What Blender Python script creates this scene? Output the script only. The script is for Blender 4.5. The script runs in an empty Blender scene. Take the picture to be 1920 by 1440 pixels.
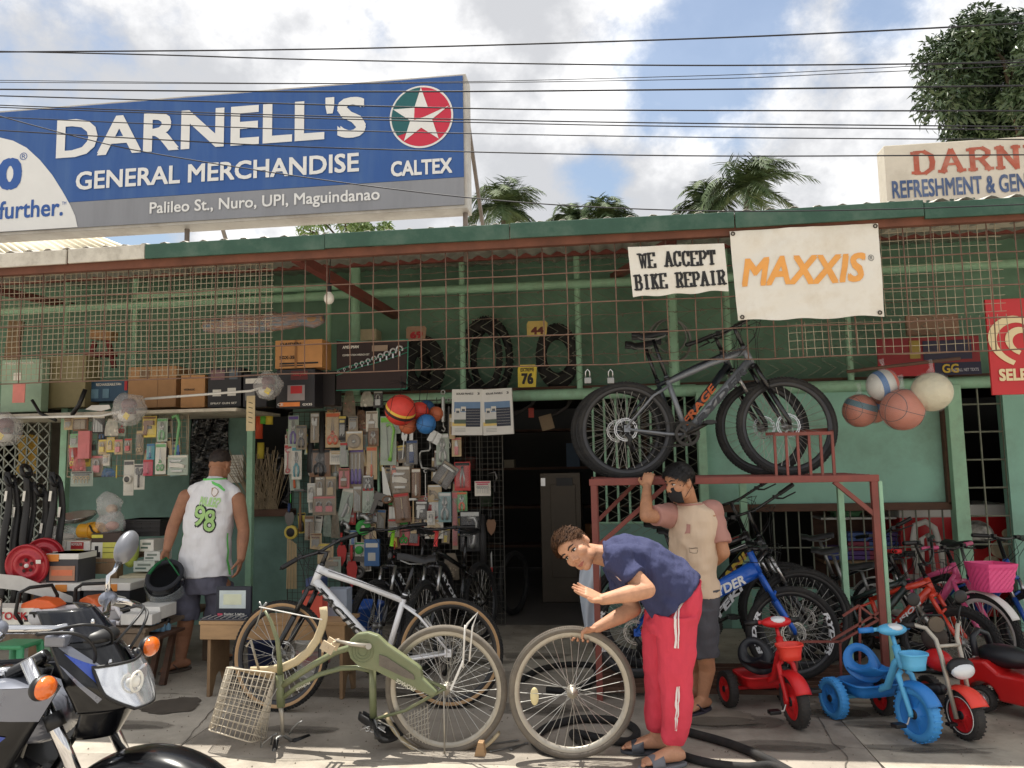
import bpy,bmesh,math,random
from mathutils import Vector as V,Matrix,noise as NZ
random.seed(7)
SC=bpy.context.scene
COL=SC.collection
PI=math.pi
# ------------------------------------------------------------------ camera, sky, sun, exposure
F_PX,CAM_H=1442.0,1.6
CAM=Matrix.Rotation(math.radians(6.9),3,'Z')@Matrix.Rotation(PI/2+math.radians(5.74),3,'X')@Matrix.Rotation(math.radians(-1.1),3,'Z')
cd=bpy.data.cameras.new('camera');cam=bpy.data.objects.new('camera',cd);COL.objects.link(cam)
cd.sensor_width=36;cd.lens=F_PX/1920*36;cd.clip_end=2000;cd.clip_start=.05
cam.matrix_world=Matrix.Translation((0,0,CAM_H))@CAM.to_4x4()
SC.camera=cam
SUN_TO=V((-.13,.238,1)).normalized()
sd=bpy.data.lights.new('sun','SUN');sun=bpy.data.objects.new('sun',sd);COL.objects.link(sun)
sd.energy=3.1;sd.angle=math.radians(.5);sd.color=(1,.95,.86)
sun.rotation_euler=SUN_TO.to_track_quat('Z','Y').to_euler()
world=bpy.data.worlds.new('World');SC.world=world;world.use_nodes=True
SC.view_settings.view_transform='Standard';SC.view_settings.look='None'
SC.view_settings.exposure=1.24;SC.view_settings.gamma=1;SC.view_settings.use_curve_mapping=False
def build_world():
 nt=world.node_tree;nt.nodes.clear();N=nt.nodes.new;L=nt.links.new
 out=N('ShaderNodeOutputWorld');bg=N('ShaderNodeBackground');bg.inputs[1].default_value=.1
 sky=N('ShaderNodeTexSky');sky.sky_type='NISHITA';sky.sun_disc=False
 sky.sun_elevation=math.asin(SUN_TO.z);sky.sun_rotation=math.atan2(SUN_TO.x,SUN_TO.y)
 sky.air_density=1.3;sky.dust_density=1.5;sky.ozone_density=2
 tc=N('ShaderNodeTexCoord')
 def math_(op,a,b=None,clamp=False):
  m=N('ShaderNodeMath');m.operation=op;m.use_clamp=clamp
  for i,x in enumerate((a,b)):
   if x is None:continue
   if isinstance(x,(int,float)):m.inputs[i].default_value=x
   else:L(x,m.inputs[i])
  return m.outputs[0]
 def noise(scale,detail,rough,off,stretch=(1,1,1.25)):
  mp=N('ShaderNodeMapping');mp.inputs['Location'].default_value=off;mp.inputs['Scale'].default_value=stretch
  L(tc.outputs['Generated'],mp.inputs[0])
  n=N('ShaderNodeTexNoise');n.inputs['Scale'].default_value=scale;n.inputs['Detail'].default_value=detail
  n.inputs['Roughness'].default_value=rough;L(mp.outputs[0],n.inputs['Vector']);return n.outputs['Fac']
 big=noise(2.9,8,.58,(3.1,1.7,.4));fine=noise(7,8,.62,(1.3,5.2,2.2));shade=noise(3.4,7,.55,(7.7,2.5,4.1))
 # open blue gaps between the clouds: a few soft holes given by direction, broken up by the noise
 gap=None
 for (px,py,w,s) in ((1290,120,.115,1.0),(1380,30,.10,1.0),(1230,215,.06,.8),(1660,15,.06,.9),(1110,335,.07,.55),(720,60,.05,.45),(210,440,.06,.75),(-700,300,.3,.8),(2900,200,.3,.8)):
  d=(CAM@V(((px-960)/F_PX,-(py-720)/F_PX,-1))).normalized()
  dp=N('ShaderNodeVectorMath');dp.operation='DISTANCE';L(tc.outputs['Generated'],dp.inputs[0]);dp.inputs[1].default_value=d
  g=math_('MULTIPLY',math_('SUBTRACT',1.0,math_('DIVIDE',dp.outputs['Value'],w*1.5),True),s)
  gap=g if gap is None else math_('MAXIMUM',gap,g)
 nn=math_('ADD',math_('MULTIPLY',math_('SUBTRACT',big,.5),2.4),math_('MULTIPLY',math_('SUBTRACT',fine,.5),1.5))
 dens=math_('SUBTRACT',math_('ADD',.62,nn),math_('MULTIPLY',gap,1.3))
 ramp=N('ShaderNodeMapRange');ramp.interpolation_type='SMOOTHSTEP';L(dens,ramp.inputs[0])
 ramp.inputs[1].default_value=-.12;ramp.inputs[2].default_value=.42;ramp.inputs[3].default_value=.10
 sh=N('ShaderNodeMapRange');sh.interpolation_type='SMOOTHSTEP'
 L(math_('ADD',shade,math_('MULTIPLY',math_('SUBTRACT',fine,.5),.55)),sh.inputs[0]);sh.inputs[1].default_value=.40;sh.inputs[2].default_value=.66
 cc=N('ShaderNodeMix');cc.data_type='RGBA';L(sh.outputs[0],cc.inputs[0])
 cc.inputs[6].default_value=(2.9,2.95,3.08,1);cc.inputs[7].default_value=(5.6,5.57,5.55,1)
 mx=N('ShaderNodeMix');mx.data_type='RGBA';L(ramp.outputs[0],mx.inputs[0])
 sk=N('ShaderNodeMix');sk.data_type='RGBA';sk.blend_type='MULTIPLY';sk.inputs[0].default_value=1;L(sky.outputs[0],sk.inputs[6]);sk.inputs[7].default_value=(.62,.60,.58,1)
 L(sk.outputs[2],mx.inputs[6]);L(cc.outputs[2],mx.inputs[7])
 L(mx.outputs[2],bg.inputs[0]);L(bg.outputs[0],out.inputs[0])
build_world()
# ------------------------------------------------------------------ helpers
def P(px,py,Y=None,Z=None):
 """photo pixel -> the point of the place at depth Y (or on the level Z)"""
 d=CAM@V(((px-960)/F_PX,-(py-720)/F_PX,-1))
 t=Y/d.y if Y is not None else (Z-CAM_H)/d.z
 return V((0,0,CAM_H))+d*t
def lin(c):
 r=[]
 for x in c[:3]:
  x/=255;r.append(x/12.92 if x<=.04045 else ((x+.055)/1.055)**2.4)
 return r
MATS={}
def mat(name,c,rough=.6,metal=0,var=.12,scale=7,bump=0,bscale=90,dirt=0,dirtc=(120,105,85),alpha=1,coat=0,trans=0,emit=0,c2=None,stretch=None,dscale=2.3,spec=.5):
 if name in MATS:return MATS[name]
 m=bpy.data.materials.new(name);m.use_nodes=True;MATS[name]=m
 nt=m.node_tree;b=nt.nodes['Principled BSDF'];N=nt.nodes.new;L=nt.links.new
 l=lin(c)
 b.inputs['Roughness'].default_value=rough;b.inputs['Metallic'].default_value=metal
 b.inputs['Specular IOR Level'].default_value=spec
 if alpha<1:b.inputs['Alpha'].default_value=alpha
 if coat:b.inputs['Coat Weight'].default_value=coat;b.inputs['Coat Roughness'].default_value=.06
 if trans:b.inputs['Transmission Weight'].default_value=trans;b.inputs['IOR'].default_value=1.3
 b.inputs['Base Color'].default_value=(*l,1)
 if var or dirt or bump:
  tc=N('ShaderNodeTexCoord');src=tc.outputs['Object']
  if stretch:
   mp=N('ShaderNodeMapping');mp.inputs['Scale'].default_value=stretch;L(src,mp.inputs[0]);src=mp.outputs[0]
  n=N('ShaderNodeTexNoise');n.inputs['Scale'].default_value=scale;n.inputs['Detail'].default_value=7;n.inputs['Roughness'].default_value=.62;L(src,n.inputs['Vector'])
  r=N('ShaderNodeMapRange');r.inputs[1].default_value=.32;r.inputs[2].default_value=.68;L(n.outputs['Fac'],r.inputs[0])
  mx=N('ShaderNodeMix');mx.data_type='RGBA';L(r.outputs[0],mx.inputs[0])
  hi=lin(c2) if c2 else [min(1,x*(1+var)) for x in l]
  mx.inputs[6].default_value=(*([x*(1-var) for x in l] if not c2 else l),1);mx.inputs[7].default_value=(*hi,1)
  o=mx.outputs[2]
  if dirt:
   n2=N('ShaderNodeTexNoise');n2.inputs['Scale'].default_value=dscale;n2.inputs['Detail'].default_value=9;n2.inputs['Roughness'].default_value=.68;L(src,n2.inputs['Vector'])
   r2=N('ShaderNodeMapRange');r2.inputs[1].default_value=.46;r2.inputs[2].default_value=.72;r2.inputs[4].default_value=dirt;L(n2.outputs['Fac'],r2.inputs[0])
   m2=N('ShaderNodeMix');m2.data_type='RGBA';L(r2.outputs[0],m2.inputs[0]);L(o,m2.inputs[6]);m2.inputs[7].default_value=(*lin(dirtc),1);o=m2.outputs[2]
  L(o,b.inputs['Base Color'])
  rr=N('ShaderNodeMapRange');rr.inputs[3].default_value=max(.03,rough-.08);rr.inputs[4].default_value=min(1,rough+.1);L(n.outputs['Fac'],rr.inputs[0]);L(rr.outputs[0],b.inputs['Roughness'])
  if bump:
   n3=N('ShaderNodeTexNoise');n3.inputs['Scale'].default_value=bscale;n3.inputs['Detail'].default_value=4;L(src,n3.inputs['Vector'])
   bp=N('ShaderNodeBump');bp.inputs['Strength'].default_value=bump;bp.inputs['Distance'].default_value=.01 if bump<.45 else .05;L(n3.outputs['Fac'],bp.inputs['Height']);L(bp.outputs[0],b.inputs['Normal'])
 if emit:
  b.inputs['Emission Color'].default_value=(*l,1);b.inputs['Emission Strength'].default_value=emit
 return m
def col(c,rough=.5,metal=0,**k):
 return mat('paint_%d_%d_%d_%d_%d'%(*c,int(rough*100),int(metal*10)),c,rough,metal,**k)
I4=Matrix.Identity(4)
FACE=Matrix(((1,0,0,0),(0,0,-1,0),(0,1,0,0),(0,0,0,1)))
BACK=Matrix(((1,0,0,0),(0,0,1,0),(0,1,0,0),(0,0,0,1)))
def TR(x,y=None,z=None):return Matrix.Translation(x if y is None else (x,y,z))
def RX(a):return Matrix.Rotation(a,4,'X')
def RY(a):return Matrix.Rotation(a,4,'Y')
def RZ(a):return Matrix.Rotation(a,4,'Z')
def SCL(x,y,z):return Matrix.Diagonal((x,y,z,1))
class MB:
 """collects shapes; build() links them as ONE mesh object"""
 def __init__(s,T=None):s.v=[];s.f=[];s.mi=[];s.sm=[];s.cur=0;s.T=T or I4
 def add(s,vs,fs,smooth=False,T=None):
  k=len(s.v);M=s.T@T if T else s.T
  s.v+=[tuple(M@V(p)) for p in vs]
  s.f+=[tuple(i+k for i in f) for f in fs]
  s.mi+=[s.cur]*len(fs);s.sm+=[smooth]*len(fs);return s
 def m(s,i):s.cur=i;return s
 def box(s,c,size,T=None):
  x,y,z=(a/2 for a in size)
  R=TR(V(c))@(T or I4)
  return s.add([(a*x,b*y,d*z) for a in (-1,1) for b in (-1,1) for d in (-1,1)],
  [(0,1,3,2),(4,6,7,5),(0,4,5,1),(2,3,7,6),(0,2,6,4),(1,5,7,3)],False,R)
 def bar(s,a,b,w,h=None,up=(0,0,1)):
  a,b=V(a),V(b);d=b-a;l=d.length
  if l<1e-6:return s
  z=d/l;u=V(up);x=u.cross(z)
  if x.length<1e-4:x=V((1,0,0)).cross(z)
  if x.length<1e-4:x=V((0,1,0)).cross(z)
  x.normalize();y=z.cross(x);R=Matrix((x,y,z)).transposed().to_4x4();R.translation=(a+b)/2
  h=h or w
  return s.add([(p*w/2,q*h/2,r*l/2) for p in (-1,1) for q in (-1,1) for r in (-1,1)],
  [(0,1,3,2),(4,6,7,5),(0,4,5,1),(2,3,7,6),(0,2,6,4),(1,5,7,3)],False,R)
 def tube(s,pts,r,n=8,closed=False,cap=True,flat=None):
  pts=[V(p) for p in pts];k=len(pts)
  rs=list(r) if isinstance(r,(list,tuple)) else [r]*k
  vs,fs=[],[];prev=None
  for i,p in enumerate(pts):
   if closed:t=pts[(i+1)%k]-pts[i-1]
   else:t=pts[min(i+1,k-1)]-pts[max(i-1,0)]
   if t.length<1e-9:t=V((0,0,1))
   t.normalize()
   if prev is None:
    a=V((0,0,1)) if abs(t.z)<.9 else V((1,0,0))
    prev=(a-t*a.dot(t)).normalized()
   else:
    q=prev-t*prev.dot(t)
    prev=q.normalized() if q.length>1e-6 else prev
   b=t.cross(prev)
   fx,fy=flat if flat else (1,1)
   for j in range(n):
    an=2*PI*j/n;vs.append(p+(prev*math.cos(an)*fx+b*math.sin(an)*fy)*rs[i])
  for i in range(k if closed else k-1):
   for j in range(n):
    a,b2=i*n+j,i*n+(j+1)%n;c,d=((i+1)%k)*n+(j+1)%n,((i+1)%k)*n+j
    fs.append((a,b2,c,d))
  if cap and not closed:fs+=[tuple(range(n-1,-1,-1)),tuple(range((k-1)*n,k*n))]
  return s.add(vs,fs,n>4)
 def lathe(s,prof,T=None,n=20,closed=False,arc=1.0,cap=False):
  """profile (radius, height) turned round local Z"""
  vs,fs=[],[];k=len(prof);full=arc>=.999;nn=n if full else n+1
  for i in range(nn):
   a=2*PI*arc*i/n
   for r,z in prof:vs.append((r*math.cos(a),r*math.sin(a),z))
  for i in range(n):
   i2=(i+1)%nn
   for j in range(k if closed else k-1):
    j2=(j+1)%k;fs.append((i*k+j,i2*k+j,i2*k+j2,i*k+j2))
  if cap and full:
   fs.append(tuple(i*k for i in range(n-1,-1,-1)));fs.append(tuple(i*k+k-1 for i in range(n)))
  return s.add(vs,fs,n>6,T)
 def cyl(s,a,b,r,n=12,r2=None):
  a,b=V(a),V(b);R=(b-a).to_track_quat('Z','Y').to_matrix().to_4x4();R.translation=a;l=(b-a).length
  r2=r if r2 is None else r2
  s.lathe([(r,0),(r2,l)],R,n)
  k=[(r*math.cos(2*PI*i/n),r*math.sin(2*PI*i/n),0) for i in range(n)];k2=[(r2*math.cos(2*PI*i/n),r2*math.sin(2*PI*i/n),l) for i in range(n)]
  s.add(k,[tuple(range(n-1,-1,-1))],False,R);return s.add(k2,[tuple(range(n))],False,R)
 def torus(s,R,r,T=None,n=32,k=8,rz=None):
  rz=rz or r
  return s.lathe([(R+r*math.cos(2*PI*j/k),rz*math.sin(2*PI*j/k)) for j in range(k)],T,n,True)
 def ball(s,c,r,nu=16,nv=10,T=None):
  rx,ry,rz=r if isinstance(r,(tuple,list)) else (r,r,r)
  M=TR(V(c))@(T or I4)
  vs=[(0,0,rz)];fs=[]
  for j in range(1,nv):
   ph=PI*j/nv
   for i in range(nu):
    th=2*PI*i/nu;vs.append((rx*math.sin(ph)*math.cos(th),ry*math.sin(ph)*math.sin(th),rz*math.cos(ph)))
  vs.append((0,0,-rz));e=len(vs)-1
  for i in range(nu):
   fs.append((0,1+i,1+(i+1)%nu));b=1+(nv-2)*nu;fs.append((e,b+(i+1)%nu,b+i))
   for j in range(nv-2):
    a=1+j*nu;fs.append((a+i,a+nu+i,a+nu+(i+1)%nu,a+(i+1)%nu))
  return s.add(vs,fs,True,M)
 def prism(s,poly,d,T=None,smooth=False):
  """2D outline in local XY, thickness d along local Z (0..d)"""
  k=len(poly);ar=sum(poly[i-1][0]*poly[i][1]-poly[i][0]*poly[i-1][1] for i in range(k))
  if ar<0:poly=poly[::-1]
  vs=[(x,y,0) for x,y in poly]+[(x,y,d) for x,y in poly]
  fs=[tuple(range(k-1,-1,-1)),tuple(range(k,2*k))]+[(i,(i+1)%k,k+(i+1)%k,k+i) for i in range(k)]
  return s.add(vs,fs,smooth,T)
 def sheet(s,fn,nu,nv,smooth=True):
  vs=[fn(i/nu,j/nv) for j in range(nv+1) for i in range(nu+1)]
  fs=[(j*(nu+1)+i,j*(nu+1)+i+1,(j+1)*(nu+1)+i+1,(j+1)*(nu+1)+i) for j in range(nv) for i in range(nu)]
  return s.add(vs,fs,smooth)
 def mesh(s,name):
  me=bpy.data.meshes.new(name);me.from_pydata(s.v,[],s.f)
  me.polygons.foreach_set('use_smooth',s.sm);me.polygons.foreach_set('material_index',s.mi);me.update();return me
 def build(s,name,m,parent=None,world=True,bevel=0,solid=0,loc=None,sub=0):
  return link(name,s.mesh(name),m,parent,world,bevel,solid,loc,sub)
def wmat(o):
 M=o.matrix_parent_inverse@o.matrix_basis
 return wmat(o.parent)@M if o.parent else o.matrix_basis.copy()
def link(name,me,m,parent=None,world=True,bevel=0,solid=0,loc=None,sub=0):
 ms=m if isinstance(m,(list,tuple)) else [m]
 if not me.materials:
  for x in ms:me.materials.append(x)
 o=bpy.data.objects.new(name,me);COL.objects.link(o)
 if loc is not None:o.matrix_basis=loc if isinstance(loc,Matrix) else TR(V(loc))
 if parent:
  o.parent=parent
  if world:o.matrix_parent_inverse=wmat(parent).inverted()
 if solid:
  q=o.modifiers.new('s','SOLIDIFY');q.thickness=solid;q.offset=0
 if bevel:
  q=o.modifiers.new('b','BEVEL');q.width=bevel;q.segments=2;q.limit_method='ANGLE';q.angle_limit=.6
 if sub:
  q=o.modifiers.new('u','SUBSURF');q.levels=q.render_levels=sub
 return o
def tag(o,label=None,cat=None,group=None,kind=None):
 if label:o['label']=label
 if cat:o['category']=cat
 if group:o['group']=group
 if kind:o['kind']=kind
 return o
def thing(name,label,cat,loc=(0,0,0),group=None,R=None):
 o=bpy.data.objects.new(name,None);COL.objects.link(o);o.empty_display_size=.05
 o.matrix_basis=TR(V(loc))@(R or I4)
 return tag(o,label,cat,group)
def copy_tree(o,parent=None):
 c=o.copy();COL.objects.link(c)
 if parent:c.parent=parent;c.matrix_parent_inverse=o.matrix_parent_inverse.copy()
 for ch in o.children:copy_tree(ch,c)
 return c
TXT={}
def text_mesh(body,bold=0,shear=0,spacing=1):
 k=(body,bold,shear,spacing)
 if k not in TXT:
  cu=bpy.data.curves.new('lettering','FONT');cu.body=body;cu.size=1;cu.shear=shear;cu.resolution_u=3;cu.space_character=spacing
  o=bpy.data.objects.new('lettering',cu);COL.objects.link(o)
  me=bpy.data.meshes.new_from_object(o);vs=[];fs=[];fs0=[tuple(p.vertices) for p in me.polygons]
  for q,(dx,dy) in enumerate(((0,0),(1,1),(-1,1),(1,-1),(-1,-1)) if bold>.004 else ((0,0),)):
   n0=len(vs);vs+=[(v.co.x+dx*bold*.8,v.co.y+dy*bold*.8,q*.00022) for v in me.vertices];fs+=[tuple(i+n0 for i in f) for f in fs0]
  bpy.data.objects.remove(o);bpy.data.curves.remove(cu);bpy.data.meshes.remove(me)
  x0=min(v[0] for v in vs);x1=max(v[0] for v in vs);y0=min(v[1] for v in vs);y1=max(v[1] for v in vs)
  TXT[k]=([((v[0]-x0)/(x1-x0)-.5,(v[1]-y0)/(y1-y0)-.5,v[2]) for v in vs],fs)
 return TXT[k]
def put_text(mb,body,w,h,T,bold=0,shear=0,spacing=1):
 vs,fs=text_mesh(body,bold,shear,spacing);mb.add([(v[0]*w,v[1]*h,v[2]) for v in vs],fs,False,T);return mb
def rectpx(x0,y0,x1,y1,Y):
 """middle, width and height of a pixel rectangle on the upright plane at depth Y"""
 a,b=P(x0,(y0+y1)/2,Y),P(x1,(y0+y1)/2,Y);c,d=P((x0+x1)/2,y0,Y),P((x0+x1)/2,y1,Y)
 return (a+b)/2,abs(b.x-a.x),abs(c.z-d.z)
def face_text(name,body,px,Y,m,parent,bold=0,shear=0,spacing=1,rot=0):
 c,w,h=rectpx(*px,Y)
 return put_text(MB(),body,w,h,TR(c)@RY(rot)@FACE,bold,shear,spacing).build(name,m,parent)
 # slab letters drawn with strokes: polylines on a 0..1 grid, (stroke width factor)
SLAB={'W':[[(0,1),(.27,0)],[(.27,0),(.5,.9)],[(.5,.9),(.73,0)],[(.73,0),(1,1)]],'E':[[(.15,0),(.15,1)],[(.15,1),(.9,1)],[(.15,.5),(.7,.5)],[(.15,0),(.95,0)],[(.9,1),(.9,.8)],[(.95,0),(.95,.22)]],
'A':[[(.08,0),(.5,1)],[(.5,1),(.92,0)],[(.25,.35),(.75,.35)]],'C':[[(.92,.75),(.8,.95),(.5,1),(.2,.9),(.1,.5),(.2,.1),(.5,0),(.8,.05),(.92,.25)],[(.92,.7),(.92,1)]],
'P':[[(.18,0),(.18,1)],[(.18,1),(.65,1),(.9,.85),(.9,.65),(.65,.48),(.18,.48)]],'T':[[(.5,0),(.5,1)],[(.05,1),(.95,1)],[(.06,1),(.06,.75)],[(.94,1),(.94,.75)]],
'B':[[(.18,0),(.18,1)],[(.18,1),(.65,1),(.85,.85),(.85,.65),(.65,.53),(.18,.53)],[(.65,.53),(.92,.38),(.92,.15),(.68,0),(.18,0)]],'I':[[(.5,0),(.5,1)]],
'K':[[(.18,0),(.18,1)],[(.18,.42),(.85,1)],[(.42,.6),(.9,0)]],'R':[[(.18,0),(.18,1)],[(.18,1),(.65,1),(.88,.85),(.88,.68),(.65,.52),(.18,.52)],[(.55,.5),(.92,0)]],
'D':[[(.18,0),(.18,1)],[(.18,1),(.55,1),(.85,.8),(.9,.5),(.85,.2),(.55,0),(.18,0)]],'N':[[(.14,0),(.14,1)],[(.14,1),(.86,0)],[(.86,0),(.86,1)]],
'L':[[(.2,0),(.2,1)],[(.2,0),(.92,0)],[(.92,0),(.92,.25)]],'S':[[(.88,.78),(.7,.97),(.4,1),(.14,.85),(.2,.62),(.75,.42),(.9,.2),(.65,0),(.3,.03),(.1,.24)]],
"'":[[(.6,1),(.45,.72)]]}
SERIF={'W':[(0,1),(.5,.93),(1,1)],'E':[(.15,0),(.15,1)],'A':[(.08,0),(.92,0)],'P':[(.18,0),(.14,1)],'T':[(.5,0)],'B':[(.14,0),(.14,1)],'I':[(.5,0),(.5,1)],'K':[(.18,0),(.18,1),(.85,1),(.9,0)],
'R':[(.18,0),(.14,1),(.9,0)],'D':[(.14,0),(.14,1)],'N':[(.14,1),(.86,1),(.14,0)],'L':[(.2,1),(.2,0)],'C':[],'S':[],"'":[]}
def slab_text(mb,body,w,h,T,sw=.24,thin=.10,adv=None):
 """hand-drawn slab-serif capitals filling w x h"""
 n=len(body);cw=w/n;k=0
 for i,ch in enumerate(body):
  if ch==' ':continue
  gw=cw*.80;x0=-w/2+i*cw+cw*.10
  def pt(p):return V((x0+p[0]*gw,(p[1]-.5)*h*(1-thin*.8),0))
  for st in SLAB[ch]:
   for a,b in zip(st,st[1:]):
    A,B=pt(a),pt(b);d=B-A;vert=abs(d.y)/max(1e-6,d.length)
    ww=(sw*vert+thin*1.25*(1-vert))*h*.62*(.62 if ch=='W' else 1);e=d.normalized()*ww*.22
    nx=V((-d.y,d.x,0)).normalized()*ww/2;k+=1;z=k%7*.00004
    mb.add([(*(A-e-nx).xy,z),(*(B+e-nx).xy,z),(*(B+e+nx).xy,z),(*(A-e+nx).xy,z)],[(0,1,2,3)],False,T)
  for sx in SERIF[ch]:
   A=pt(sx);hh=thin*h*.9;ww=h*sw*1.05
   k+=1;z=.0003+k%5*.00004;yy=A.y+(-hh*.35 if sx[1]>.5 else hh*.35)
   mb.add([(A.x-ww/2,yy-hh/2,z),(A.x+ww/2,yy-hh/2,z),(A.x+ww/2,yy+hh/2,z),(A.x-ww/2,yy+hh/2,z)],[(0,1,2,3)],False,T)
 return mb
 # ------------------------------------------------------------------ materials of the place
M_CONC=mat('concrete',(150,143,132),.85,0,.16,3.5,.35,60,dirt=.6,dirtc=(92,84,74),dscale=1.1)
M_GROUND=mat('ground_dust',(176,166,148),.95,0,.2,2,.3,40)
M_GREEN=mat('old_green_wall_paint',(112,148,126),.75,0,.12,1.6,.1,40,dirt=.6,dirtc=(70,98,80),dscale=1.3)
M_PALE=mat('pale_green_wall_paint',(140,186,168),.7,0,.1,1.8,.08,40,dirt=.65,dirtc=(112,130,112),dscale=1.5)
M_TEAL=mat('teal_wall_paint',(114,146,134),.7,0,.14,1.6,.08,40,dirt=.6,dirtc=(68,92,84),dscale=1.5)
M_FRAME=mat('green_frame_paint',(150,192,162),.6,0,.12,5,0,dirt=.35,dirtc=(112,104,80),dscale=6)
M_FASCIA=mat('dark_green_fascia_paint',(46,84,68),.5,0,.18,4,.1,60,dirt=.6,dirtc=(96,112,100),dscale=4)
M_FASCIA2=mat('weathered_white_fascia',(205,200,188),.6,0,.1,5,.1,60,dirt=.6,dirtc=(120,112,98),dscale=6)
M_RUST=mat('rusty_bar',(122,96,82),.85,.1,.25,12,.1,120)
M_MESH=mat('dusty_wire_mesh',(162,150,128),.7,.2,.2,14)
M_CHAIN=mat('old_galvanised_wire',(120,122,108),.6,.4,.2,12)
M_BARB=mat('barbed_wire',(92,74,60),.8,.3,.2,20)
M_REDOX=mat('red_oxide_steel',(128,68,60),.6,.1,.18,6,.05,80,dirt=.3,dirtc=(104,80,66),dscale=7)
M_DARKWOOD=mat('dark_brown_wood',(84,58,44),.75,0,.25,5,.2,50,stretch=(1,1,5))
M_WOOD=mat('weathered_wood',(136,110,82),.8,0,.22,6,.2,50,dirt=.4,dirtc=(88,76,62),stretch=(5,1,1))
M_PLY=mat('plywood',(176,142,104),.7,0,.15,5,.1,40,stretch=(1,1,6))
M_BLACK=mat('black_plastic',(22,22,24),.45,0,.2,9)
M_RUBBER=mat('black_rubber',(30,30,31),.8,0,.2,14,.2,120,dirt=.25,dirtc=(88,80,70),dscale=9)
M_STEEL=mat('bright_steel',(196,196,196),.28,.95,.1,12)
M_GREYMETAL=mat('grey_metal',(142,142,140),.42,.75,.15,10)
M_WHITE=mat('white_plastic',(226,224,218),.45,0,.05,8,dirt=.2,dirtc=(170,160,145))
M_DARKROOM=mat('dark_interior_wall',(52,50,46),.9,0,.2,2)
M_CARD=mat('brown_cardboard',(172,132,94),.85,0,.08,8,dirt=.15,dirtc=(120,92,70))
M_PAPER=mat('white_paper',(228,224,214),.8,0,.04,8)
M_CLEAR=mat('clear_plastic_film',(235,236,238),.12,0,0,alpha=.14,coat=.4)
M_CLEAR2=mat('milky_plastic_bag',(228,226,224),.25,0,.1,14,.4,25,alpha=.30)
YW=7.6
# ------------------------------------------------------------------ ground and apron
tag(MB().add([(-300,-60,-.06),(300,-60,-.06),(300,500,-.06),(-300,500,-.06)],[(0,1,2,3)]).build('ground',M_GROUND),kind='structure')
apron=tag(MB().box((-1,5,-.09),(24,16.5,.06)).build('pavement',M_CONC),'grey stained concrete forecourt in front of the shop',kind='structure')
def slabs():
 xs=[-11.8,-9.4,-6.9,-4.55,-2.5,1.36,3.9,6.4,9];ys=[-1.9,.3,2.5,4.22,6.05,7.72]
 random.seed(3)
 for i in range(len(xs)-1):
  for j in range(len(ys)-1):
   x0,x1,y0,y1=xs[i],xs[i+1],ys[j],ys[j+1]
   z=random.uniform(-.004,0)
   mb=MB()
   # worn edge: outline nibbled a little
   pts=[]
   for (a,b) in (((x0,y0),(x1,y0)),((x1,y0),(x1,y1)),((x1,y1),(x0,y1)),((x0,y1),(x0,y0))):
    for k in range(9):
     t=k/9;px,py=a[0]+(b[0]-a[0])*t,a[1]+(b[1]-a[1])*t
     q=.002+.004*abs(NZ.noise(V((px*3,py*3,1.3))))+(.01 if k==0 else 0)
     cx,cy=(x0+x1)/2,(y0+y1)/2
     pts.append((px+(q if px<cx else -q),py+(q if py<cy else -q)))
   mb.prism(pts,.06,TR(0,0,-.06+z))
   mm=mat('concrete_slab_%d'%((i*3+j*5)%4),[(178,170,157),(166,158,147),(172,164,150),(156,148,137)][(i*3+j*5)%4],.85,0,.15,2.6+.4*((i+j)%3),.3,55,dirt=.85,dirtc=(88,80,70),dscale=.9+.3*((i*2+j)%3))
   mb.build('slab',mm,apron)
slabs()
def blob(name,px,py,rx,ry,m,z=.004,seed=0):
 c=P(px,py,Z=0);pts=[]
 for k in range(40):
  a=2*PI*k/40;q=1+.35*NZ.noise(V((math.cos(a)*1.6+seed,math.sin(a)*1.6,seed)))+.12*NZ.noise(V((math.cos(a)*5,math.sin(a)*5,seed)))
  pts.append((c.x+rx*q*math.cos(a),c.y+ry*q*math.sin(a),z))
 return tag(MB().add(pts,[tuple(range(40))]).build(name,m,apron),None)
M_OIL=mat('oil_soaked_concrete',(88,81,73),.6,0,.25,6)
blob('oil_stain',322,1324,.2,.16,M_OIL,seed=1)
blob('oil_stain',1330,1345,.34,.14,mat('damp_concrete',(132,124,112),.7,0,.2,5,.2,50),seed=4)
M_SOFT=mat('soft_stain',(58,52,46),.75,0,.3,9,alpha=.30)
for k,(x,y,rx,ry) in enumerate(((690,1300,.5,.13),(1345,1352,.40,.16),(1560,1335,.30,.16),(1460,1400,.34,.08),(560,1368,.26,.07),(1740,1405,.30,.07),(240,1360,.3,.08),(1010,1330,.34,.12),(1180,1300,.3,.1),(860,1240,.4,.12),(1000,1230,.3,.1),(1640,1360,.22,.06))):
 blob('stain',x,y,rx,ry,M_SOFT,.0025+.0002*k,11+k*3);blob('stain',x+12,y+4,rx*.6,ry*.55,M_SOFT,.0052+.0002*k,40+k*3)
def crack(pts,w=.006):
 mb=MB();pts=[P(*p,Z=0) for p in pts];q=[]
 for a,b in zip(pts,pts[1:]):
  for k in range(6):
   p=a.lerp(b,k/6);q.append(p+V((NZ.noise(p*7)*.03,NZ.noise(p*7+V((5,0,0)))*.03,0)))
 for a,b in zip(q,q[1:]):
  n=V((-(b-a).y,(b-a).x,0)).normalized()*w/2*random.uniform(.5,1.3)
  mb.add([(*(a-n).xy,.003),(*(b-n).xy,.003),(*(b+n).xy,.003),(*(a+n).xy,.003)],[(0,1,2,3)])
 mb.build('crack',M_OIL,apron)
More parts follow.
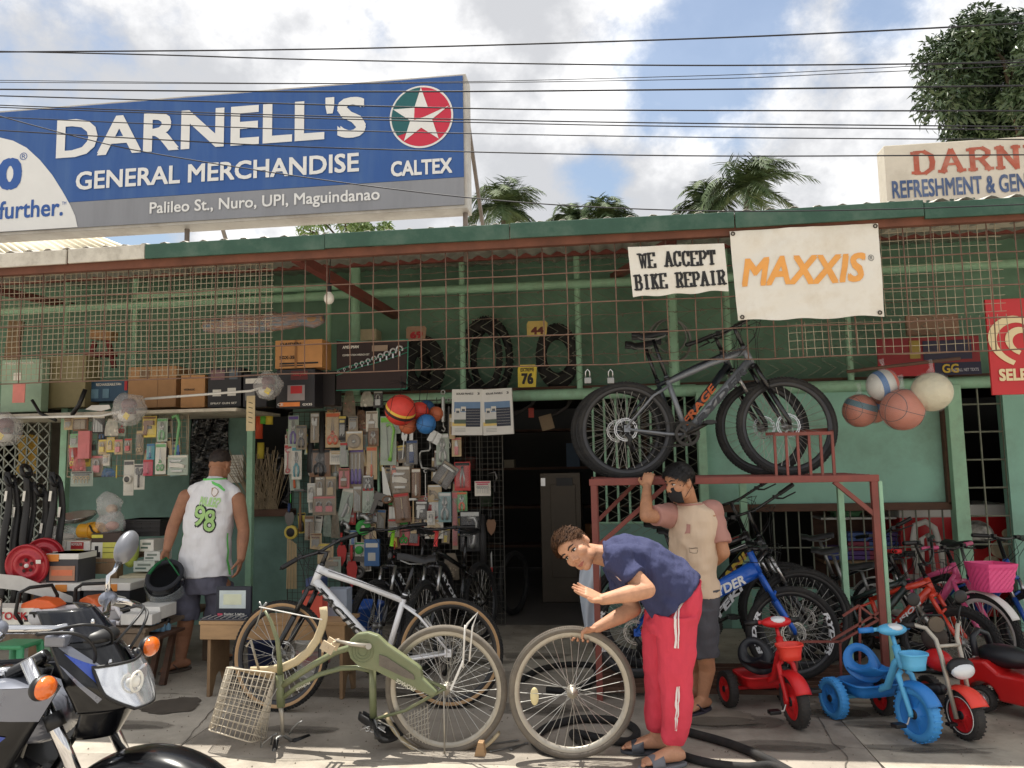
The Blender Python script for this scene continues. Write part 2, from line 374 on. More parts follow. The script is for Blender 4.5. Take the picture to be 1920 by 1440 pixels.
crack([(330,1405),(372,1362),(395,1335),(440,1290)]);crack([(1590,1440),(1572,1400),(1545,1362),(1532,1340)]);crack([(120,1290),(250,1300),(380,1302)]);crack([(1120,1437),(1270,1425)],.004);crack([(1575,1400),(1720,1410),(1900,1402)],.004)
# ------------------------------------------------------------------ shop building
shop=thing('shop_building','long single storey green painted hardware shop with a tin roof over its forecourt','shop',(0,YW,0))
def wall_px(name,x0,y0,x1,y1,m,Y=YW,t=.12,bevel=0,z0=None):
 c,w,h=rectpx(x0,y0,x1,y1,Y)
 if z0 is not None:top=c.z+h/2;c=V((c.x,c.y,(top+z0)/2));h=top-z0
 return MB().box((c.x,Y+t/2,c.z),(w,t,h)).build(name,m,shop,bevel=bevel)
def X(px,py=900,Y=YW):return P(px,py,Y).x
def Zp(py,px=960,Y=YW):return P(px,py,Y).z
def wall(name,x0,x1,z0,z1,m,Y=YW,t=.12,bevel=.003):return MB().box(((x0+x1)/2,Y+t/2,(z0+z1)/2),(x1-x0,t,z1-z0)).build(name,m,shop,bevel=bevel)
def beam(name,a,b,w,m,h=None):return MB().bar(a,b,w,h).build(name,m,shop,bevel=.002)
ZP=2.3
wall('wall',-9,6.5,ZP+.04,4.05,M_GREEN,8.15)
MB().box((-1.25,7.9,ZP+.02),(15.5,.55,.03)).build('ledge',M_DARKWOOD,shop)
# inside of the shop: floor, back and side walls, ceiling
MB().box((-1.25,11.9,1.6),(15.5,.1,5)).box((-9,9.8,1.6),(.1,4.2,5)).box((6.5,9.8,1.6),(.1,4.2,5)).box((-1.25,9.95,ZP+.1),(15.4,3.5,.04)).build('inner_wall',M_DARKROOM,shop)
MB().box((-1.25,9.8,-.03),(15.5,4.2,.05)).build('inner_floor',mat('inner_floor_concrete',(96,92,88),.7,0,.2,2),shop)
# ground-floor walls between the openings
xdl,xdr=X(945,900),X(1112,900)
wall('wall',X(548),X(640),0,ZP,M_TEAL)
wall('wall',-9,X(0)-1.2,0,ZP,M_TEAL)
wall('wall',X(128),X(355),.0,ZP,M_TEAL)
wall('wall',X(355),X(548),0,Zp(968,500),M_TEAL)
wall('wall',X(428),X(466),Zp(968,450),ZP,M_TEAL,YW-.02)
wall('wall',X(1112),X(1312),0,Zp(980,1200),M_TEAL)
wall('wall',X(1312),X(1360),0,ZP,M_TEAL,YW)
wall('wall',X(1312),X(1792),Zp(945,1500),Zp(735,1500),M_PALE,YW-.03)
wall('wall',X(1360),X(1790),0,Zp(1105,1600),M_PALE)
wall('wall',X(1886),6.5,0,ZP,M_PALE,YW-.06)
wall('wall',X(1312),X(1792),Zp(735,1500),ZP,M_DARKWOOD,YW+.02,.08)
# window frames and sills
for (x0,y0,x1,y1) in ((1768,720,1784,945),(1312,944,1790,958)):
 c,w,h=rectpx(x0,y0,x1,y1,YW-.07);MB().box((c.x,YW-.07,c.z),(w,.06,h)).build('window_frame',M_DARKWOOD,shop,bevel=.003)
c,w,h=rectpx(352,955,548,968,YW-.1);MB().box((c.x,YW-.06,c.z),(w,.26,h)).build('counter_top',M_DARKWOOD,shop,bevel=.004)
# posts and pipes of the shop front
for px,y0,y1,rad,yy in ((121,760,1010,.035,7.0),(470,765,985,.03,7.2),(1318,735,1010,.04,YW-.08),(1397,900,1120,.03,7.3),(1797,720,1105,.06,YW-.12)):
 c,w,h=rectpx(px-5,y0,px+5,y1,yy);MB().bar((c.x,yy,0),(c.x,yy,c.z+h/2),rad*2).build('post',M_FRAME,shop,bevel=.004)
for px in (125,255,617,668,868,1085,1262,1365,1590):
 a=P(px,640,YW);MB().cyl((a.x,YW-.02,ZP),(a.x,YW-.02,3.72),.03 if px not in (668,1262) else .05,12).build('post',M_FRAME,shop)
for z,y,rad in ((Zp(742,1000),YW-.04,.055),(Zp(540,960),YW-.05,.045)):
 MB().cyl((X(560),y,z),(5,y,z),rad,14).build('pipe',M_FRAME,shop)
MB().cyl((X(-200),YW-.05,Zp(572,300)),(X(620),YW-.05,Zp(572,300)),.045,14).build('pipe',M_FRAME,shop)
MB().cyl((X(262),YW-.1,Zp(556,300)),(X(640),YW-.1,Zp(556,300)),.04,14).build('pipe',M_FRAME,shop)
# roof, eave boards and truss members
def roof():
 mb=MB();nx=260
 def fn(u,v):return (-8.2+15.5*u,5.195+5.5*v,3.243+5.5*v*.17+.018*math.sin(u*nx*2*PI/2.6))
 mb.sheet(fn,520,1);mb.build('roof',mat('tin_roof',(196,192,184),.5,.5,.15,3,dirt=.5,dirtc=(110,84,66)),shop,solid=.004)
roof()
xs=[-8.2,-6.0,-4.62,-3.95,-3.32,-1.95,-.62,.9,2.1,3.6,6.9]
for i in range(len(xs)-1):
 m=M_FASCIA2 if i<4 else M_FASCIA;tl=random.uniform(-.012,.012)
 MB().bar((xs[i]+.004,5.17+tl,3.185+random.uniform(-.012,.012)),(xs[i+1]-.004,5.17-tl*.5,3.185+random.uniform(-.012,.012)),.108,.02,(0,1,0)).build('fascia_board',m,shop,bevel=.004)
MB().bar((-8,5.23,3.10),(6.9,5.23,3.13),.05,.06).build('eave_board',mat('brown_eave_board',(112,70,54),.8,0,.25,6,.2,40),shop)
beam('rafter',P(555,482,5.4),P(742,592,8.0),.075,M_REDOX);beam('rafter',P(-120,520,5.6),P(140,575,8.0),.07,M_REDOX);beam('rafter',P(1260,455,5.5),P(1150,520,8.0),.07,M_REDOX)
beam('rafter',P(1990,545,5.5),P(1860,610,8.0),.06,M_REDOX)
beam('purlin',(-8,5.5,3.2),(-1.7,5.5,3.24),.07,M_REDOX);beam('purlin',(-.4,5.42,3.2),(1.2,5.42,3.23),.06,M_REDOX)
for y in (6.3,7.3):beam('purlin',(-8,y,3.22+(y-5.12)*.17-.0),(6.9,y,3.22+(y-5.12)*.17),.05,M_REDOX)
# window bars: doorway grille at the right, window under the pale panel, window behind the rack
def bars(x0,x1,z0,z1,xsn,zsn,Y,r,m,name='window_bars'):
 mb=MB()
 for i in range(xsn+1):mb.cyl((x0+(x1-x0)*i/xsn,Y,z0),(x0+(x1-x0)*i/xsn,Y,z1),r,6)
 for j in range(zsn+1):mb.cyl((x0,Y+.001,z0+(z1-z0)*j/zsn),(x1,Y+.001,z0+(z1-z0)*j/zsn),r,6)
 return mb.build(name,m,shop)
bars(X(1800),X(1886),0,ZP,2,9,YW-.02,.009,M_CHAIN,'door_grille')
bars(X(1400),X(1790),Zp(1105,1600),Zp(950,1600),16,2,YW+.03,.008,M_CHAIN)
bars(X(1115),X(1312),Zp(980,1200),ZP,9,1,YW-.0,.012,M_FRAME)
def chain(x0,x1,z0,z1,Y,d,name='chain_link_fence',r=.0022,m=M_CHAIN):
 mb=MB();n=int((x1-x0)/d)
 for i in range(n):
  a=x0+i*d;k=int((z1-z0)/(d*.55));p,q=[],[]
  for j in range(k+1):
   s=1 if j%2 else -1;zz=z0+(z1-z0)*j/k
   p.append((a+d/2+s*d/2*.98,Y+.006*s,zz))
  for u,v in zip(p,p[1:]):mb.bar(u,v,r*2)
 o=mb.build(name,m,shop);o['kind']='stuff';return o
chain(X(762,640),X(1312,640),ZP+.05,Zp(556,1000),YW-.06,.13)
chain(X(1115),X(1312),Zp(1000,1200),ZP,YW-.04,.11)
chain(X(1312),X(1800),ZP+.05,Zp(556,1400),YW-.06,.13)
def folding_gate():
 x0,x1=X(-160),X(122);mb=MB();n=14
 for i in range(n+1):mb.bar((x0+(x1-x0)*i/n,7.35,0),(x0+(x1-x0)*i/n,7.35,2.12),.018,.012)
 for i in range(n):
  a,b=x0+(x1-x0)*i/n,x0+(x1-x0)*(i+1)/n
  for k in range(17):
   z=.06+k*.12;mb.bar((a,7.34,z),(b,7.34,z+.12),.008,.014);mb.bar((b,7.333,z),(a,7.333,z+.12),.008,.014)
 mb.build('folding_gate',mat('grey_painted_steel',(136,140,132),.6,.3,.2,9),shop)
folding_gate()
# shelf over the counter
MB().box((P(180,768,6.9).x-.35,7.05,2.115),(X(515,768,6.7)-X(-200,768,6.7),.95,.03)).build('shelf',mat('worn_white_shelf',(196,188,172),.7,0,.12,6,dirt=.6,dirtc=(116,96,78),dscale=8),shop,bevel=.003)
# ------------------------------------------------------------------ welded bar grille hung under the eave
grille=thing('bar_grille','rusty welded bar grille with wire netting hung under the eave across the shop front','grille',(-1,5.25,2.25))
def build_grille():
 x0,x1=-5.4,2.75;xs=[x0+i*.172+random.uniform(-.008,.008) for i in range(int((x1-x0)/.172)+1)]
 me=None
 for i,x in enumerate(xs):
  top=3.12+random.uniform(-.02,.03);o=MB().tube([(x,5.25,2.25),(x+random.uniform(-.006,.006),5.25+random.uniform(-.01,.01),2.7),(x,5.25,top)],.0042,6).build('bar',M_RUST,grille)
 for k,z in enumerate((2.25,2.46,2.68,2.89,3.1)):
  pts=[(x0-.05+j*(x1-x0+.1)/24,5.242,z+.012*NZ.noise(V((j*.6,z*4,0)))-.0) for j in range(25)]
  MB().tube(pts,.0046,6).build('bar',M_RUST,grille)
 def net(x0,x1,z0,z1,d,Y,r=.0019):
  mb=MB();nx=int((x1-x0)/d);nz=int((z1-z0)/d)
  def w(x,z):return (x+.008*NZ.noise(V((x*2,z*3,5))),Y+.02*NZ.noise(V((x*1.5,z*2,2))),z+.010*NZ.noise(V((x*1.7,z*2.5,9))))
  for i in range(nx+1):
   p=[w(x0+i*d,z0+(z1-z0)*j/6) for j in range(7)]
   for a,b in zip(p,p[1:]):mb.bar(a,b,2*r)
  for j in range(nz+1):
   p=[w(x0+(x1-x0)*i/12,z0+j*d) for i in range(13)]
   for a,b in zip(p,p[1:]):mb.bar(a,b,2*r)
  o=mb.build('wire_netting',M_MESH,grille);o['kind']='stuff'
 net(-5.5,P(512,600,5.27).x,2.28,3.12,.042,5.27)
 a,b=P(1480,680,5.27),P(1890,600,5.27);net(a.x,b.x,2.25,Zp(600,1600,5.27),.055,5.27,.0016)
 net(P(1662,600,5.27).x,b.x,Zp(600,1600,5.27)+.02,3.12,.055,5.272,.0016)
 for z,xa,xb in ((3.0,-1.6,.25),(2.95,-1.7,.2),(2.60,-1.2,2.3),(2.32,-.9,1.2),(2.78,-1.5,2.2)):
  mb=MB();n=60
  pts=[V((xa+(xb-xa)*i/n,5.29+.012*NZ.noise(V((i*.3,z,1))),z+.012*NZ.noise(V((i*.25,z*3,7))))) for i in range(n+1)]
  mb.tube(pts,.0022,5)
  for i in range(2,n,3):
   for k in range(3):mb.bar(pts[i],pts[i]+V((random.uniform(-1,1),random.uniform(-1,1),random.uniform(-1,1))).normalized()*.02,.0025)
  mb.build('barbed_wire',M_BARB,grille)
build_grille()
# ------------------------------------------------------------------ roof-top billboard
def billboard():
 Y=6.2;bb=thing('billboard','big blue billboard with white letters standing on the roof at the left','billboard',(-3.5,Y,3.3))
 M_B=mat('billboard_blue',(40,84,150),.45,0,.06,2,dirt=.4,dirtc=(84,116,158),dscale=5,stretch=(1,1,.12));M_G=mat('billboard_grey',(138,140,146),.45,0,.05,3,dirt=.4,dirtc=(112,114,118),dscale=5,stretch=(1,1,.12));M_W=mat('billboard_white',(226,226,224),.45,0,.03,5)
 x0,x1=-7.3,P(869,260,Y).x;z0,z1=P(869,384,Y).z,P(869,142,Y).z
 zm=P(869,332,Y).z
 MB().box(((x0+x1)/2,Y+.12,(z0+z1)/2),(x1-x0+.05,.22,z1-z0+.05)).build('panel_box',mat('billboard_frame',(190,186,178),.6,.2,.1,5,dirt=.5,dirtc=(120,100,84)),bb,bevel=.006)
 MB().box(((x0+x1)/2,Y,(zm+z1)/2),(x1-x0,.012,z1-zm)).build('blue_field',M_B,bb);MB().box(((x0+x1)/2,Y,(zm+z0)/2-.001),(x1-x0,.012,zm-z0-.004)).build('grey_band',M_G,bb)
 F=Y-.008;g=[]
 # white quarter disc at the left edge
 edge=[(0,258),(25,264),(50,277),(75,300),(98,328),(118,360),(132,385),(141,405),(146,417)]
 pts=[P(x,y,F) for x,y in edge];poly=[(p.x,p.z) for p in pts];zb=z0+.004;poly[-1]=(poly[-1][0],zb)
 poly+=[(x0+.02,zb),(x0+.02,poly[0][1]-.25),(poly[0][0]-.5,poly[0][1]-.03)]
 MB().prism(poly,.003,TR(0,F,0)@FACE).build('white_disc',M_W,bb)
 def T(name,body,x0,y0,x1,y1,m,**k):return face_text(name,body,(x0,y0,x1,y1),F-.006,m,bb,**k)
 M_N=mat('billboard_letter_blue',(44,88,160),.5,0,.05)
 def para(name,body,xa,ta,ba,xb,tb,bb_,m,bold):
  T(name,body,xa,(ta+tb)/2,xb,(ba+bb_)/2,m,bold=bold)
 para('lettering',"DARNELL'S",107,221,303,686,180,252,M_W,.028)
 para('lettering','GENERAL MERCHANDISE',143,320,356,673,289,323,M_W,.026)
 para('lettering','Palileo St., Nuro, UPI, Maguindanao',281,377,405,712,355,384,M_W,.018)
 T('lettering','CALTEX',733,299,848,328,M_W,bold=.035);T('lettering','0',-4,296,41,356,M_N,bold=.05);T('lettering','further.',-2,374,118,408,M_N,bold=.02)
 T('lettering','®',37,286,51,300,M_N);T('lettering','TM',116,378,124,384,M_N)
 c=P(790,219,F-.004);r=P(850,219,F).x-c.x
 def disc(rad,m,dy,name):
  MB().prism([(rad*math.cos(2*PI*k/64),rad*math.sin(2*PI*k/64)) for k in range(64)],.002,TR(c.x,F-dy,c.z)@FACE).build(name,m,bb)
 disc(r,M_W,.004,'emblem_ring');disc(r*.94,mat('emblem_red',(196,38,66),.45,0,.04),.0065,'emblem_disc')
 star=[]
 for k in range(10):
  a=PI/2+2*PI*k/10;q=r*.93 if k%2==0 else r*.36;star.append((q*math.cos(a),q*math.sin(a)))
 arc=[(r*.94*math.cos(a),r*.94*math.sin(a)) for a in [PI/2+.02+i*(2.20)/24 for i in range(25)]]
 MB().prism(arc+[star[5],(0,0),star[1]],.002,TR(c.x,F-.009,c.z)@FACE).build('emblem_green',mat('emblem_green',(22,92,96),.45,0,.04),bb)
 MB().prism(star,.002,TR(c.x,F-.0115,c.z)@FACE).build('emblem_star',M_W,bb)
 s8=star[8]
 MB().prism([(star[9][0]*.98,star[9][1]*.98),(r*.90,s8[1]*1.02),(r*.1,-.02*r),(-r*.22,-.1*r),(-r*.2,r*.3)],.002,TR(c.x,F-.014,c.z)@FACE).build('emblem_swoosh',mat('emblem_red',(196,38,66)),bb)
 M_P=mat('grey_steel_pipe',(128,118,110),.6,.4,.2,8)
 for px in (349,872,-150):
  a=P(px,420,Y+.12);MB().cyl((a.x,Y+.14,3.3),(a.x,Y+.14,z0+(1.2 if px==872 else 0)),.022,10).build('pole',M_P,bb)
 for a,b in (((412,412),(430,470)),((872,190),(912,470))):
  MB().bar(P(*a,Y+.26),P(b[0],b[1],Y+.9),.03).build('brace',M_P,bb)
billboard()
def right_sign():
 Y=6.6;s=thing('painted_sign','hand painted concrete sign with faded red and blue capitals on the roof at the right','sign',(2.9,Y,3.4))
 a,b=P(1657,273,Y),P(1657,384,Y);x0,x1=a.x,a.x+3.0
 MB().box(((x0+x1)/2,Y+.09,(a.z+b.z)/2-.1),(x1-x0,.18,a.z-b.z+.2)).build('slab',mat('weathered_sign_white',(214,206,190),.8,0,.08,3,.1,40,dirt=.4,dirtc=(150,138,118)),s,bevel=.008)
 MR=mat('faded_red_paint',(176,92,72),.75,0,.2,6,dirt=.3,dirtc=(214,190,170),dscale=9);MBL=mat('faded_blue_paint',(70,92,132),.75,0,.2,6,dirt=.25,dirtc=(190,186,176),dscale=9)
 z=(P(1715,285,Y).z+P(1715,327,Y).z)/2;h=P(1715,283,Y).z-P(1715,328,Y).z;w1=(P(1920,300,Y).x-P(1712,300,Y).x)/4*1.02
 slab_text(MB(),"DARNELL'S",w1*9,h,TR(P(1712,300,Y).x+w1*4.5-.03,Y-.004,z)@FACE,.34,.13).build('lettering',MR,s)
 c,w,h=rectpx(1672,332,1925,366,Y)
 put_text(MB(),'REFRESHMENT & GEN',w,h,TR(c+V((0,-.004,-.0)))@FACE,.03).build('lettering',MBL,s)
 c,w,h=rectpx(1735,373,1830,396,Y)
 put_text(MB(),'PALILEO ST.',w,h,TR(c+V((0,-.004,0)))@FACE,.03,.2).build('lettering',mat('faded_dark_green_paint',(66,84,74),.75,0,.2,6),s)
right_sign()
# ------------------------------------------------------------------ cloth banners and the red panel
def cloth(px,Y,name,label,cat,m,nu=40,nv=26,amp=.012,drop=0):
 A,B,D,E=[P(*p,Y) for p in px]
 o=thing(name,label,cat,(A+B)/2)
 def fn(u,v):
  p=A.lerp(B,u).lerp(E.lerp(D,u),v)
  e=max(0,1-4*v)*.5
  y=amp*(math.sin(u*9+v*3)*.6+NZ.noise(V((u*3.2,v*1.6,A.x)))*1.6+NZ.noise(V((u*11,v*2.2,3)))*.7*(1-v*.4)+NZ.noise(V((u*5+v*7,v*5,8)))*.8)
  z=-drop*math.sin(PI*u)*(1-v)*1.0+.006*math.sin(u*17)*(v if v>.9 else 0)
  return (p.x,p.y+y,p.z+z)
 mb=MB();mb.sheet(fn,nu,nv);mb.build('cloth',m,o)
 return o,fn,A,B,D,E
def on_cloth(name,body_fn,fn,m,o,off=.004):
 """flat print laid on the cloth's own folds; body_fn fills an MB in 0..1 cloth coordinates"""
 mb=body_fn(MB());vs=[];bm=bmesh.new();bv=[bm.verts.new(v) for v in mb.v]
 for f in mb.f:bm.faces.new([bv[i] for i in f])
 for _ in range(4):
  bmesh.ops.triangulate(bm,faces=bm.faces[:]);es=[e for e in bm.edges if e.calc_length()>.035]
  if not es:break
  bmesh.ops.subdivide_edges(bm,edges=es,cuts=1)
 bmesh.ops.triangulate(bm,faces=bm.faces[:]);bm.verts.index_update();mb.v=[tuple(v.co) for v in bm.verts];mb.f=[tuple(v.index for v in f.verts) for f in bm.faces];mb.mi=[0]*len(mb.f);mb.sm=[False]*len(mb.f);bm.free()
 for x,y,z in mb.v:
  u,v=min(.999,max(.001,x)),min(.999,max(.001,y));p=fn(u,v);vs.append((p[0],p[1]-off-z,p[2]))
 mb.v=vs;return mb.build(name,m,o)
def dense_text(body,x0,y0,x1,y1,bold,shear,n=5):
 def f(mb):
  vs,fs=text_mesh(body,bold,shear);mb.add([(x0+(v[0]+.5)*(x1-x0),y1-(v[1]+.5)*(y1-y0),v[2]) for v in vs],fs);return mb
 return f
M_CLOTH=mat('white_tarpaulin',(226,222,212),.6,0,.05,3,dirt=.5,dirtc=(172,152,120),dscale=3)
o,fn,*_=cloth([(1368,434),(1647,418),(1658,592),(1384,601)],5.19,'banner','large white tarpaulin banner with one orange word hung from the eave','banner',M_CLOTH,amp=.015)
on_cloth('lettering',dense_text('MAXXIS',.05,.31,.90,.63,.035,.25),fn,mat('print_orange',(232,164,84),.6,0,.06),o,.004);on_cloth('lettering',dense_text('®',.915,.34,.955,.41,0,0),fn,mat('print_grey',(90,90,90),.6),o,.004)
for u,v in ((.02,.03),(.98,.03),(.97,.96),(.03,.97)):
 p=fn(u,v);MB().torus(.011,.004,TR(p[0],p[1]-.006,p[2])@FACE,14,6).build('eyelet',mat('dark_eyelet',(70,62,56),.4,.7),o)
o,fn,*_=cloth([(1177,463),(1358,456),(1366,545),(1187,557)],5.19,'banner','small white cloth banner offering bike repair in black slab capitals','banner',M_CLOTH,amp=.006)
def slab_on(body,x0,y0,x1,y1):
 def f(mb):
  asp=2.0;slab_text(mb,body,(x1-x0)*asp,(y1-y0),I4,.30,.11)
  mb.v=[((v[0]/asp)+(x0+x1)/2,(y0+y1)/2-v[1],v[2]) for v in mb.v];return mb
 return f
MBK=mat('print_black',(28,28,30),.6)
on_cloth('lettering',slab_on('WE ACCEPT',.10,.13,.90,.45),fn,MBK,o,.004);on_cloth('lettering',slab_on('BIKE REPAIR',.03,.56,.98,.88),fn,MBK,o,.004)
def red_panel():
 Y=5.6;A=P(1838,562,Y);D=P(1852,741,Y);w=.78;h=A.z-D.z
 s=thing('hanging_sign','red ice cream sign panel with cream swirl at the right edge','sign',(A.x+w/2,Y,D.z))
 MB().box((A.x+w/2+.03,Y+.012,(A.z+D.z)/2),(w,.02,h)).build('panel',mat('sign_red',(190,40,44),.45,0,.08,3),s,bevel=.004)
 MC=mat('sign_cream',(222,204,160),.5,0,.05);cx,cz=P(1925,643,Y).x,P(1925,640,Y).z;u=P(1925,640,Y).x-P(1852,640,Y).x
 def ribbon(R,th,k):
  pts=[]
  n=44;outer,inner=[],[]
  for i in range(n+1):
   t=-PI*.5+2*PI*.93*i/n+PI*.07
   q=1-.22*math.exp(-((t-PI/2)/.35)**2)
   for lst,rr in ((outer,R),(inner,R-th*(1-.75*abs(i/n-.45)))):lst.append((rr*q*1.0*math.cos(t),rr*.74*q*math.sin(t)))
  MB().prism(outer+inner[::-1],.003,TR(cx,Y-.001,cz)@RY(.25)@FACE).build('swirl',MC,s)
 ribbon(u,u*.30,0);ribbon(u*.56,u*.26,1)
 c,w2,h2=rectpx(1873,691,1925,714,Y-.004);put_text(MB(),'SELECTA',w2/3.4*7,h2,TR(c.x+w2/3.4*2.2-.02,Y-.004,c.z)@FACE,.05).build('lettering',MC,s)
red_panel()
# ------------------------------------------------------------------ overhead cables
def cables():
 M_W=mat('black_cable',(26,26,34),.5,0,.1);Y=4.0
 rows=[('topmost thick black cable, rising to the right across the sky',.0045,[(-60,98),(600,92),(1200,76),(1600,60),(1980,40)]),('second black cable below the topmost, nearly level over the billboard',.0042,[(-60,95),(300,103),(600,112),(1190,122),(1600,121),(1980,116)]),
 ('thin cable grazing the top of the billboard and rising to the tree',.0022,[(-60,150),(640,156),(1280,143),(1600,130),(1980,108)]),('thin lower twin of the cable that grazes the billboard top',.0022,[(-60,154),(640,157),(1280,149),(1600,137),(1980,120)]),
 ('thick black cable through the top of the round emblem',.0048,[(-60,167),(640,172),(1280,168),(1980,160)]),('thick cable across the arms of the emblem star',.0042,[(-60,178),(300,188),(870,203),(1280,207),(1980,208)]),
 ('upper of the close cable pair across the emblem centre',.0034,[(-60,195),(400,212),(870,224),(1280,231),(1980,238)]),('lower of the close cable pair across the emblem centre',.0034,[(-60,199),(400,216),(870,229),(1280,237),(1980,244)]),
 ('cable across the feet of the emblem star',.0033,[(-60,217),(300,233),(640,245),(1280,257),(1980,262)]),('lowest straight cable, just above the small emblem word',.0036,[(-60,241),(300,262),(640,278),(1280,292),(1980,290)]),
 ('slack cable sagging diagonally down to the eave',.0034,[(-60,200),(0,218),(150,258),(300,290),(640,342),(960,378),(1300,395),(1640,393),(1980,381)])]
 for i,(lab,r,pp) in enumerate(rows):
  yy=Y+(i*37%11)*.04-.2
  ps=[P(x,y,yy) for x,y in pp]
  a,b=ps[0]*2-ps[1],ps[-1]*2-ps[-2];q=[a]+ps+[b];out=[]
  a2=ps[0]+(ps[0]-ps[1]).normalized()*6;b2=ps[-1]+(ps[-1]-ps[-2]).normalized()*6
  out.append(a2)
  for k in range(1,len(q)-2):
   for t in range(8):
    t/=8;p0,p1,p2,p3=q[k-1:k+3]
    out.append(.5*((2*p1)+(p2-p0)*t+(2*p0-5*p1+4*p2-p3)*t*t+(3*p1-p0-3*p2+p3)*t**3))
  out+=[ps[-1],b2]
  tag(MB().tube(out,r,6).build('overhead_cable',M_W),lab,'cable','cables crossing the sky over the street')
cables()
# ------------------------------------------------------------------ background: trees and the house behind
def palm(px,py,Y,R,label,seed,lean=.25):
 random.seed(seed);c=P(px,py,Y);o=thing('coconut_palm',label,'palm tree',(c.x,Y,0),'coconut palms behind the shop')
 MB().tube([(c.x-1.2,Y,0),(c.x-.6,Y,c.z*.5),(c.x,Y,c.z-.1)],[.24,.17,.13],9).build('trunk',mat('palm_bark',(112,100,84),.9,0,.2,3),o)
 g=mat('palm_leaf',(56,78,46),.65,0,.35,.8,c2=(92,106,68),spec=.25);mb=MB()
 for k in range(34):
  az=2*PI*k/26*1.618*4+random.uniform(-.2,.2);up=random.uniform(-.1,1.4);L=R*random.uniform(.8,1.15);wind=V((lean,-.1,0))
  d=V((math.cos(az)*math.cos(up),math.sin(az)*math.cos(up),math.sin(up)));pts=[];p=c.copy();v=d.copy()
  n=14
  for i in range(n+1):
   pts.append(p.copy());p=p+v.normalized()*L/n;v=v+V((0,0,-.125-.05*max(0,.6-up)))+wind*.12
  mb.tube(pts,[.035*(1-i/(n+1.5)) for i in range(n+1)],4,cap=False)
  for i in range(1,n+1):
   t=(pts[i]-pts[i-1]).normalized();s=t.cross(V((0,0,1)))
   if s.length<1e-3:s=V((1,0,0))
   s.normalize();ll=L*.36*math.sin(PI*(i/(n+1))**.7)*random.uniform(.75,1.15)+.08
   for sg in (-1,1):
    for q in (0,.33,.66):
     b=pts[i-1].lerp(pts[i],q);e=b+(s*sg*.75+t*.55+V((0,0,-.35+random.uniform(-.25,.25)))+wind*.5).normalized()*ll*random.uniform(.8,1.1);w=t*.03
     mid=b.lerp(e,.55)+V((0,0,.04*ll))
     mb.add([b-w,b+w,mid+w*.9,mid-w*.9,e],[(0,1,2,3),(3,2,4)])
 mb.build('crown',g,o)
palm(945,392,42,3.0,'coconut palm just right of the billboard, behind the eave',1);palm(1068,415,46,2.0,'small palm top barely clearing the eave between two others',2,.1)
palm(1135,412,44,2.4,'low palm top above the eave, left of the white banner area',3);palm(1400,355,38,3.3,'tallest coconut palm, standing above the big white banner',4,.35);palm(1322,388,40,2.2,'shorter palm leaning on the left of the tallest palm',5,-.1)
def leaf_tree(name,px,py,Y,rx,rz,n,label,seed,ls,m,trunk=.25):
 random.seed(seed);c=P(px,py,Y);o=thing(name,label,'tree',(c.x,Y,0))
 mt=mat('tree_bark',(92,78,64),.9,0,.25,4,.4,20);tb=MB();tb.tube([(c.x,Y,0),(c.x+.1,Y,c.z*.45),(c.x,Y,c.z)],[trunk,trunk*.8,trunk*.4],10)
 cl=[]
 for k in range(46):
  while 1:
   q=V((random.uniform(-1,1),random.uniform(-1,1),random.uniform(-1,1)))
   if .35<q.length<1:break
  q=V((q.x*rx,q.y*rx,q.z*rz));cl.append((c+q,random.uniform(.28,.5)*min(rx,rz)*.9))
  if k%3==0:tb.tube([(c.x,Y,c.z*.6),c+q*.5,c+q],[trunk*.35,trunk*.2,.03],6)
 tb.build('trunk',mt,o);mb=MB()
 for k in range(n):
  b,r=random.choice(cl);d=V((random.gauss(0,1),random.gauss(0,1),random.gauss(0,1))).normalized();p=b+d*r*random.uniform(.55,1.05)
  if d.z<-.2 and random.random()<.5:continue
  t=(V((random.gauss(0,1),random.gauss(0,1),random.gauss(0,.6)-.5))+d*.9).normalized();s=t.cross(d+V((.01,.02,0)))
  if s.length<1e-3:continue
  s.normalize();L=ls*random.uniform(.7,1.3);w=L*.17
  up=s.cross(t)*.06*L
  mb.add([p-t*L*.5,p+s*w+up,p+t*L*.5-V((0,0,.12*L)),p-s*w+up],[(0,1,2,3)])
 mb.build('crown',m,o)
M_LEAF=mat('dark_glossy_leaf',(44,66,40),.38,0,.4,1.5,c2=(92,110,76));M_LEAF2=mat('light_green_leaf',(96,124,66),.45,0,.3,1.5,c2=(140,158,100))
leaf_tree('mango_tree',1928,165,20,2.2,1.85,42000,'big dark leafy tree rising behind the painted sign at the right',11,.20,M_LEAF)
leaf_tree('mango_tree',2030,260,24,1.9,1.6,6000,'lower tree at the right edge behind the big dark one',17,.3,M_LEAF)
leaf_tree('shade_tree',655,470,24,2.15,.95,9000,'low light green treetop showing over the roof under the billboard',12,.2,M_LEAF2,.2)
def back_house():
 o=thing('house','house with a cream corrugated roof showing under the billboard at the far left','house',(-9,12,0));mb=MB()
 A,B,D,E=P(-500,505,9.8),P(262,474,9.8),P(135,420,13.5),P(-500,420,13.5)
 def fn(u,v):
  p=A.lerp(B,u).lerp(E.lerp(D,u),v);return (p.x,p.y,p.z+.022*math.sin(p.x*2*PI/.14))
 mb.sheet(fn,420,2);mb.build('roof',mat('cream_tin_roof',(206,196,170),.5,.15,.08,2,dirt=.3,dirtc=(160,146,120)),o,solid=.006)
 MB().box((-9.6,12.6,1.8),(5.2,3.5,3.6)).build('wall',mat('plain_render',(190,180,160),.85),o)
back_house()
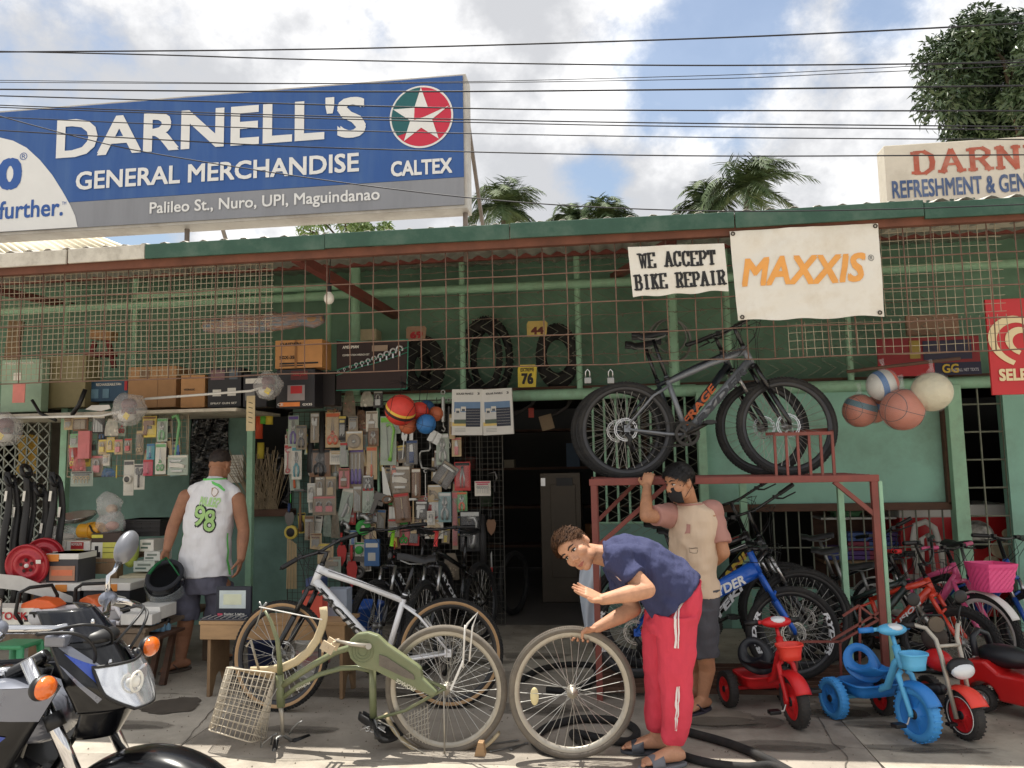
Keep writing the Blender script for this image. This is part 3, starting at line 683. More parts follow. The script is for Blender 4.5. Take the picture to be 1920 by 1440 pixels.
def bulb():
 c=P(617,548,5.6);o=thing('light_bulb','unlit white bulb hanging in a socket under the eave','bulb',c)
 MB().cyl(c+V((0,0,.0)),c+V((0,0,.07)),.02,12).build('socket',M_BLACK,o);MB().tube([c+V((0,0,.07)),c+V((.01,0,.25)),c+V((-.1,.0,.5))],.004,6).build('cord',M_BLACK,o)
 MB().lathe([(0,-.095),(.022,-.09),(.036,-.07),(.04,-.05),(.034,-.025),(.02,-.008),(.017,0)],TR(c),18).build('glass',mat('bulb_white',(236,232,222),.25,0,.02),o)
bulb()
# ------------------------------------------------------------------ bicycles
M_TYRE=mat('bicycle_tyre',(34,34,35),.85,0,.2,20,.25,160,dirt=.35,dirtc=(84,78,70),dscale=9)
M_TAN=mat('tan_sidewall',(176,142,104),.75,0,.08,10)
M_GREYTYRE=mat('dusty_grey_tyre',(108,101,92),.85,0,.15,18,.3,160,dirt=.4,dirtc=(136,125,108),dscale=8)
M_RIMB=mat('black_rim',(62,62,64),.35,.6,.1,9)
M_RIMS=mat('dull_alloy_rim',(178,172,160),.42,.6,.1,12,dirt=.3,dirtc=(150,134,110),dscale=8)
M_RIMW=mat('white_rim',(222,220,216),.4,0,.04)
M_SPOKE=mat('spoke_steel',(190,188,182),.35,.85,.08,20)
M_SADDLE=mat('black_saddle_vinyl',(26,26,28),.5,0,.15,20,.1,200)
M_DRIVE=mat('dark_drivetrain',(58,56,54),.45,.7,.2,20)
M_BK=mat('gloss_black_paint',(20,20,23),.25,.0,.1,8,coat=.4)
WH={}
def wheel_meshes(R,tw,spokes,knob,style):
 k=(round(R,3),round(tw,3),spokes,knob,style)
 if k in WH:return WH[k]
 A=RX(PI/2);h=tw/2;rr=R-tw*.86;d={}
 mb=MB()
 prof=[(rr+.002,-h*.55),(rr+tw*.25,-h*.93),(rr+tw*.5,-h),(R-tw*.12,-h*.74),(R-tw*.02,-h*.32),(R,0),(R-tw*.02,h*.32),(R-tw*.12,h*.74),(rr+tw*.5,h),(rr+tw*.25,h*.93),(rr+.002,h*.55)]
 mb.lathe(prof,A,56);nf=len(prof)-1
 mb.mi=[1 if (i%nf) in (0,1,nf-2,nf-1) else 0 for i in range(len(mb.f))]
 if knob:
  n=int(2*PI*R/.026)
  for i in range(n):
   a=2*PI*i/n
   for z,off,w in ((-h*.30,0,.4),(h*.30,.5,.4),(-h*.80,.5,.3),(h*.80,0,.3)):
    b=a+off*2*PI/n;q=R+.001-(.0 if abs(z)<h*.5 else tw*.10)
    M=A@RZ(b)@TR(q,0,z);mb.cur=0;mb.box((0,0,0),(.007,.013,tw*w*.5),M)
 d['tyre']=mb.mesh('tyre')
 mb=MB();w=h*.62;dp=.022
 mb.lathe([(rr+.004,-w),(rr-.006,-w),(rr-dp,-w*.55),(rr-dp-.002,0),(rr-dp,w*.55),(rr-.006,w),(rr+.004,w)],A,56);d['rim']=mb.mesh('rim')
 mb=MB();n=spokes
 for i in range(n):
  a=2*PI*i/n;side=1 if i%2 else -1;b=a+(.55 if (i//2)%2 else -.55)
  p0=V((.024*math.cos(b),side*.026,.024*math.sin(b)));p1=V(((rr-dp)*math.cos(a),0,(rr-dp)*math.sin(a)))
  mb.tube([p0,p1],.0017,4);mb.tube([p1*.955,p1],.0028,4)
 d['spokes']=mb.mesh('spokes')
 mb=MB();mb.lathe([(0,-.055),(.006,-.055),(.006,-.034),(.03,-.03),(.03,-.024),(.016,-.02),(.014,0),(.016,.02),(.03,.024),(.03,.03),(.006,.034),(.006,.055),(0,.055)],A,18);d['hub']=mb.mesh('hub')
 mb=MB();n=24
 for s in range(n):
  a0,a1=2*PI*s/n,2*PI*(s+1)/n
  for r0,r1 in ((.066,.071),(.078,.083+.002*(s%2))):
   vs=[(r*math.cos(a),-.036,r*math.sin(a)) for r,a in ((r0,a0),(r1,a0),(r1,a1),(r0,a1))];mb.add(vs,[(0,1,2,3)])
  if s%2==0:
   mb.bar((.07*math.cos(a0),-.036,.07*math.sin(a0)),(.08*math.cos(a1+.05),-.036,.08*math.sin(a1+.05)),.004,.002)
  if s%4==0:mb.bar((.026*math.cos(a0+.5),-.036,.026*math.sin(a0+.5)),(.068*math.cos(a0),-.036,.068*math.sin(a0)),.008,.002)
 d['brake_disc']=mb.mesh('brake_disc')
 mb=MB()
 for k2 in range(5):mb.lathe([(.020+.006*k2,.022+.004*(4-k2)),(.020+.006*k2,.024+.004*(4-k2))],A,24,cap=True)
 d['sprocket']=mb.mesh('sprocket')
 WH[k]=d;return d
def wheel(root,M,R,tw,spokes=32,knob=True,tyre=M_TYRE,side=None,rim=M_RIMB,disc=True,sprocket=False,decal=None,decalm=None,hub=M_GREYMETAL):
 d=wheel_meshes(R,tw,spokes,knob,(tyre.name,(side or tyre).name,rim.name))
 w=link('wheel',d['rim'],rim,root,False,loc=M)
 link('tyre',d['tyre'],[tyre,side or tyre],w,False);link('spokes',d['spokes'],M_SPOKE,w,False);link('hub',d['hub'],hub,w,False)
 if disc:link('brake_disc',d['brake_disc'],M_STEEL,w,False)
 if sprocket:link('sprocket',d['sprocket'],M_DRIVE,w,False)
 if decal:
  mb=MB();vs,fs=text_mesh(decal,.05,.2);rr=R-tw*.86-.013
  for a0 in (0,PI):
   for sg in (-1,1):
    mb.add([((rr+v[1]*.030)*math.cos(a0-sg*-v[0]*1.15*1),sg*(tw*.36+v[2]),(rr+v[1]*.030)*math.sin(a0-sg*-v[0]*1.15)) if sg>0 else ((rr+v[1]*.030)*math.cos(a0-v[0]*1.15),sg*(tw*.36+v[2]),(rr+v[1]*.030)*math.sin(a0-v[0]*1.15)) for v in vs],fs)
  mb.build('rim_lettering',decalm,w,False)
 return w
def side_text(root,body,a,b,h,off,m,bold=.04,shear=.2,trim=(.1,.9),sides=(-1,1),shift=0):
 a,b=V(a),V(b)
 a,b=a.lerp(b,trim[0]),a.lerp(b,trim[1])
 for s in sides:
  p,q=(a,b) if (b.x-a.x)*-s>0 else (b,a)
  x=(q-p).normalized();n=V((0,s,0));y=n.cross(x);M=Matrix((x,y,n)).transposed().to_4x4();M.translation=(p+q)/2+n*off+y*shift
  put_text(MB(),body,(q-p).length,h,M,bold,shear).build('lettering',m,root,False)
def saddle_mesh(mb,c,tilt=0,w=.075,L=.27,T=None):
 c=V(c)
 def fn(u,v):
  x=L*(.5-u);ww=w*(.22+.78*max(0,min(1,(u-.25)/.65))**1.3) if u>.25 else w*.22*(1 if u>.06 else .5)
  a=PI*(v*1.0)-PI/2;a*=1.15
  y=ww*math.sin(a)*1.05;z=.028*math.cos(a)-.012*abs(math.sin(a))**3+.016*math.cos((u-.1)*5)*.6+(.012 if u>.8 else 0)
  return c+V((x*math.cos(tilt),y,z+x*math.sin(tilt)))
 mb.sheet(fn,16,12);k=len(mb.v);return mb
def make_bike(name,label,loc,yaw=0,lean=0,R=.348,tw=.048,wb=1.10,fm=None,fork=M_BK,deco=(),steer=0,side=None,rim=M_RIMB,sh=.93,bh=1.02,bw=.66,grip=M_BLACK,spokes=32,disc=True,knob=True,wdecal=None,wdecalm=None,
saddle=M_SADDLE,stan=M_STEEL,tube=1.0,cat='bicycle',group=None,pitch=0,bars='flat',head=None,gear=True,kind='mtb',stripe=None,stemm=M_BK,tyre=M_TYRE,fender=None,chainguard=None,bardir=None):
 root=thing(name,label,cat,loc,group,RZ(yaw)@RX(lean)@RY(pitch))
 A=V((-wb/2,0,R));F=V((wb/2,0,R));k=R/.348;BB=A+V((.43*k,0,-.04*k))
 ax=V((-.36,0,.93)).normalized();FL=.46*k+.03
 HB=F+ax*FL+V((-.045,0,.0));HT=HB+ax*.115*k;ST=BB+V((-.29,0,.957)).normalized()*.42*k
 if kind=='beam':HT=HB+ax*.13
 B=lambda mb,n,m,p=None:mb.build(n,m,p or root,False)
 fr=MB();t=tube
 if kind=='beam':
  fr.tube([A+V((.17,0,.075)),A.lerp(HB,.55)+V((0,0,.0)),HB+V((-.02,0,.015))],[.030,.040,.046],12,flat=(1.35,.75));fr.tube([BB,A.lerp(HB,.48)],.02,10);ST=BB+V((-.16,0,.36))
  fr.tube([BB,ST],.019,10)
 else:
  fr.tube([BB+V((0,0,.01)),BB.lerp(HB,.5)+V((0,0,.012)),HB+ax*.02],[.024*t,.030*t,.027*t],12);fr.tube([ST+V((0,0,-.03)),ST.lerp(HT,.55)+V((0,0,-.015)),HT-ax*.02],[.017*t,.019*t,.025*t],12)
  fr.tube([BB,ST+V((-.29,0,.957))*.02],.0175*t,12)
 fr.tube([HB-ax*.012,HT+ax*.012],.024*min(t,1.1),14)
 for s in (-1,1):
  fr.tube([BB+V((-.02,s*.02,-.004)),BB+V((-.13*k,s*.045,0)),A+V((.02,s*.062,0))],[.012,.011,.009],8);fr.tube([ST+V((.01,s*.012,-.05)),ST.lerp(A,.35)+V((0,s*.048,0)),A+V((.0,s*.062,.01))],[.010,.009,.008],8)
  fr.box(A+V((.01,s*.062,.005)),(.045,.006,.05))
 fr.cyl(BB+V((0,-.036,0)),BB+V((0,.036,0)),.023,14)
 frame=B(fr,'frame',fm)
 for (body,which,h,m,trim,sh_) in deco:
  a,b={'down':(BB if kind!='beam' else A,HB),'top':(ST,HT),'chain':(A,BB),'seat':(BB,ST)}[which]
  side_text(frame,body,a,b,h,(.031 if which!='chain' else .05)*max(1,t) if kind!='beam' else .0345,m,trim=trim,shift=sh_)
 if stripe:
  for s in (-1,1):
   q=MB();q.bar(BB.lerp(HB,.1)+V((0,s*.0305*t,.012)),BB.lerp(HB,.93)+V((0,s*.0305*t,.012)),.003,.008,(0,1,0));q.bar(ST.lerp(HT,.12)+V((0,s*.0205*t,0)),ST.lerp(HT,.9)+V((0,s*.0245*t,0)),.003,.007,(0,1,0));B(q,'stripe',stripe,frame)
   # steering group turned about the head tube
 S=TR(HB)@Matrix.Rotation(steer,4,ax)@TR(-HB)
 fk=MB(S);cr=HB-ax*.03
 fk.tube([HB,cr],.016,10);fk.tube([cr+V((0,-.065,-.004)),cr+V((0,0,.004)),cr+V((0,.065,-.004))],[.016,.02,.016],10)
 for s in (-1,1):
  mid=cr.lerp(F,.42)+V((0,s*.065,0));fk.tube([mid,F+V((.0,s*.062,.03)),F+V((.005,s*.060,0))],[.0195,.017,.012],10)
  if not stan:fk.tube([cr+V((0,s*.065,0)),mid],.0165,10)
 fk.tube([cr.lerp(F,.40)+V((-.015,-.065,0)),cr.lerp(F,.28)+V((.035,-.03,.0)),cr.lerp(F,.28)+V((.035,.03,0)),cr.lerp(F,.40)+V((-.015,.065,0))],.010,8)
 fk_o=B(fk,'fork',fork)
 if stan:
  st=MB(S)
  for s in (-1,1):st.tube([cr+V((0,s*.065,0)),cr.lerp(F,.45)+V((0,s*.065,0))],.0135,10)
  B(st,'stanchion',stan,fk_o)
 hb=MB(S);hc=HT+ax*(bh-HT.z)*1.0+V((.06,0,0))
 if hc.z<HT.z+.03:hc.z=HT.z+.03
 stm=MB(S);stm.tube([HT,HT+ax*.03,],.018,10);stm.tube([HT+ax*.02,HT+ax*(max(.04,hc.z-HT.z)),hc],.016,10);B(stm,'stem',stemm)
 if bars=='flat':pts=[hc+V((-.055,s*bw/2,.02)) if abs(s)==1 else hc+V((-.02*abs(s),s*bw/2,.022*min(1,abs(s)*2))) for s in (-1,-.55,-.25,-.08,.08,.25,.55,1)]
 elif bars=='bmx':pts=[hc+V((-.05,-bw/2,.17)),hc+V((-.02,-bw*.28,.165)),hc+V((0,-bw*.2,.05)),hc+V((0,-.04,0)),hc+V((0,.04,0)),hc+V((0,bw*.2,.05)),hc+V((-.02,bw*.28,.165)),hc+V((-.05,bw/2,.17))]
 hb.tube(pts,.011,10)
 if bardir:
  e2=V(bardir).normalized();Q=TR(hc)@V((0,1,0)).rotation_difference(e2).to_matrix().to_4x4()@TR(-hc);hb.v=[];hb.f=[];hb.mi=[];hb.sm=[];pts=[Q@q for q in pts];hb.tube(pts,.011,10)
 if bars=='bmx':hb.tube([hc+V((-.005,-bw*.23,.10)),hc+V((-.005,bw*.23,.10))],.008,8)
 hbo=B(hb,'handlebar',M_BK)
 for s in (0,-1):
  a,b=(pts[0],pts[1]) if s==0 else (pts[-1],pts[-2]);d=(b-a).normalized();g=MB(S);g.tube([a,a+d*.005,a+d*.12,a+d*.125],[.014,.0165,.0155,.018],12);B(g,'grip',grip)
  lv=MB(S);lv.tube([a+d*.165+V((.01,0,-.01)),a+d*.15+V((.045,0,-.02)),a+d*.05+V((.055,0,-.03))],[.008,.006,.005],8);lv.box(a+d*.165,(.03,.03,.028));B(lv,'brake_lever',M_BLACK)
 cb=MB(S)
 for s in (-1,1):
  cb.tube([hc+V((.02,s*.16,.01)),hc+V((.11,s*.09,-.02)),hc+V((.1,s*.02,-.12)),HB+V((.05,s*.03,-.02))],.0024,5)
  cb.tube([hc+V((.02,s*.2,.01)),hc+V((.13,s*.06,.03)),hc+V((.09,-s*.03,-.09)),HT+V((-.05,-s*.025,-.06))],.0024,5)
 B(cb,'brake_cable',M_BLACK)
 sd_=MB();dirn=V((-.29,0,.957)).normalized();sp=ST+dirn*((sh-ST.z)/dirn.z)
 pm=MB();pm.tube([ST,sp],.0135,10);B(pm,'seat_post',M_GREYMETAL if kind!='mtb' else M_BK)
 cl=MB();cl.tube([ST-dirn*.012,ST+dirn*.012],.021*max(.95,t*.95),12);B(cl,'seat_clamp',M_BLACK)
 saddle_mesh(sd_,sp+V((-.02,0,.035)),.05);so=sd_.build('saddle',saddle if isinstance(saddle,list) else saddle,root,False)
 rl=MB()
 for s in (-1,1):rl.tube([sp+V((.09,s*.018,.03)),sp+V((.03,s*.022,.005)),sp+V((-.06,s*.024,.005)),sp+V((-.11,s*.03,.03))],.0035,6)
 B(rl,'saddle_rail',M_GREYMETAL)
 wheel(root,TR(A),R,tw,spokes,knob,tyre,side,rim,disc,gear,wdecal,wdecalm);wheel(root,S@TR(F),R,tw,spokes,knob,tyre,side,rim,disc,False,wdecal,wdecalm)
 # drivetrain on the right-hand side (-y)
 cr_=MB();r=.085*k if gear else .065;n=32;pts2=[]
 for i in range(n*2):a=PI*i/n;q=r+(.004 if i%2 else 0);pts2.append((q*math.cos(a),q*math.sin(a)))
 T0=TR(BB+V((0,-.048,0)))@FACE
 for i in range(n):a0,a1=2*PI*i/n,2*PI*(i+1)/n;cr_.prism([(r*math.cos(a0),r*math.sin(a0)),((r+.004)*math.cos(a0+.05),(r+.004)*math.sin(a0+.05)),((r+.004)*math.cos(a1-.05),(r+.004)*math.sin(a1-.05)),(r*math.cos(a1),r*math.sin(a1)),(r*.78*math.cos(a1),r*.78*math.sin(a1)),(r*.78*math.cos(a0),r*.78*math.sin(a0))],.003,T0)
 for i in range(5):a=2*PI*i/5;cr_.bar(BB+V((0,-.05,0)),BB+V((r*.82*math.cos(a),-.05,r*.82*math.sin(a))),.004,.016)
 co=B(cr_,'chainring',M_DRIVE)
 for s,a in ((-1,.45),(1,.45+PI)):
  e=BB+V((.165*k*math.cos(a),s*.062,.165*k*math.sin(a)));am=MB();am.tube([BB+V((0,s*.05,0)),e],[.015,.011],8);B(am,'crank_arm',M_DRIVE)
  pd=MB();pd.box(e+V((0,s*.055,0)),(.085,.085,.02));pd.box(e+V((0,s*.055,0)),(.05,.095,.028));B(pd,'pedal',M_BLACK)
 chn=MB();rs=.032 if gear else .028
 for sg in (1,-1):
  a,b=BB+V((0,-.05,sg*r)),A+V((0,-.045,sg*rs)) if not (gear and sg<0) else A+V((.045,-.045,-.135*k))
  nn=46
  for i in range(nn):u,v2=a.lerp(b,i/nn),a.lerp(b,(i+.7)/nn);chn.bar(u,v2,.004,.008)
 B(chn,'chain',M_DRIVE)
 if gear:
  dr=MB();dr.tube([A+V((.0,-.06,-.03)),A+V((.03,-.062,-.07)),A+V((.02,-.055,-.10)),A+V((.045,-.05,-.15))],[.014,.018,.014,.012],8)
  for q in ((.02,-.10),(.045,-.14)):dr.lathe([(.0,0),(.017,0),(.02,.004),(.017,.008),(0,.008)],TR(A+V((q[0],-.046,q[1])))@FACE,14)
  B(dr,'derailleur',M_BLACK)
 if chainguard:
  g=MB();g.tube([A+V((.05,-.066,.045)),BB+V((-.05,-.068,.085*k+.02)),BB+V((.06,-.068,.07*k)),BB+V((.09*k,-.068,0))],[.012,.022,.022,.012],8,flat=(1.3,.3));B(g,'chain_guard',chainguard)
 if fender:
  for c,T2,a0,a1 in ((A,I4,.35,2.6),(F,S,.5,2.5)):
   g=MB(T2)
   def fn(u,v):a=a0+(a1-a0)*u;y=(v-.5)*(tw+.03);rr=R+.022-abs(v-.5)**2*.05;return c+V((rr*math.cos(a),y,rr*math.sin(a)))
   g.sheet(fn,24,6);g.build('mudguard',fender,root,False,solid=.002)
 return root
GREY_F=mat('grey_bike_frame',(118,122,128),.32,.2,.08,6,coat=.3);BLUE_F=mat('blue_bike_frame',(30,92,190),.3,.1,.06,6,coat=.4);WHITE_F=mat('white_bike_frame',(232,232,234),.3,.1,.05,6,coat=.4)
ORANGE=mat('decal_orange',(222,112,56),.4,0,.03);DGREY=mat('decal_dark_grey',(44,46,52),.4,0,.03);DWHITE=mat('decal_white',(224,226,228),.4,0,.03);DYEL=mat('decal_yellow',(214,190,74),.4,0,.03)
DARKF=mat('dark_blue_grey_frame',(44,50,58),.3,.2,.08,6,coat=.3)
# two mountain bikes standing on top of the steel rack
ZR=1.462
a,b=P(1180,805,5.62),P(1467,795,5.62)
make_bike('mountain_bike','dark mountain bike with orange lettering, standing behind the grey one on the rack',((a.x+b.x)/2-.085,5.84,ZR),.03,0,fm=DARKF,deco=[('FRAGE','down',.055,ORANGE,(.16,.72),.006)],steer=.18,sh=.96,bh=1.06,wb=1.06,stan=M_STEEL,grip=M_BLACK,
saddle=mat('black_orange_saddle',(24,24,26),.5,0,0,14,c2=None),group='mountain bikes on top of the rack',bardir=(.80,.35,.36))
make_bike('mountain_bike','grey mountain bike standing at the front on top of the red steel rack',((a.x+b.x)/2,5.60,ZR),-.02,-.03,fm=GREY_F,deco=[('RYDER','down',.048,DGREY,(.15,.9),-.002),('RYDER','top',.026,DGREY,(.62,.95),0)],steer=.12,sh=1.0,bh=1.10,wb=1.12,stan=None,tube=1.1,bardir=(.86,-.28,.40),
group='mountain bikes on top of the rack')
# white bike on the forecourt
a,b=P(530,1322,Z=0),P(842,1337,Z=0);c=(a+b)/2
make_bike('mountain_bike','white mountain bike with tan walled tyres parked facing left before the tools',(c.x,c.y,0),PI-math.atan2(b.y-a.y,-(b.x-a.x))*-1*0+.10,.07,fm=WHITE_F,deco=[('TACTICAL','down',.046,M_BK,(.12,.92),0)],steer=-.25,side=M_TAN,sh=.92,bh=1.02,wb=1.14,tube=1.12,stripe=M_BK,stan=None,fork=M_BK,bardir=(.62,.6,-.40),bw=.56)
# two black bikes facing the street beside the tool racks
lime=mat('neon_green_detail',(150,220,60),.4,0,.03);coral=mat('neon_coral_detail',(236,84,84),.4,0,.03)
a=P(712,1262,Z=0)
make_bike('mountain_bike','black mountain bike facing the street with a neon green stem before the tools',(a.x+.12,a.y+.55,0),-PI/2-.22,.05,fm=M_BK,steer=-.12,sh=.95,bh=1.07,wb=1.1,stemm=lime,grip=M_BLACK,deco=[('RYDER','down',.04,DWHITE,(.2,.8),0)],stan=M_STEEL)
make_bike('mountain_bike','black mountain bike with coral stem and grip rings, right of the green stemmed one',(a.x+.50,a.y+.52,0),-PI/2-.25,.05,fm=M_BK,steer=.12,sh=.95,bh=1.07,wb=1.1,stemm=coral,grip=M_BLACK,deco=[('RYDER','down',.04,DWHITE,(.2,.8),0)],stan=M_STEEL)
# bicycles under the rack
a,b=P(1192,1205,5.62),P(1487,1200,5.62)
make_bike('folding_bike','bright blue folding bicycle with white lettering on its beam under the rack',((a.x+b.x)/2,5.62,.075),0,-.02,fm=BLUE_F,fork=BLUE_F,R=.315,tw=.05,wb=b.x-a.x,deco=[('RYDER','down',.062,DWHITE,(.60,.88),0)],kind='beam',sh=.72,bh=.80,bw=.52,wdecal='RYDER',wdecalm=DWHITE,knob=False,stan=None)
a,b=P(1215,1165,5.9),P(1508,1160,5.9)
make_bike('mountain_bike','black mountain bike with pale lettering behind the blue folder under the rack',((a.x+b.x)/2,5.93,.06),.02,-.03,fm=M_BK,deco=[('TEKNO','down',.052,DWHITE,(.1,.86),0)],R=.36,wb=b.x-a.x,sh=.96,bh=1.16,steer=.1,tube=1.15,stripe=DWHITE,bardir=(.84,-.3,.42))
make_bike('mountain_bike','black and red mountain bike with yellow lettering, farthest back under the rack',((a.x+b.x)/2-.06,6.25,.06),.02,-.05,fm=mat('black_red_frame',(30,28,30),.3,0,.1,coat=.3),deco=[('RAKANI','down',.052,DYEL,(.1,.9),.01)],R=.36,wb=b.x-a.x+.03,sh=.98,bh=1.22,steer=.1,stripe=mat('decal_red',(190,40,48),.4,0,.04),tube=1.15,bardir=(.84,-.3,.40))
# children's bikes at the right
a=P(1690,1262,Z=0)
make_bike('childrens_bike','dark green childrens bike with red spotted grips beside the rack leg',(a.x-.12,a.y+.12,0),-.35,-.04,R=.25,tw=.048,wb=.80,fm=mat('dark_green_frame',(30,44,42),.3,0,.1,coat=.3),fork=M_SPOKE,sh=.82,bh=.86,bw=.5,grip=mat('red_white_spotted_grip',(214,40,44),.5,0,0,c2=None),gear=False,disc=False,stan=None,knob=False,kind='kid',steer=.2)
a=P(1650,1240,Z=0)
make_bike('childrens_bike','black childrens bike packed behind the green one beside the rack leg',(a.x+.02,a.y+.45,0),-.25,-.05,R=.28,tw=.046,wb=.9,fm=M_BK,sh=.86,bh=.95,bw=.52,gear=False,disc=False,stan=M_STEEL,kind='kid',steer=.15,bardir=(.7,-.6,.3))
RED_F=mat('orange_red_frame',(206,62,40),.3,0,.06,coat=.4);PINK=mat('pink_frame',(222,92,140),.35,0,.05,coat=.3);PBLUE=mat('blue_frame_glossy',(34,82,168),.3,0,.06,coat=.4)
a=P(1790,1275,Z=0)
make_bike('childrens_bike','orange red childrens bike with black high rise bars between the dark and pink bikes',(a.x-.27,a.y+.25,0),-.62,-.03,R=.255,tw=.055,wb=.84,fm=RED_F,fork=RED_F,sh=.70,bh=.80,bw=.56,bars='bmx',gear=False,disc=False,stan=None,kind='kid',tube=1.05,steer=-.1,deco=[('FUSION','down',.03,DWHITE,(.2,.8),0)])
a=P(1850,1272,Z=0)
pk=make_bike('childrens_bike','pink girls bike with white rims and a pink front basket',(a.x-.18,a.y+.46,0),-.95,-.04,R=.285,tw=.045,wb=.85,fm=PINK,fork=PINK,sh=.75,bh=.88,bw=.5,rim=M_RIMW,grip=PINK,gear=False,disc=False,stan=None,kind='kid',knob=True,steer=-.2,fender=M_RIMW,chainguard=M_RIMW)
a=P(1925,1262,Z=0)
make_bike('childrens_bike','blue childrens bike at the right edge behind the red toy car',(a.x+.0,a.y+.55,0),-1.25,-.04,R=.285,tw=.05,wb=.86,fm=PBLUE,fork=PBLUE,sh=.8,bh=.93,bw=.54,gear=False,disc=False,stan=M_STEEL,kind='kid',steer=.1)
def basket_pink():
# woven plastic basket carried before the handlebar of the pink bike (part of that bike)
 c=V((.85/2-.02,0,.70));M=TR(c)@RZ(-.2);mb=MB()
 nx=22
 def ring(t):h=-.1+.2*t;w=.115+.035*t;d=.08+.03*t;return h,w,d
 rows=9;per=[]
 for i in range(nx*2):
  s=i/(nx*2)*4;k=int(s);f=s-k
  per.append([(-1+2*f,-1),(1,-1+2*f),(1-2*f,1),(-1,1-2*f)][k])
 n=len(per);vs=[]
 for r in range(rows+1):
  h,w,d=ring(r/rows)
  for i,(x,y) in enumerate(per):q=.004*((i+r)%2) if 0<r<rows-1 else .006*(r>=rows-1);l=math.hypot(x,y)**.35;vs.append(M@V(((d+q)*x/l+.09,(w+q)*y/l,h)))
 fs=[(r*n+i,r*n+(i+1)%n,(r+1)*n+(i+1)%n,(r+1)*n+i) for r in range(rows) for i in range(n)]+[tuple(range(n-1,-1,-1))]
 mb.add(vs,fs);mb.build('basket',mat('pink_plastic',(236,84,142),.45,0,.05),pk,False,solid=.004)
basket_pink()
# ------------------------------------------------------------------ steel rack
def rack():
 Yf,Yb=5.36,6.05;xl,xr=P(1113,905,Yf).x,P(1638,905,Yf).x;zt=1.445
 r=thing('bike_rack','red oxide painted angle steel rack with slatted top holding bicycles','rack',((xl+xr)/2,(Yf+Yb)/2,0))
 B=lambda mb,n,m=M_REDOX:mb.build(n,m,r,bevel=.0015)
 def angle(n,a,b,w=.04,m=M_REDOX):
  a,b=V(a),V(b);mb=MB();mb.bar(a,b,w,.006,(0,0,1) if abs((b-a).normalized().z)<.9 else (0,1,0));d=V((0,w/2,w/2-.003)) if abs((b-a).normalized().z)<.9 else V((w/2,w/2,0))
  mb.bar(a+d,b+d,.006,w,(0,0,1) if abs((b-a).normalized().z)<.9 else (0,1,0));return B(mb,n,m)
 for x,y,m in ((xl,Yf,M_REDOX),(xr,Yf,M_REDOX),(xl,Yb,M_REDOX),(xr-.02,Yb,M_FRAME)):
  MB().bar((x,y,0),(x,y,zt),.042).build('leg',m,r,bevel=.003)
 c=P(1648,1000,Yf+.03);MB().bar((xr+.045,Yf+.02,0),(xr+.045,Yf+.02,zt-.02),.026).build('leg',M_FRAME,r,bevel=.003)
 for y in (Yf,Yb):MB().bar((xl-.03,y,zt+.0),(xr+.03,y,zt),.045).build('rail',M_REDOX,r,bevel=.003)
 for x in (xl,xr):MB().bar((x,Yf,zt-.002),(x,Yb,zt-.002),.04).build('rail',M_REDOX,r,bevel=.003)
 n=7
 for i in range(n):y=Yf+.07+(Yb-Yf-.12)*i/(n-1);MB().bar((xl,y,zt+.008),(xr,y,zt+.008),.032,.012,(0,1,0)).build('slat',M_REDOX,r,bevel=.002)
 for i in range(7):y=Yf+.02+(Yb-Yf-.04)*i/6;MB().bar((xl,y,.062),(xr,y,.062),.032,.02,(0,1,0)).build('slat',M_DARKWOOD,r,bevel=.002)
 for x in (xl,xr):MB().bar((x,Yf,.04),(x,Yb,.04),.03).build('rail',M_REDOX,r)
 for a,b in (((xl,Yf,1.0),(xl+.5,Yf,zt-.02)),((xl,Yb,1.12),(xl+.32,Yb,zt-.02)),((xr,Yf,1.2),(xr-.25,Yf,zt-.02))):MB().bar(a,b,.03).build('brace',M_REDOX,r,bevel=.002)
 # pen of upright bars at the right end of the top, with a slatted rail sloping up to the back
 xs0,xe=P(1452,820,Yf).x,P(1560,820,Yf).x
 zt2=P(1560,812,Yf).z
 MB().bar((xs0,Yf,zt2),(xe,Yf,zt2),.022).build('rail',M_REDOX,r);MB().bar((xe,Yf,zt2),(xr-.05,Yb+.0,zt2+.05),.022).build('rail',M_REDOX,r);MB().bar((xs0,Yf+.25,zt2+.01),(xr-.06,Yb,zt2+.05),.02).build('rail',M_REDOX,r)
 for i in range(6):
  t=i/5;x=xs0+(xe-xs0)*t;MB().bar((x,Yf,zt),(x,Yf,zt2),.016).build('bar',M_REDOX,r)
 for i in range(1,5):
  t=i/4;p=V((xe,Yf,0)).lerp(V((xr-.05,Yb,0)),t);MB().bar((p.x,p.y,zt),(p.x,p.y,zt2+.05*t),.018).build('bar',M_REDOX if i<4 else M_FRAME,r)
  q=V((xs0,Yf+.06*i,zt2+.006));MB().bar(q,(xe+(xr-.05-xe)*t,Yf+(Yb-Yf)*t,zt2+.04*t),.012).build('bar',M_REDOX,r)
  # low kickstand frame beside the right legs
 for a,b in (((1500,1203),(1575,1203)),((1575,1203),(1645,1163)),((1575,1203),(1577,1268)),((1560,1200),(1648,1148)),((1494,1203),(1494,1270)),((1610,1135),(1648,1163)),((1580,1155),(1610,1135)),((1612,1140),(1612,1250))):
  MB().bar(P(*a,Yf+.0),P(*b,Yf+.0),.014).build('bar',M_REDOX,r)
rack()
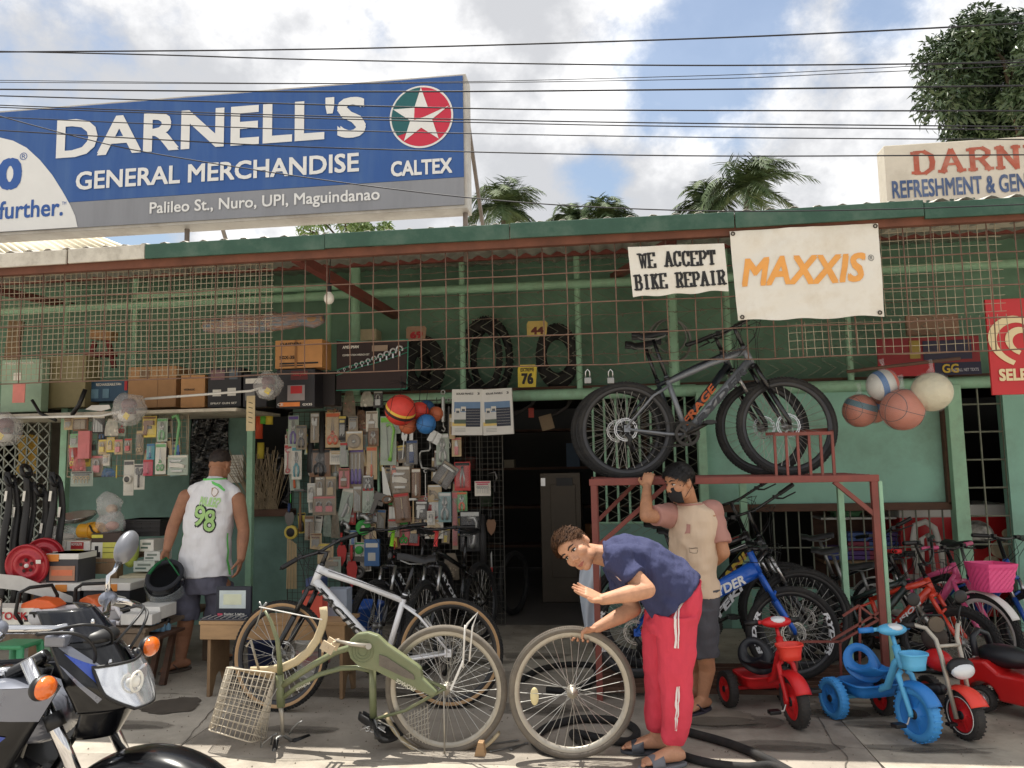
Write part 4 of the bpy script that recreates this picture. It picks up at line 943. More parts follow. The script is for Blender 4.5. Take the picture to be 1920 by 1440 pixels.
# ------------------------------------------------------------------ loose wheel held by the man, and the upturned green bicycle
HW=P(1073,1305,4.33)
def held_wheel():
 R=.346;o=thing('loose_wheel','loose dusty bicycle wheel standing upright, held by the bending man','wheel',(HW.x,4.33,0),R=RZ(.12)@RX(-.03))
 d=wheel_meshes(R,.042,36,False,'loose')
 link('tyre',d['tyre'],M_GREYTYRE,o,False,loc=TR(0,0,R));link('rim',d['rim'],M_RIMS,o,False,loc=TR(0,0,R));link('spokes',d['spokes'],M_SPOKE,o,False,loc=TR(0,0,R));link('hub',d['hub'],M_RIMS,o,False,loc=TR(0,0,R))
 MB().lathe([(0,-.004),(.036,-.004),(.038,0),(.036,.004),(0,.004)],TR(-.205,-.004,R-.02)@RX(PI/2)@SCL(.62,1.25,1),20).build('reflector',mat('cream_reflector',(222,208,160),.4,0,.06),o,False)
 tb=MB()
 for i in range(220):
  a=2*PI*i/220
  for z in (-.011,0,.011):tb.box((0,0,0),(.004,.006,.007),TR(0,0,R)@RX(PI/2)@RZ(a+z*.6)@TR(R-.001-abs(z)*.12,0,z))
 tb.build('tread',M_GREYTYRE,o,False)
held_wheel()
def green_bike():
 Y=4.42;G=mat('sage_green_frame',(114,122,90),.45,0,.08,6,coat=.2,dirt=.35,dirtc=(150,140,112),dscale=7);CR=mat('cream_fender',(198,182,148),.55,0,.08,8,dirt=.3,dirtc=(150,132,104))
 o=thing('city_bicycle','sage green step-through bicycle turned upside down on its saddle and bars','bicycle',(P(700,1400,Y).x,Y,0))
 p=lambda x,y,dy=0:P(x,y,Y+dy)
 W=p(836,1291);W.y=Y;R=.352
 d=wheel_meshes(R,.044,36,False,'loose2');M=TR(W.x,Y,W.z)
 w=link('wheel',d['rim'],M_RIMS,o,True,loc=M);w.matrix_parent_inverse=wmat(o).inverted()
 for n,m in (('tyre',M_GREYTYRE),('spokes',M_SPOKE),('hub',M_RIMS)):link(n,d[n],m,w,False)
 B=lambda mb,n,m=G,par=None:mb.build(n,m,par or o)
 fr=MB()
 fr.tube([p(530,1285),p(555,1268),p(590,1245),p(630,1222),p(668,1211),p(690,1209)],.0185,12)
 fr.tube([p(528,1310),p(560,1285),p(600,1264),p(640,1253),p(670,1252),p(700,1258)],.0145,12)
 fr.tube([p(698,1240),p(700,1345)],.021,12);fr.tube([p(524,1265),p(527,1325)],.024,12)
 for s in (-1,1):
  fr.tube([p(705,1348,s*.02),p(760,1332,s*.05),p(822,1298,s*.055),p(836,1291,s*.055)],.009,8);fr.tube([p(690,1212,s*.02),p(750,1255,s*.05),p(836,1290,s*.055)],.010,8)
 frame=B(fr,'frame')
 cg=MB()
 # chain case: disc round the crank and two tapering arms back to the axle
 poly=[(p(x,y).x,p(x,y).z) for x,y in ((700,1178),(718,1184),(735,1200),(790,1238),(797,1245),(800,1262),(820,1280),(828,1288),(818,1296),(798,1287),(760,1272),(716,1250),(700,1246),(682,1240),(668,1226),(663,1210),(666,1193),(680,1180))]
 cg.prism(poly,.05,TR(0,Y-.06,0)@FACE);cgo=cg.build('chain_case',G,o,bevel=.01)
 hole=[(p(x,y).x,p(x,y).z) for x,y in ((722,1218),(735,1222),(785,1255),(787,1264),(770,1260),(722,1238))]
 MB().prism(hole,.004,TR(0,Y-.063-.05+.0,0)@FACE).build('case_opening',M_GREYTYRE,cgo)
 c=p(691,1212);rg=MB()
 for rr in (.028,.045,.062):rg.torus(rr,.0022,TR(c.x,Y-.112,c.z)@FACE,32,6)
 rg.build('case_ring',G,cgo)
 def ptext(body,a,b,h,dy,flip=False):
  a,b=p(*a),p(*b);x=(b-a).normalized();n=V((0,-1,0));y=n.cross(x);Mx=Matrix((x,y,n)).transposed().to_4x4();Mx.translation=(a+b)/2+n*dy
  put_text(MB(),body,(b-a).length,h,Mx,.03).build('lettering',mat('decal_pale',(206,204,186),.5,0,.04),frame)
 ptext('FROMAGE',(787,1282),(753,1265),.024,.115);ptext('FROMAGE',(583,1278),(557,1292),.014,.016)
 ck=MB();ck.tube([p(691,1211,-.12),p(660,1208,-.125),p(628,1201,-.13)],[.014,.011,.010],10);ck.cyl(p(691,1212,-.14),p(691,1212,.1),.017,14);B(ck,'crank_arm',M_RIMS)
 pd=MB();e=p(620,1210,-.13);pd.box(e+V((0,-.05,0)),(.075,.012,.05),RY(.5));pd.box(e+V((0,.035,0)),(.075,.012,.05),RY(.5));pd.box(e+V((.03,0,.02)),(.012,.09,.016));pd.box(e+V((-.03,0,-.02)),(.012,.09,.016));pd.cyl(e+V((0,.05,0)),e+V((0,-.06,0)),.009,10);B(pd,'pedal',mat('cream_pedal',(196,178,150),.6,0,.1))
 fk=MB()
 for s in (-1,1):fk.tube([p(525,1262,s*.0),p(524,1235,s*.05),p(520,1200,s*.055),p(508,1165,s*.055),p(497,1145,s*.055)],[.018,.014,.013,.010,.008],10)
 B(fk,'fork')
 fd=MB()
 arc=[(606,1138),(608,1155),(604,1175),(594,1200),(578,1222),(556,1240),(530,1252),(500,1257),(470,1258)]
 fd.tube([p(*q) for q in arc],.024,8,flat=(1,.35));B(fd,'mudguard',CR)
 sy=MB()
 for s in (-1,1):sy.tube([p(486,1138,s*.05),p(545,1150,s*.05),p(604,1162,s*.03)],.0035,6)
 B(sy,'mudguard_stay',M_RIMW)
 lg=MB();lg.tube([p(486,1128),p(492,1140),p(478,1180)],.006,6);lg.tube([p(500,1130),p(490,1142)],.008,6);B(lg,'axle_nut',M_GREYMETAL)
 # rear mudguard and rack rails under the wheel, pointing down
 rf=MB();arc=[(W.x+(R+.028)*math.cos(a),Y,W.z+(R+.028)*math.sin(a)) for a in [math.radians(t) for t in range(-158,-33,6)]]
 rf.tube(arc,.026,8,flat=(.4,1));B(rf,'mudguard',CR)
 rk=MB()
 for s in (-1,1):rk.tube([p(707,1350,s*.04),p(738,1365,s*.06),p(752,1390,s*.07),p(800,1415,s*.07),p(838,1436,s*.07)],.005,6);rk.tube([p(832,1296,s*.07),p(834,1435,s*.07)],.0045,6)
 for q in ((752,1390),(790,1410),(830,1432)):rk.tube([p(*q,-.07),p(*q,.07)],.004,6)
 B(rk,'carrier',M_RIMS)
 ks=MB();ks.tube([p(868,1252,-.08),p(872,1180,-.08),p(876,1170,-.08),p(896,1148,-.08),p(886,1175,-.08),p(880,1240,-.08)],.005,6);ks.tube([p(872,1172,-.08),p(868,1240,-.08)],.0045,6);ks.bar(p(868,1240,-.085),p(845,1294,-.085),.012);B(ks,'kickstand',M_RIMW)
 bb=MB();bb.tube([p(526,1322),p(529,1345),p(530,1378)],[.016,.012,.011],10);B(bb,'stem',M_RIMS)
 # handlebar lying on the ground
 hb=MB();hb.tube([p(516,1440,-.18)+V((0,0,.03)),p(514,1412,-.1),p(518,1385,-.02),p(530,1378),p(545,1388,.05),p(578,1383,.16)],.010,10);B(hb,'handlebar',M_GREYMETAL)
 gp=MB();gp.tube([p(549,1391,.05),p(579,1381,.16)],.0155,12);B(gp,'grip',M_BLACK)
 gp=MB();gp.tube([p(509,1438,-.14),p(518,1388,-.04)],.0145,12);B(gp,'grip',M_BLACK)
 bl=MB();bl.tube([p(542,1378,0),p(548,1366,.0),p(560,1355,0),p(567,1352,0)],.005,6);bl.tube([p(520,1375,0),p(510,1380,0),p(508,1398,0)],.006,6);B(bl,'brake_lever',M_GREYMETAL)
 cb=MB();cb.tube([p(525,1300),p(545,1270),p(580,1245),p(640,1218)],.0028,5);cb.tube([p(510,1380,-.05),p(492,1395,-.05),p(488,1420,-.05),p(492,1340,-.05),p(520,1290,-.03)],.0025,5);B(cb,'brake_cable',M_SPOKE)
 # saddle resting upside down on the concrete
 s1=p(704,1398);sm=MB(TR(s1.x,Y-.02,.105)@RY(PI+.35)@RZ(.5));saddle_mesh(sm,(0,0,-.03),0,.1,.26);sm.build('saddle',M_SADDLE,o,solid=.012)
 sp=MB(TR(s1.x,Y-.02,.105))
 for k in range(7):sp.torus(.014,.003,TR((k-3)*.014,.03*(-1)**k,.005)@RX(.2*k),12,5)
 sp.tube([(-.08,-.03,0),(0,-.02,.03),(.08,-.05,.0)],.004,6);sp.tube([(-.08,.03,0),(0,.02,.03),(.08,.05,.0)],.004,6);sp.build('saddle_rail',M_STEEL,o)
 B(MB().tube([p(704,1345),p(706,1385)],.0125,10),'seat_post',M_GREYMETAL)
 # wire basket hanging from the handlebar end, upside down
 bk=MB();Cn=[p(424,1252,-.10),p(515,1262,-.16),p(515,1275,.12),p(440,1250,.14)];Bt=[p(390,1368,-.12),p(470,1392,-.15),p(500,1385,.08),p(412,1360,.12)]
 def lp(q0,q1,t):return [a.lerp(b,t) for a,b in zip(q0,q1)]
 for t in [i/9 for i in range(10)]:
  q=lp(Cn,Bt,t);bk.tube([v for a,b in zip(q,q[1:]+q[:1]) for v in (a.lerp(b,.06),a.lerp(b,.5),a.lerp(b,.94))],.0022 if 0<t<1 else .0042,5,closed=True)
 for a in range(4):
  for k in range(9):t=(k+.5)/9;bk.tube([Cn[a].lerp(Cn[(a+1)%4],t),Bt[a].lerp(Bt[(a+1)%4],t)],.002,5)
 for k in range(8):
  t=(k+.5)/8;bk.tube([Cn[0].lerp(Cn[1],t),Cn[3].lerp(Cn[2],t)],.002,5);bk.tube([Cn[0].lerp(Cn[3],t),Cn[1].lerp(Cn[2],t)],.002,5)
 B(bk,'basket',mat('dusty_white_wire',(204,194,176),.5,.2,.12,16))
 B(MB().add([Cn[0],Cn[1],Cn[2],Cn[3]],[(0,1,2,3)]),'basket_liner',mat('dusty_board',(176,156,126),.8,0,.15,9))
 B(MB().tube([p(486,1258,-.05),p(470,1200,-.05),p(462,1212,-.05)],.008,6),'basket_bracket',M_RIMS)
 # mudflap guard mesh by the wheel
 sg=MB()
 for k in range(7):a,b=(765+k*6,1338-k*3),(768+k*6,1385+k*2);sg.tube([p(*a,-.09),p(*b,-.09)],.0018,4)
 for k in range(6):sg.tube([p(762,1345+k*8,-.09),p(806,1325+k*10,-.09)],.0018,4)
 B(sg,'skirt_guard',M_RIMS)
green_bike()
# ------------------------------------------------------------------ toy tricycles and the toy car
def disc_wheel(mb_par,M,R,w,tyre_m,disc_m,hub_m,name='wheel'):
 A=RX(PI/2);t=MB()
 t.lathe([(R*.70,-w/2),(R*.92,-w/2),(R,-w*.28),(R,w*.28),(R*.92,w/2),(R*.70,w/2)],A,32,True)
 for i in range(30):t.box((0,0,0),(.005,R*.07,w*.9),A@RZ(2*PI*i/30)@TR(R*.99,0,0))
 o=t.build(name,tyre_m,mb_par,False,loc=M)
 d=MB();d.lathe([(.001,-w*.44),(R*.22,-w*.46),(R*.26,-w*.3),(R*.5,-w*.22),(R*.66,-w*.36),(R*.72,-w*.42),(R*.72,w*.42),(R*.66,w*.36),(R*.5,w*.22),(R*.26,w*.3),(R*.22,w*.46),(.001,w*.44)],A,28)
 for i in range(5):d.box((0,0,0),(R*.5,R*.09,w*.62),A@RZ(2*PI*i/5)@TR(R*.45,0,0))
 d.build('rim',disc_m,o,False);MB().lathe([(0,-w*.56),(R*.16,-w*.55),(R*.19,-w*.45),(R*.19,w*.45),(R*.16,w*.55),(0,w*.56)],A,18).build('hub_cap',hub_m,o,False)
 return o
def tub(mb,c,a,b,h,flare=1.25,n=28,sq=.5,T=None):
 c=V(c);vs=[];prof=[(0,0,0),(1,0,0),(1.02,.03,0),(flare,h,0),(flare*1.07,h+.004,0),(flare*1.07,h-.008,0)]
 for k,(s,z,_) in enumerate(prof):
  for i in range(n):
   t=2*PI*i/n;cx,cy=math.cos(t),math.sin(t);vs.append(c+V((a*s*math.copysign(abs(cx)**sq,cx),b*s*math.copysign(abs(cy)**sq,cy),z)))
 fs=[(k*n+i,k*n+(i+1)%n,(k+1)*n+(i+1)%n,(k+1)*n+i) for k in range(len(prof)-1) for i in range(n)]
 return mb.add(vs,fs,True,T)
def trike(label,loc,yaw,body,light,tyre,hub=M_BLACK,tyre_r=None,seat=None,basket=None,gripm=None,steer=.1,Rf=.15,Rr=.12,wb=.47,seat_style='hole',frame=None,group='toy tricycles in front of the rack'):
 o=thing('toy_tricycle',label,'tricycle',loc,group,RZ(yaw));B=lambda mb,n,m,**k:mb.build(n,m,o,False,**k)
 F=V((wb/2,0,Rf));A=V((-wb/2,0,Rr));ax=V((-.38,0,.92)).normalized();HB=F+ax*.24
 for s in (-1,1):disc_wheel(o,TR(A+V((0,s*.20,0))),Rr,.055,tyre_r or tyre,body,hub,'rear_wheel')
 S=TR(HB)@Matrix.Rotation(steer,4,ax)@TR(-HB)
 disc_wheel(o,S@TR(F),Rf,.06,tyre,body,hub,'front_wheel')
 B(MB().cyl(A+V((0,-.18,.0)),A+V((0,.18,0)),.014,12),'axle',frame or light)
 fr=MB();fr.tube([A+V((0,0,.01)),A+V((.12,0,.06)),A+V((.24,0,.12)),HB+V((-.06,0,.02)),HB+V((-.01,0,.06))],[.018,.021,.022,.021,.02],12);fr.tube([HB,HB+ax*.13],.022,14);B(fr,'frame',frame or light)
 fk=MB(S)
 for s in (-1,1):fk.tube([HB+V((.005,s*.02,-.01)),HB+V((.012,s*.045,-.03)),F+V((0,s*.046,.01)),F+V((0,s*.046,-.012))],[.016,.016,.014,.014],10)
 B(fk,'fork',light)
 gd=MB(S)
 def gfn(u,v):a=1.05+(u-.35)*1.6;y=(v-.5)*.10;rr=Rf+.026-.03*abs(v-.5)**2*4;return F+V((rr*math.cos(a),y,rr*math.sin(a)))
 gd.sheet(gfn,14,6);B(gd,'mudguard',body,solid=.004)
 hc=HB+ax*.21;hb=MB(S);hb.tube([HB+ax*.1,hc],.012,10);hb.tube([hc+V((-.06,-.17,.0)),hc+V((-.02,-.08,.01)),hc+V((0,0,.01)),hc+V((-.02,.08,.01)),hc+V((-.06,.17,0))],.012,10);B(hb,'handlebar',light)
 pod=MB(S);pod.ball(hc+V((.01,0,.012)),(.055,.095,.034),22,12);B(pod,'handlebar_cover',light);pn=MB(S);pn.ball(hc+V((.026,0,.024)),(.040,.055,.026),18,10);B(pn,'headlamp_panel',mat('toy_white_panel',(216,220,224),.35,.2,.04))
 for s in (-1,1):g=MB(S);g.tube([hc+V((-.03,s*.10,.008)),hc+V((-.06,s*.175,0))],[.017,.016],12);B(g,'grip',gripm or body)
 if basket:
  k=MB(S);tub(k,HB+V((.085,0,.02)),.045,.062,.085,1.22,sq=.75);B(k,'basket',basket,solid=.003);B(MB(S).box(HB+V((.02,0,.08)),(.05,.03,.012)),'basket_bracket',basket)
 tb=MB();tub(tb,A+V((.07,0,.035)),.10,.13,.07,1.15,sq=.45);B(tb,'rear_tray',body,solid=.004)
 st=seat or body
 if seat_style=='hole':
  se=MB();sc_=A+V((.17,0,.15))
  def ring(rr,hgt,x):return [(x,rr*math.cos(t),hgt+rr*.95*math.sin(t)) for t in [2*PI*i/32 for i in range(32)]]
  T=TR(sc_)@RY(-.62)
  out0=[(-.085+.06*math.sin(2*PI*i/32)*0-.012*math.cos(4*PI*i/32),.125*math.cos(2*PI*i/32),.12+.125*math.sin(2*PI*i/32)) for i in range(32)]
  inn0=[(-.085-.004,.055*math.cos(2*PI*i/32),.155+.045*math.sin(2*PI*i/32)) for i in range(32)]
  vs=[V(q) for q in out0]+[V(q) for q in inn0];fs=[(i,(i+1)%32,32+(i+1)%32,32+i) for i in range(32)]
  se.add(vs,fs,True,T)
  def pan(u,v):x=-.085+.19*u;return T@V((x,.122*(1-.25*u)*(2*v-1),.0+.055*abs(2*v-1)**2.2*(1-.5*u)-.0+.05*(1-u)**3))
  se.sheet(lambda u,v:pan(u,v),12,14);se.build('seat',st,o,False,solid=.008)
 else:
  se=MB();saddle_mesh(se,A+V((.17,0,.20)),.05,.085,.24);se.build('seat',st,o,False,solid=.014)
 pa=MB(S);pa.tube([F+V((0,-.10,-.05)),F+V((0,-.07,-.05)),F+V((0,-.05,0)),F+V((0,.05,0)),F+V((0,.07,.05)),F+V((0,.10,.05))],.006,8);B(pa,'crank_arm',M_SPOKE)
 for s in (-1,1):q=MB(S);q.box(F+V((0,s*.13,s*.05)),(.05,.07,.022));B(q,'pedal',M_BLACK,bevel=.005)
 return o
TB=mat('toy_blue',(42,122,198),.42,0,.05);TBL=mat('toy_light_blue',(92,178,224),.42,0,.05);TBT=mat('toy_blue_tyre',(64,146,212),.6,0,.06)
TR_=mat('toy_red',(206,34,38),.38,0,.06);TRO=mat('toy_orange_red',(226,64,50),.42,0,.05);TRT=mat('toy_black_tyre',(46,44,43),.75,0,.15,12,dirt=.3,dirtc=(110,104,96));TBK=mat('toy_black',(30,32,38),.4,0,.1)
trike('blue plastic toy tricycle with a holed seat back and a light blue front basket',(1.60,4.93,0),math.radians(-70),TB,TBL,TBT,basket=TBL,tyre_r=TBT,steer=.05)
trike('red and black toy tricycle with an orange red front basket',(.99,5.12,0),math.radians(-72),TR_,TR_,TRT,seat=TBK,basket=TRO,gripm=M_BLACK,Rf=.15,Rr=.11,wb=.46,steer=-.1)
def moto_trike():
 o=thing('toy_tricycle','red toy motorbike tricycle with silver handlebars and a white headlamp','tricycle',P(1812,1386,Z=0)-V((.26*math.cos(-1.26),.26*math.sin(-1.26),0))*.88,None,RZ(-1.26));ZS=SCL(.88,.88,.88);B=lambda mb,n,m,**k:mb.build(n,m,o,False,**k)
 o.matrix_basis=o.matrix_basis@ZS;SIL=mat('toy_silver',(176,170,158),.4,.3,.06);F=V((.26,0,.15));A=V((-.28,0,.12));ax=V((-.22,0,.97)).normalized()
 disc_wheel(o,TR(F),.15,.065,TRT,TR_,M_BLACK,'front_wheel')
 MB().torus(.112,.003,TR(F+V((0,-.034,0)))@RX(PI/2),30,6).build('wheel_stripe',M_RIMW,o,False)
 for s in (-1,1):disc_wheel(o,TR(A+V((0,s*.19,0))),.12,.06,TRT,TR_,M_BLACK,'rear_wheel')
 fk=MB()
 for s in (-1,1):fk.tube([F+V((0,s*.06,-.02)),F+ax*.36+V((0,s*.075,0)),F+ax*.46+V((-.01,s*.08,0)),F+ax*.53+V((-.03,s*.12,0)),F+ax*.545+V((-.07,s*.17,0)),F+ax*.54+V((-.12,s*.21,0))],.0145,12)
 fk.tube([F+ax*.42+V((0,-.075,0)),F+ax*.42+V((0,.075,0))],.012,10);B(fk,'fork',SIL)
 for s in (-1,1):B(MB().tube([F+ax*.545+V((-.065,s*.168,0)),F+ax*.535+V((-.15,s*.235,-.005))],[.018,.02],12),'grip',M_BLACK)
 for s in (-1,1):mm=MB();mm.tube([F+ax*.53+V((-.04,s*.13,0)),F+ax*.62+V((-.03,s*.16,0)),F+ax*.66+V((-.02,s*.17,0))],.006,8);mm.ball(F+ax*.72+V((-.01,s*.18,0)),(.015,.05,.045),18,10);B(mm,'mirror',M_BLACK)
 def gfn(u,v):a=.55+u*1.5;y=(v-.5)*.13;rr=.18-.02*abs(v-.5)**2*4;return F+V((rr*math.cos(a),y,rr*math.sin(a)))
 g=MB();g.sheet(gfn,14,6);B(g,'mudguard',TRO,solid=.004)
 l=MB();l.ball(F+ax*.30+V((.06,0,0)),(.05,.095,.062),22,12);B(l,'headlamp_shell',M_BLACK);l=MB();l.ball(F+ax*.29+V((.075,0,-.005)),(.045,.084,.055),22,12);B(l,'headlamp',mat('toy_white_panel',(216,220,224)))
 t=MB();t.ball(F+ax*.32+V((-.13,0,-.02)),(.11,.075,.07),24,14);B(t,'tank',TR_)
 s_=MB();s_.tube([(-.02,0,.36),(-.14,0,.33),(-.28,0,.38),(-.34,0,.43)],[.05,.07,.07,.045],14,flat=(.4,1));B(s_,'seat',TBK)
 b=MB();b.tube([(.08,0,.26),(-.1,0,.2),(-.28,0,.16)],[.035,.045,.04],12);b.cyl(A+V((0,-.19,0)),A+V((0,.19,0)),.014,10);B(b,'body',TBK)
 for s in (-1,1):q=MB();q.box(F+V((.0,s*.10,s*.05)),(.045,.06,.02));B(q,'pedal',M_BLACK,bevel=.004)
moto_trike()
def toy_car():
 o=thing('toy_car','red ride-on toy car with a black seat and silver wheels at the right edge','toy car',(2.52,5.18,0),None,RZ(math.radians(-52)));B=lambda mb,n,m,**k:mb.build(n,m,o,False,**k)
 RD=mat('toy_car_red',(196,30,30),.3,0,.05,coat=.4)
 prof=[(-.36,.09),(-.36,.22),(-.33,.29),(-.2,.31),(-.12,.25),(.1,.25),(.16,.30),(.33,.24),(.38,.17),(.38,.08)]
 def arch(cx):
  return [(cx+.095*math.cos(t),.085+.095*math.sin(t)) for t in [PI*i/8 for i in range(9)]]
 poly=prof+arch(.22)+arch(-.22)
 b=MB();b.prism(poly,.30,TR(0,.15,0)@FACE);B(b,'body',RD,bevel=.016)
 for x in (-.22,.22):
  for s in (-1,1):disc_wheel(o,TR(x,s*.145,.078),.078,.06,TRT,mat('toy_chrome',(200,200,202),.25,.8,.06),mat('toy_chrome',(200,200,202)),'wheel')
 st=MB();st.ball((-.14,0,.33),(.17,.10,.07),22,12);B(st,'seat',TBK);st=MB();st.tube([(-.27,-.1,.32),(-.29,-.08,.43),(-.30,0,.46),(-.29,.08,.43),(-.27,.1,.32)],.02,10);B(st,'backrest',TBK)
 w=MB();w.torus(.06,.010,TR(.12,0,.40)@RY(-.9),24,8);w.tube([(.17,0,.28),(.12,0,.40)],.012,8);B(w,'steering_wheel',TBK)
 ws=MB();ws.tube([(.20,-.13,.28),(.13,-.12,.38),(.13,.12,.38),(.20,.13,.28)],.012,10);B(ws,'windscreen_frame',RD)
 for s in (-1,1):B(MB().ball((.375,s*.1,.17),(.012,.03,.02),12,8),'headlamp',mat('toy_white_panel',(216,220,224)))
toy_car()
def black_bag():
 c=P(1752,1195,5.0);o=thing('toy_backpack_seat','small dark padded seat with round mirrors hung on the toy motorbike handlebar','seat pad',c)
 b=MB();b.ball(c,(.075,.05,.075),18,12);b.build('pad',mat('dark_brown_nylon',(62,54,48),.75,0,.2,10),o)
 b=MB();b.cyl(c+V((-.0,-.03,.085)),c+V((0,-.05,.085)),.045,20);b.build('round_pocket',mat('brown_disc',(96,84,70),.6,0,.15),o)
 b=MB();b.tube([c+V((-.06,0,.03)),c+V((-.09,0,.09)),c+V((-.04,0,.13)),c+V((.05,0,.13)),c+V((.09,0,.02)),c+V((.085,0,-.06))],.007,8);b.build('strap',M_BLACK,o)
black_bag()
# ------------------------------------------------------------------ people
def skin_mat(name,c):return mat(name,c,.52,0,.13,18,.25,220,spec=.4,dirt=.3,dirtc=tuple(int(x*.78) for x in c),dscale=14)
def cloth_mat(name,c,var=.06,fold=.55,fs=9,stretch=(1,1,.35),dirt=0):return mat(name,c,.85,0,var,9,fold,fs,stretch=stretch,dirt=dirt,spec=.25)
def loft(mb,rings,n=28,sq=.9):
 """closed body through rings (middle, half-axis a, half-axis b)"""
 vs=[];k=len(rings)
 for c,a,b in rings:
  for i in range(n):
   t=2*PI*i/n;cx,cy=math.cos(t),math.sin(t);vs.append(V(c)+V(a)*math.copysign(abs(cx)**sq,cx)+V(b)*math.copysign(abs(cy)**sq,cy))
 fs=[(j*n+i,j*n+(i+1)%n,(j+1)*n+(i+1)%n,(j+1)*n+i) for j in range(k-1) for i in range(n)]+[tuple(range(n-1,-1,-1)),tuple(range((k-1)*n,k*n))]
 return mb.add(vs,fs,True)
def limb(mb,pts,rs,n=16):
 mb.tube(pts,rs,n);
 for p,r in zip(pts,rs):mb.ball(p,r*.985,14,8)
 return mb
def blob_build(mb,name,m,parent,vox=.005,it=4,push=0):
 o=mb.build(name,m,parent)
 q=o.modifiers.new('r','REMESH');q.mode='VOXEL';q.voxel_size=vox;q.use_smooth_shade=True
 q=o.modifiers.new('s','SMOOTH');q.factor=.5;q.iterations=it
 if push:
  t=bpy.data.textures.new('folds','CLOUDS');t.noise_scale=.09;t.noise_depth=1
  q=o.modifiers.new('d','DISPLACE');q.texture=t;q.strength=push;q.mid_level=.5;q.texture_coords='LOCAL'
  t=bpy.data.textures.new('creases','MARBLE');t.noise_scale=.16;t.turbulence=9;t.marble_type='SOFT';t.noise_depth=1
  q=o.modifiers.new('e','DISPLACE');q.texture=t;q.strength=push*.8;q.mid_level=.5;q.texture_coords='LOCAL'
 return o
def head_frame(o,f,up):
 f=V(f).normalized();up=(V(up)-f*V(up).dot(f)).normalized();x=f.cross(up)
 M=Matrix((x,f,up)).transposed().to_4x4();M.translation=V(o);return M
def head_shape(mb,M,s=1.0,ears=True):
 M=M@SCL(s,s,s)
 b=lambda c,r:mb.ball((0,0,0),r,22,14,M@TR(c)) if False else mb.add(*ball_data(c,r),True,M)
 b((0,-.012,.038),(.076,.097,.092));b((0,.022,-.02),(.068,.074,.088));b((0,.036,-.058),(.050,.056,.056));b((0,.066,-.094),(.027,.026,.024))
 for sx in (-1,1):b((sx*.040,.050,-.022),(.030,.038,.034));b((sx*.046,.02,-.066),(.024,.042,.034))
 b((0,.066,.05),(.054,.028,.040))
 mb.add(*tube_data([(-.050,.066,.024),(-.025,.084,.030),(.025,.084,.030),(.050,.066,.024)],.0115),True,M)
 mb.add(*tube_data([(0,.084,.022),(0,.098,-.006),(0,.108,-.030)],(.009,.0105,.0145)),True,M)
 for sx in (-1,1):b((sx*.013,.095,-.034),(.011,.013,.009))
 b((0,.088,-.060),(.027,.012,.008));b((0,.086,-.074),(.024,.013,.008))
 if ears:
  for sx in (-1,1):b((sx*.079,-.010,.0),(.010,.020,.031));b((sx*.074,-.004,-.014),(.010,.012,.018))
def ball_data(c,r,nu=22,nv=14):
 q=MB();q.ball(c,r,nu,nv);return q.v,q.f
def tube_data(pts,r,n=10):
 q=MB();q.tube(pts,r,n);return q.v,q.f
def eyes(M,parent,s=1.0,closed=.5):
 W=mat('eye_white',(214,206,198),.25,0,.02);I=mat('eye_iris',(34,22,18),.2,0,0)
 for sx in (-1,1):
  mb=MB(M@SCL(s,s,s));mb.ball((sx*.031,.0775,.008),(.0150,.011,.0062),14,8);mb.build('eye',W,parent)
  mb=MB(M@SCL(s,s,s));mb.ball((sx*.031,.0850,.008),(.0062,.005,.0058),12,8);mb.build('iris',I,parent)
  mb=MB(M@SCL(s,s,s));mb.tube([(sx*.014,.0865,.0125),(sx*.031,.0895,.0165),(sx*.047,.080,.0125)],[.002,.003,.002],6);mb.build('eyelid_line',I,parent)
def brows(M,parent,m,s=1.0):
 for sx in (-1,1):
  mb=MB(M@SCL(s,s,s));mb.tube([(sx*.013,.0935,.030),(sx*.032,.0925,.037),(sx*.053,.076,.031)],[.0038,.0048,.002],7);mb.build('eyebrow',m,parent)
def lips(M,parent,s=1.0):
 mb=MB(M@SCL(s,s,s));mb.tube([(-.024,.0905,-.0665),(-.010,.0990,-.0625),(0,.0995,-.0640),(.010,.0990,-.0625),(.024,.0905,-.0665)],[.001,.0035,.003,.0035,.001],8);mb.tube([(-.022,.0900,-.0675),(0,.0990,-.0735),(.022,.0900,-.0675)],[.001,.0045,.001],8);mb.build('lips',mat('lips',(166,96,86),.5,0,.05),parent)
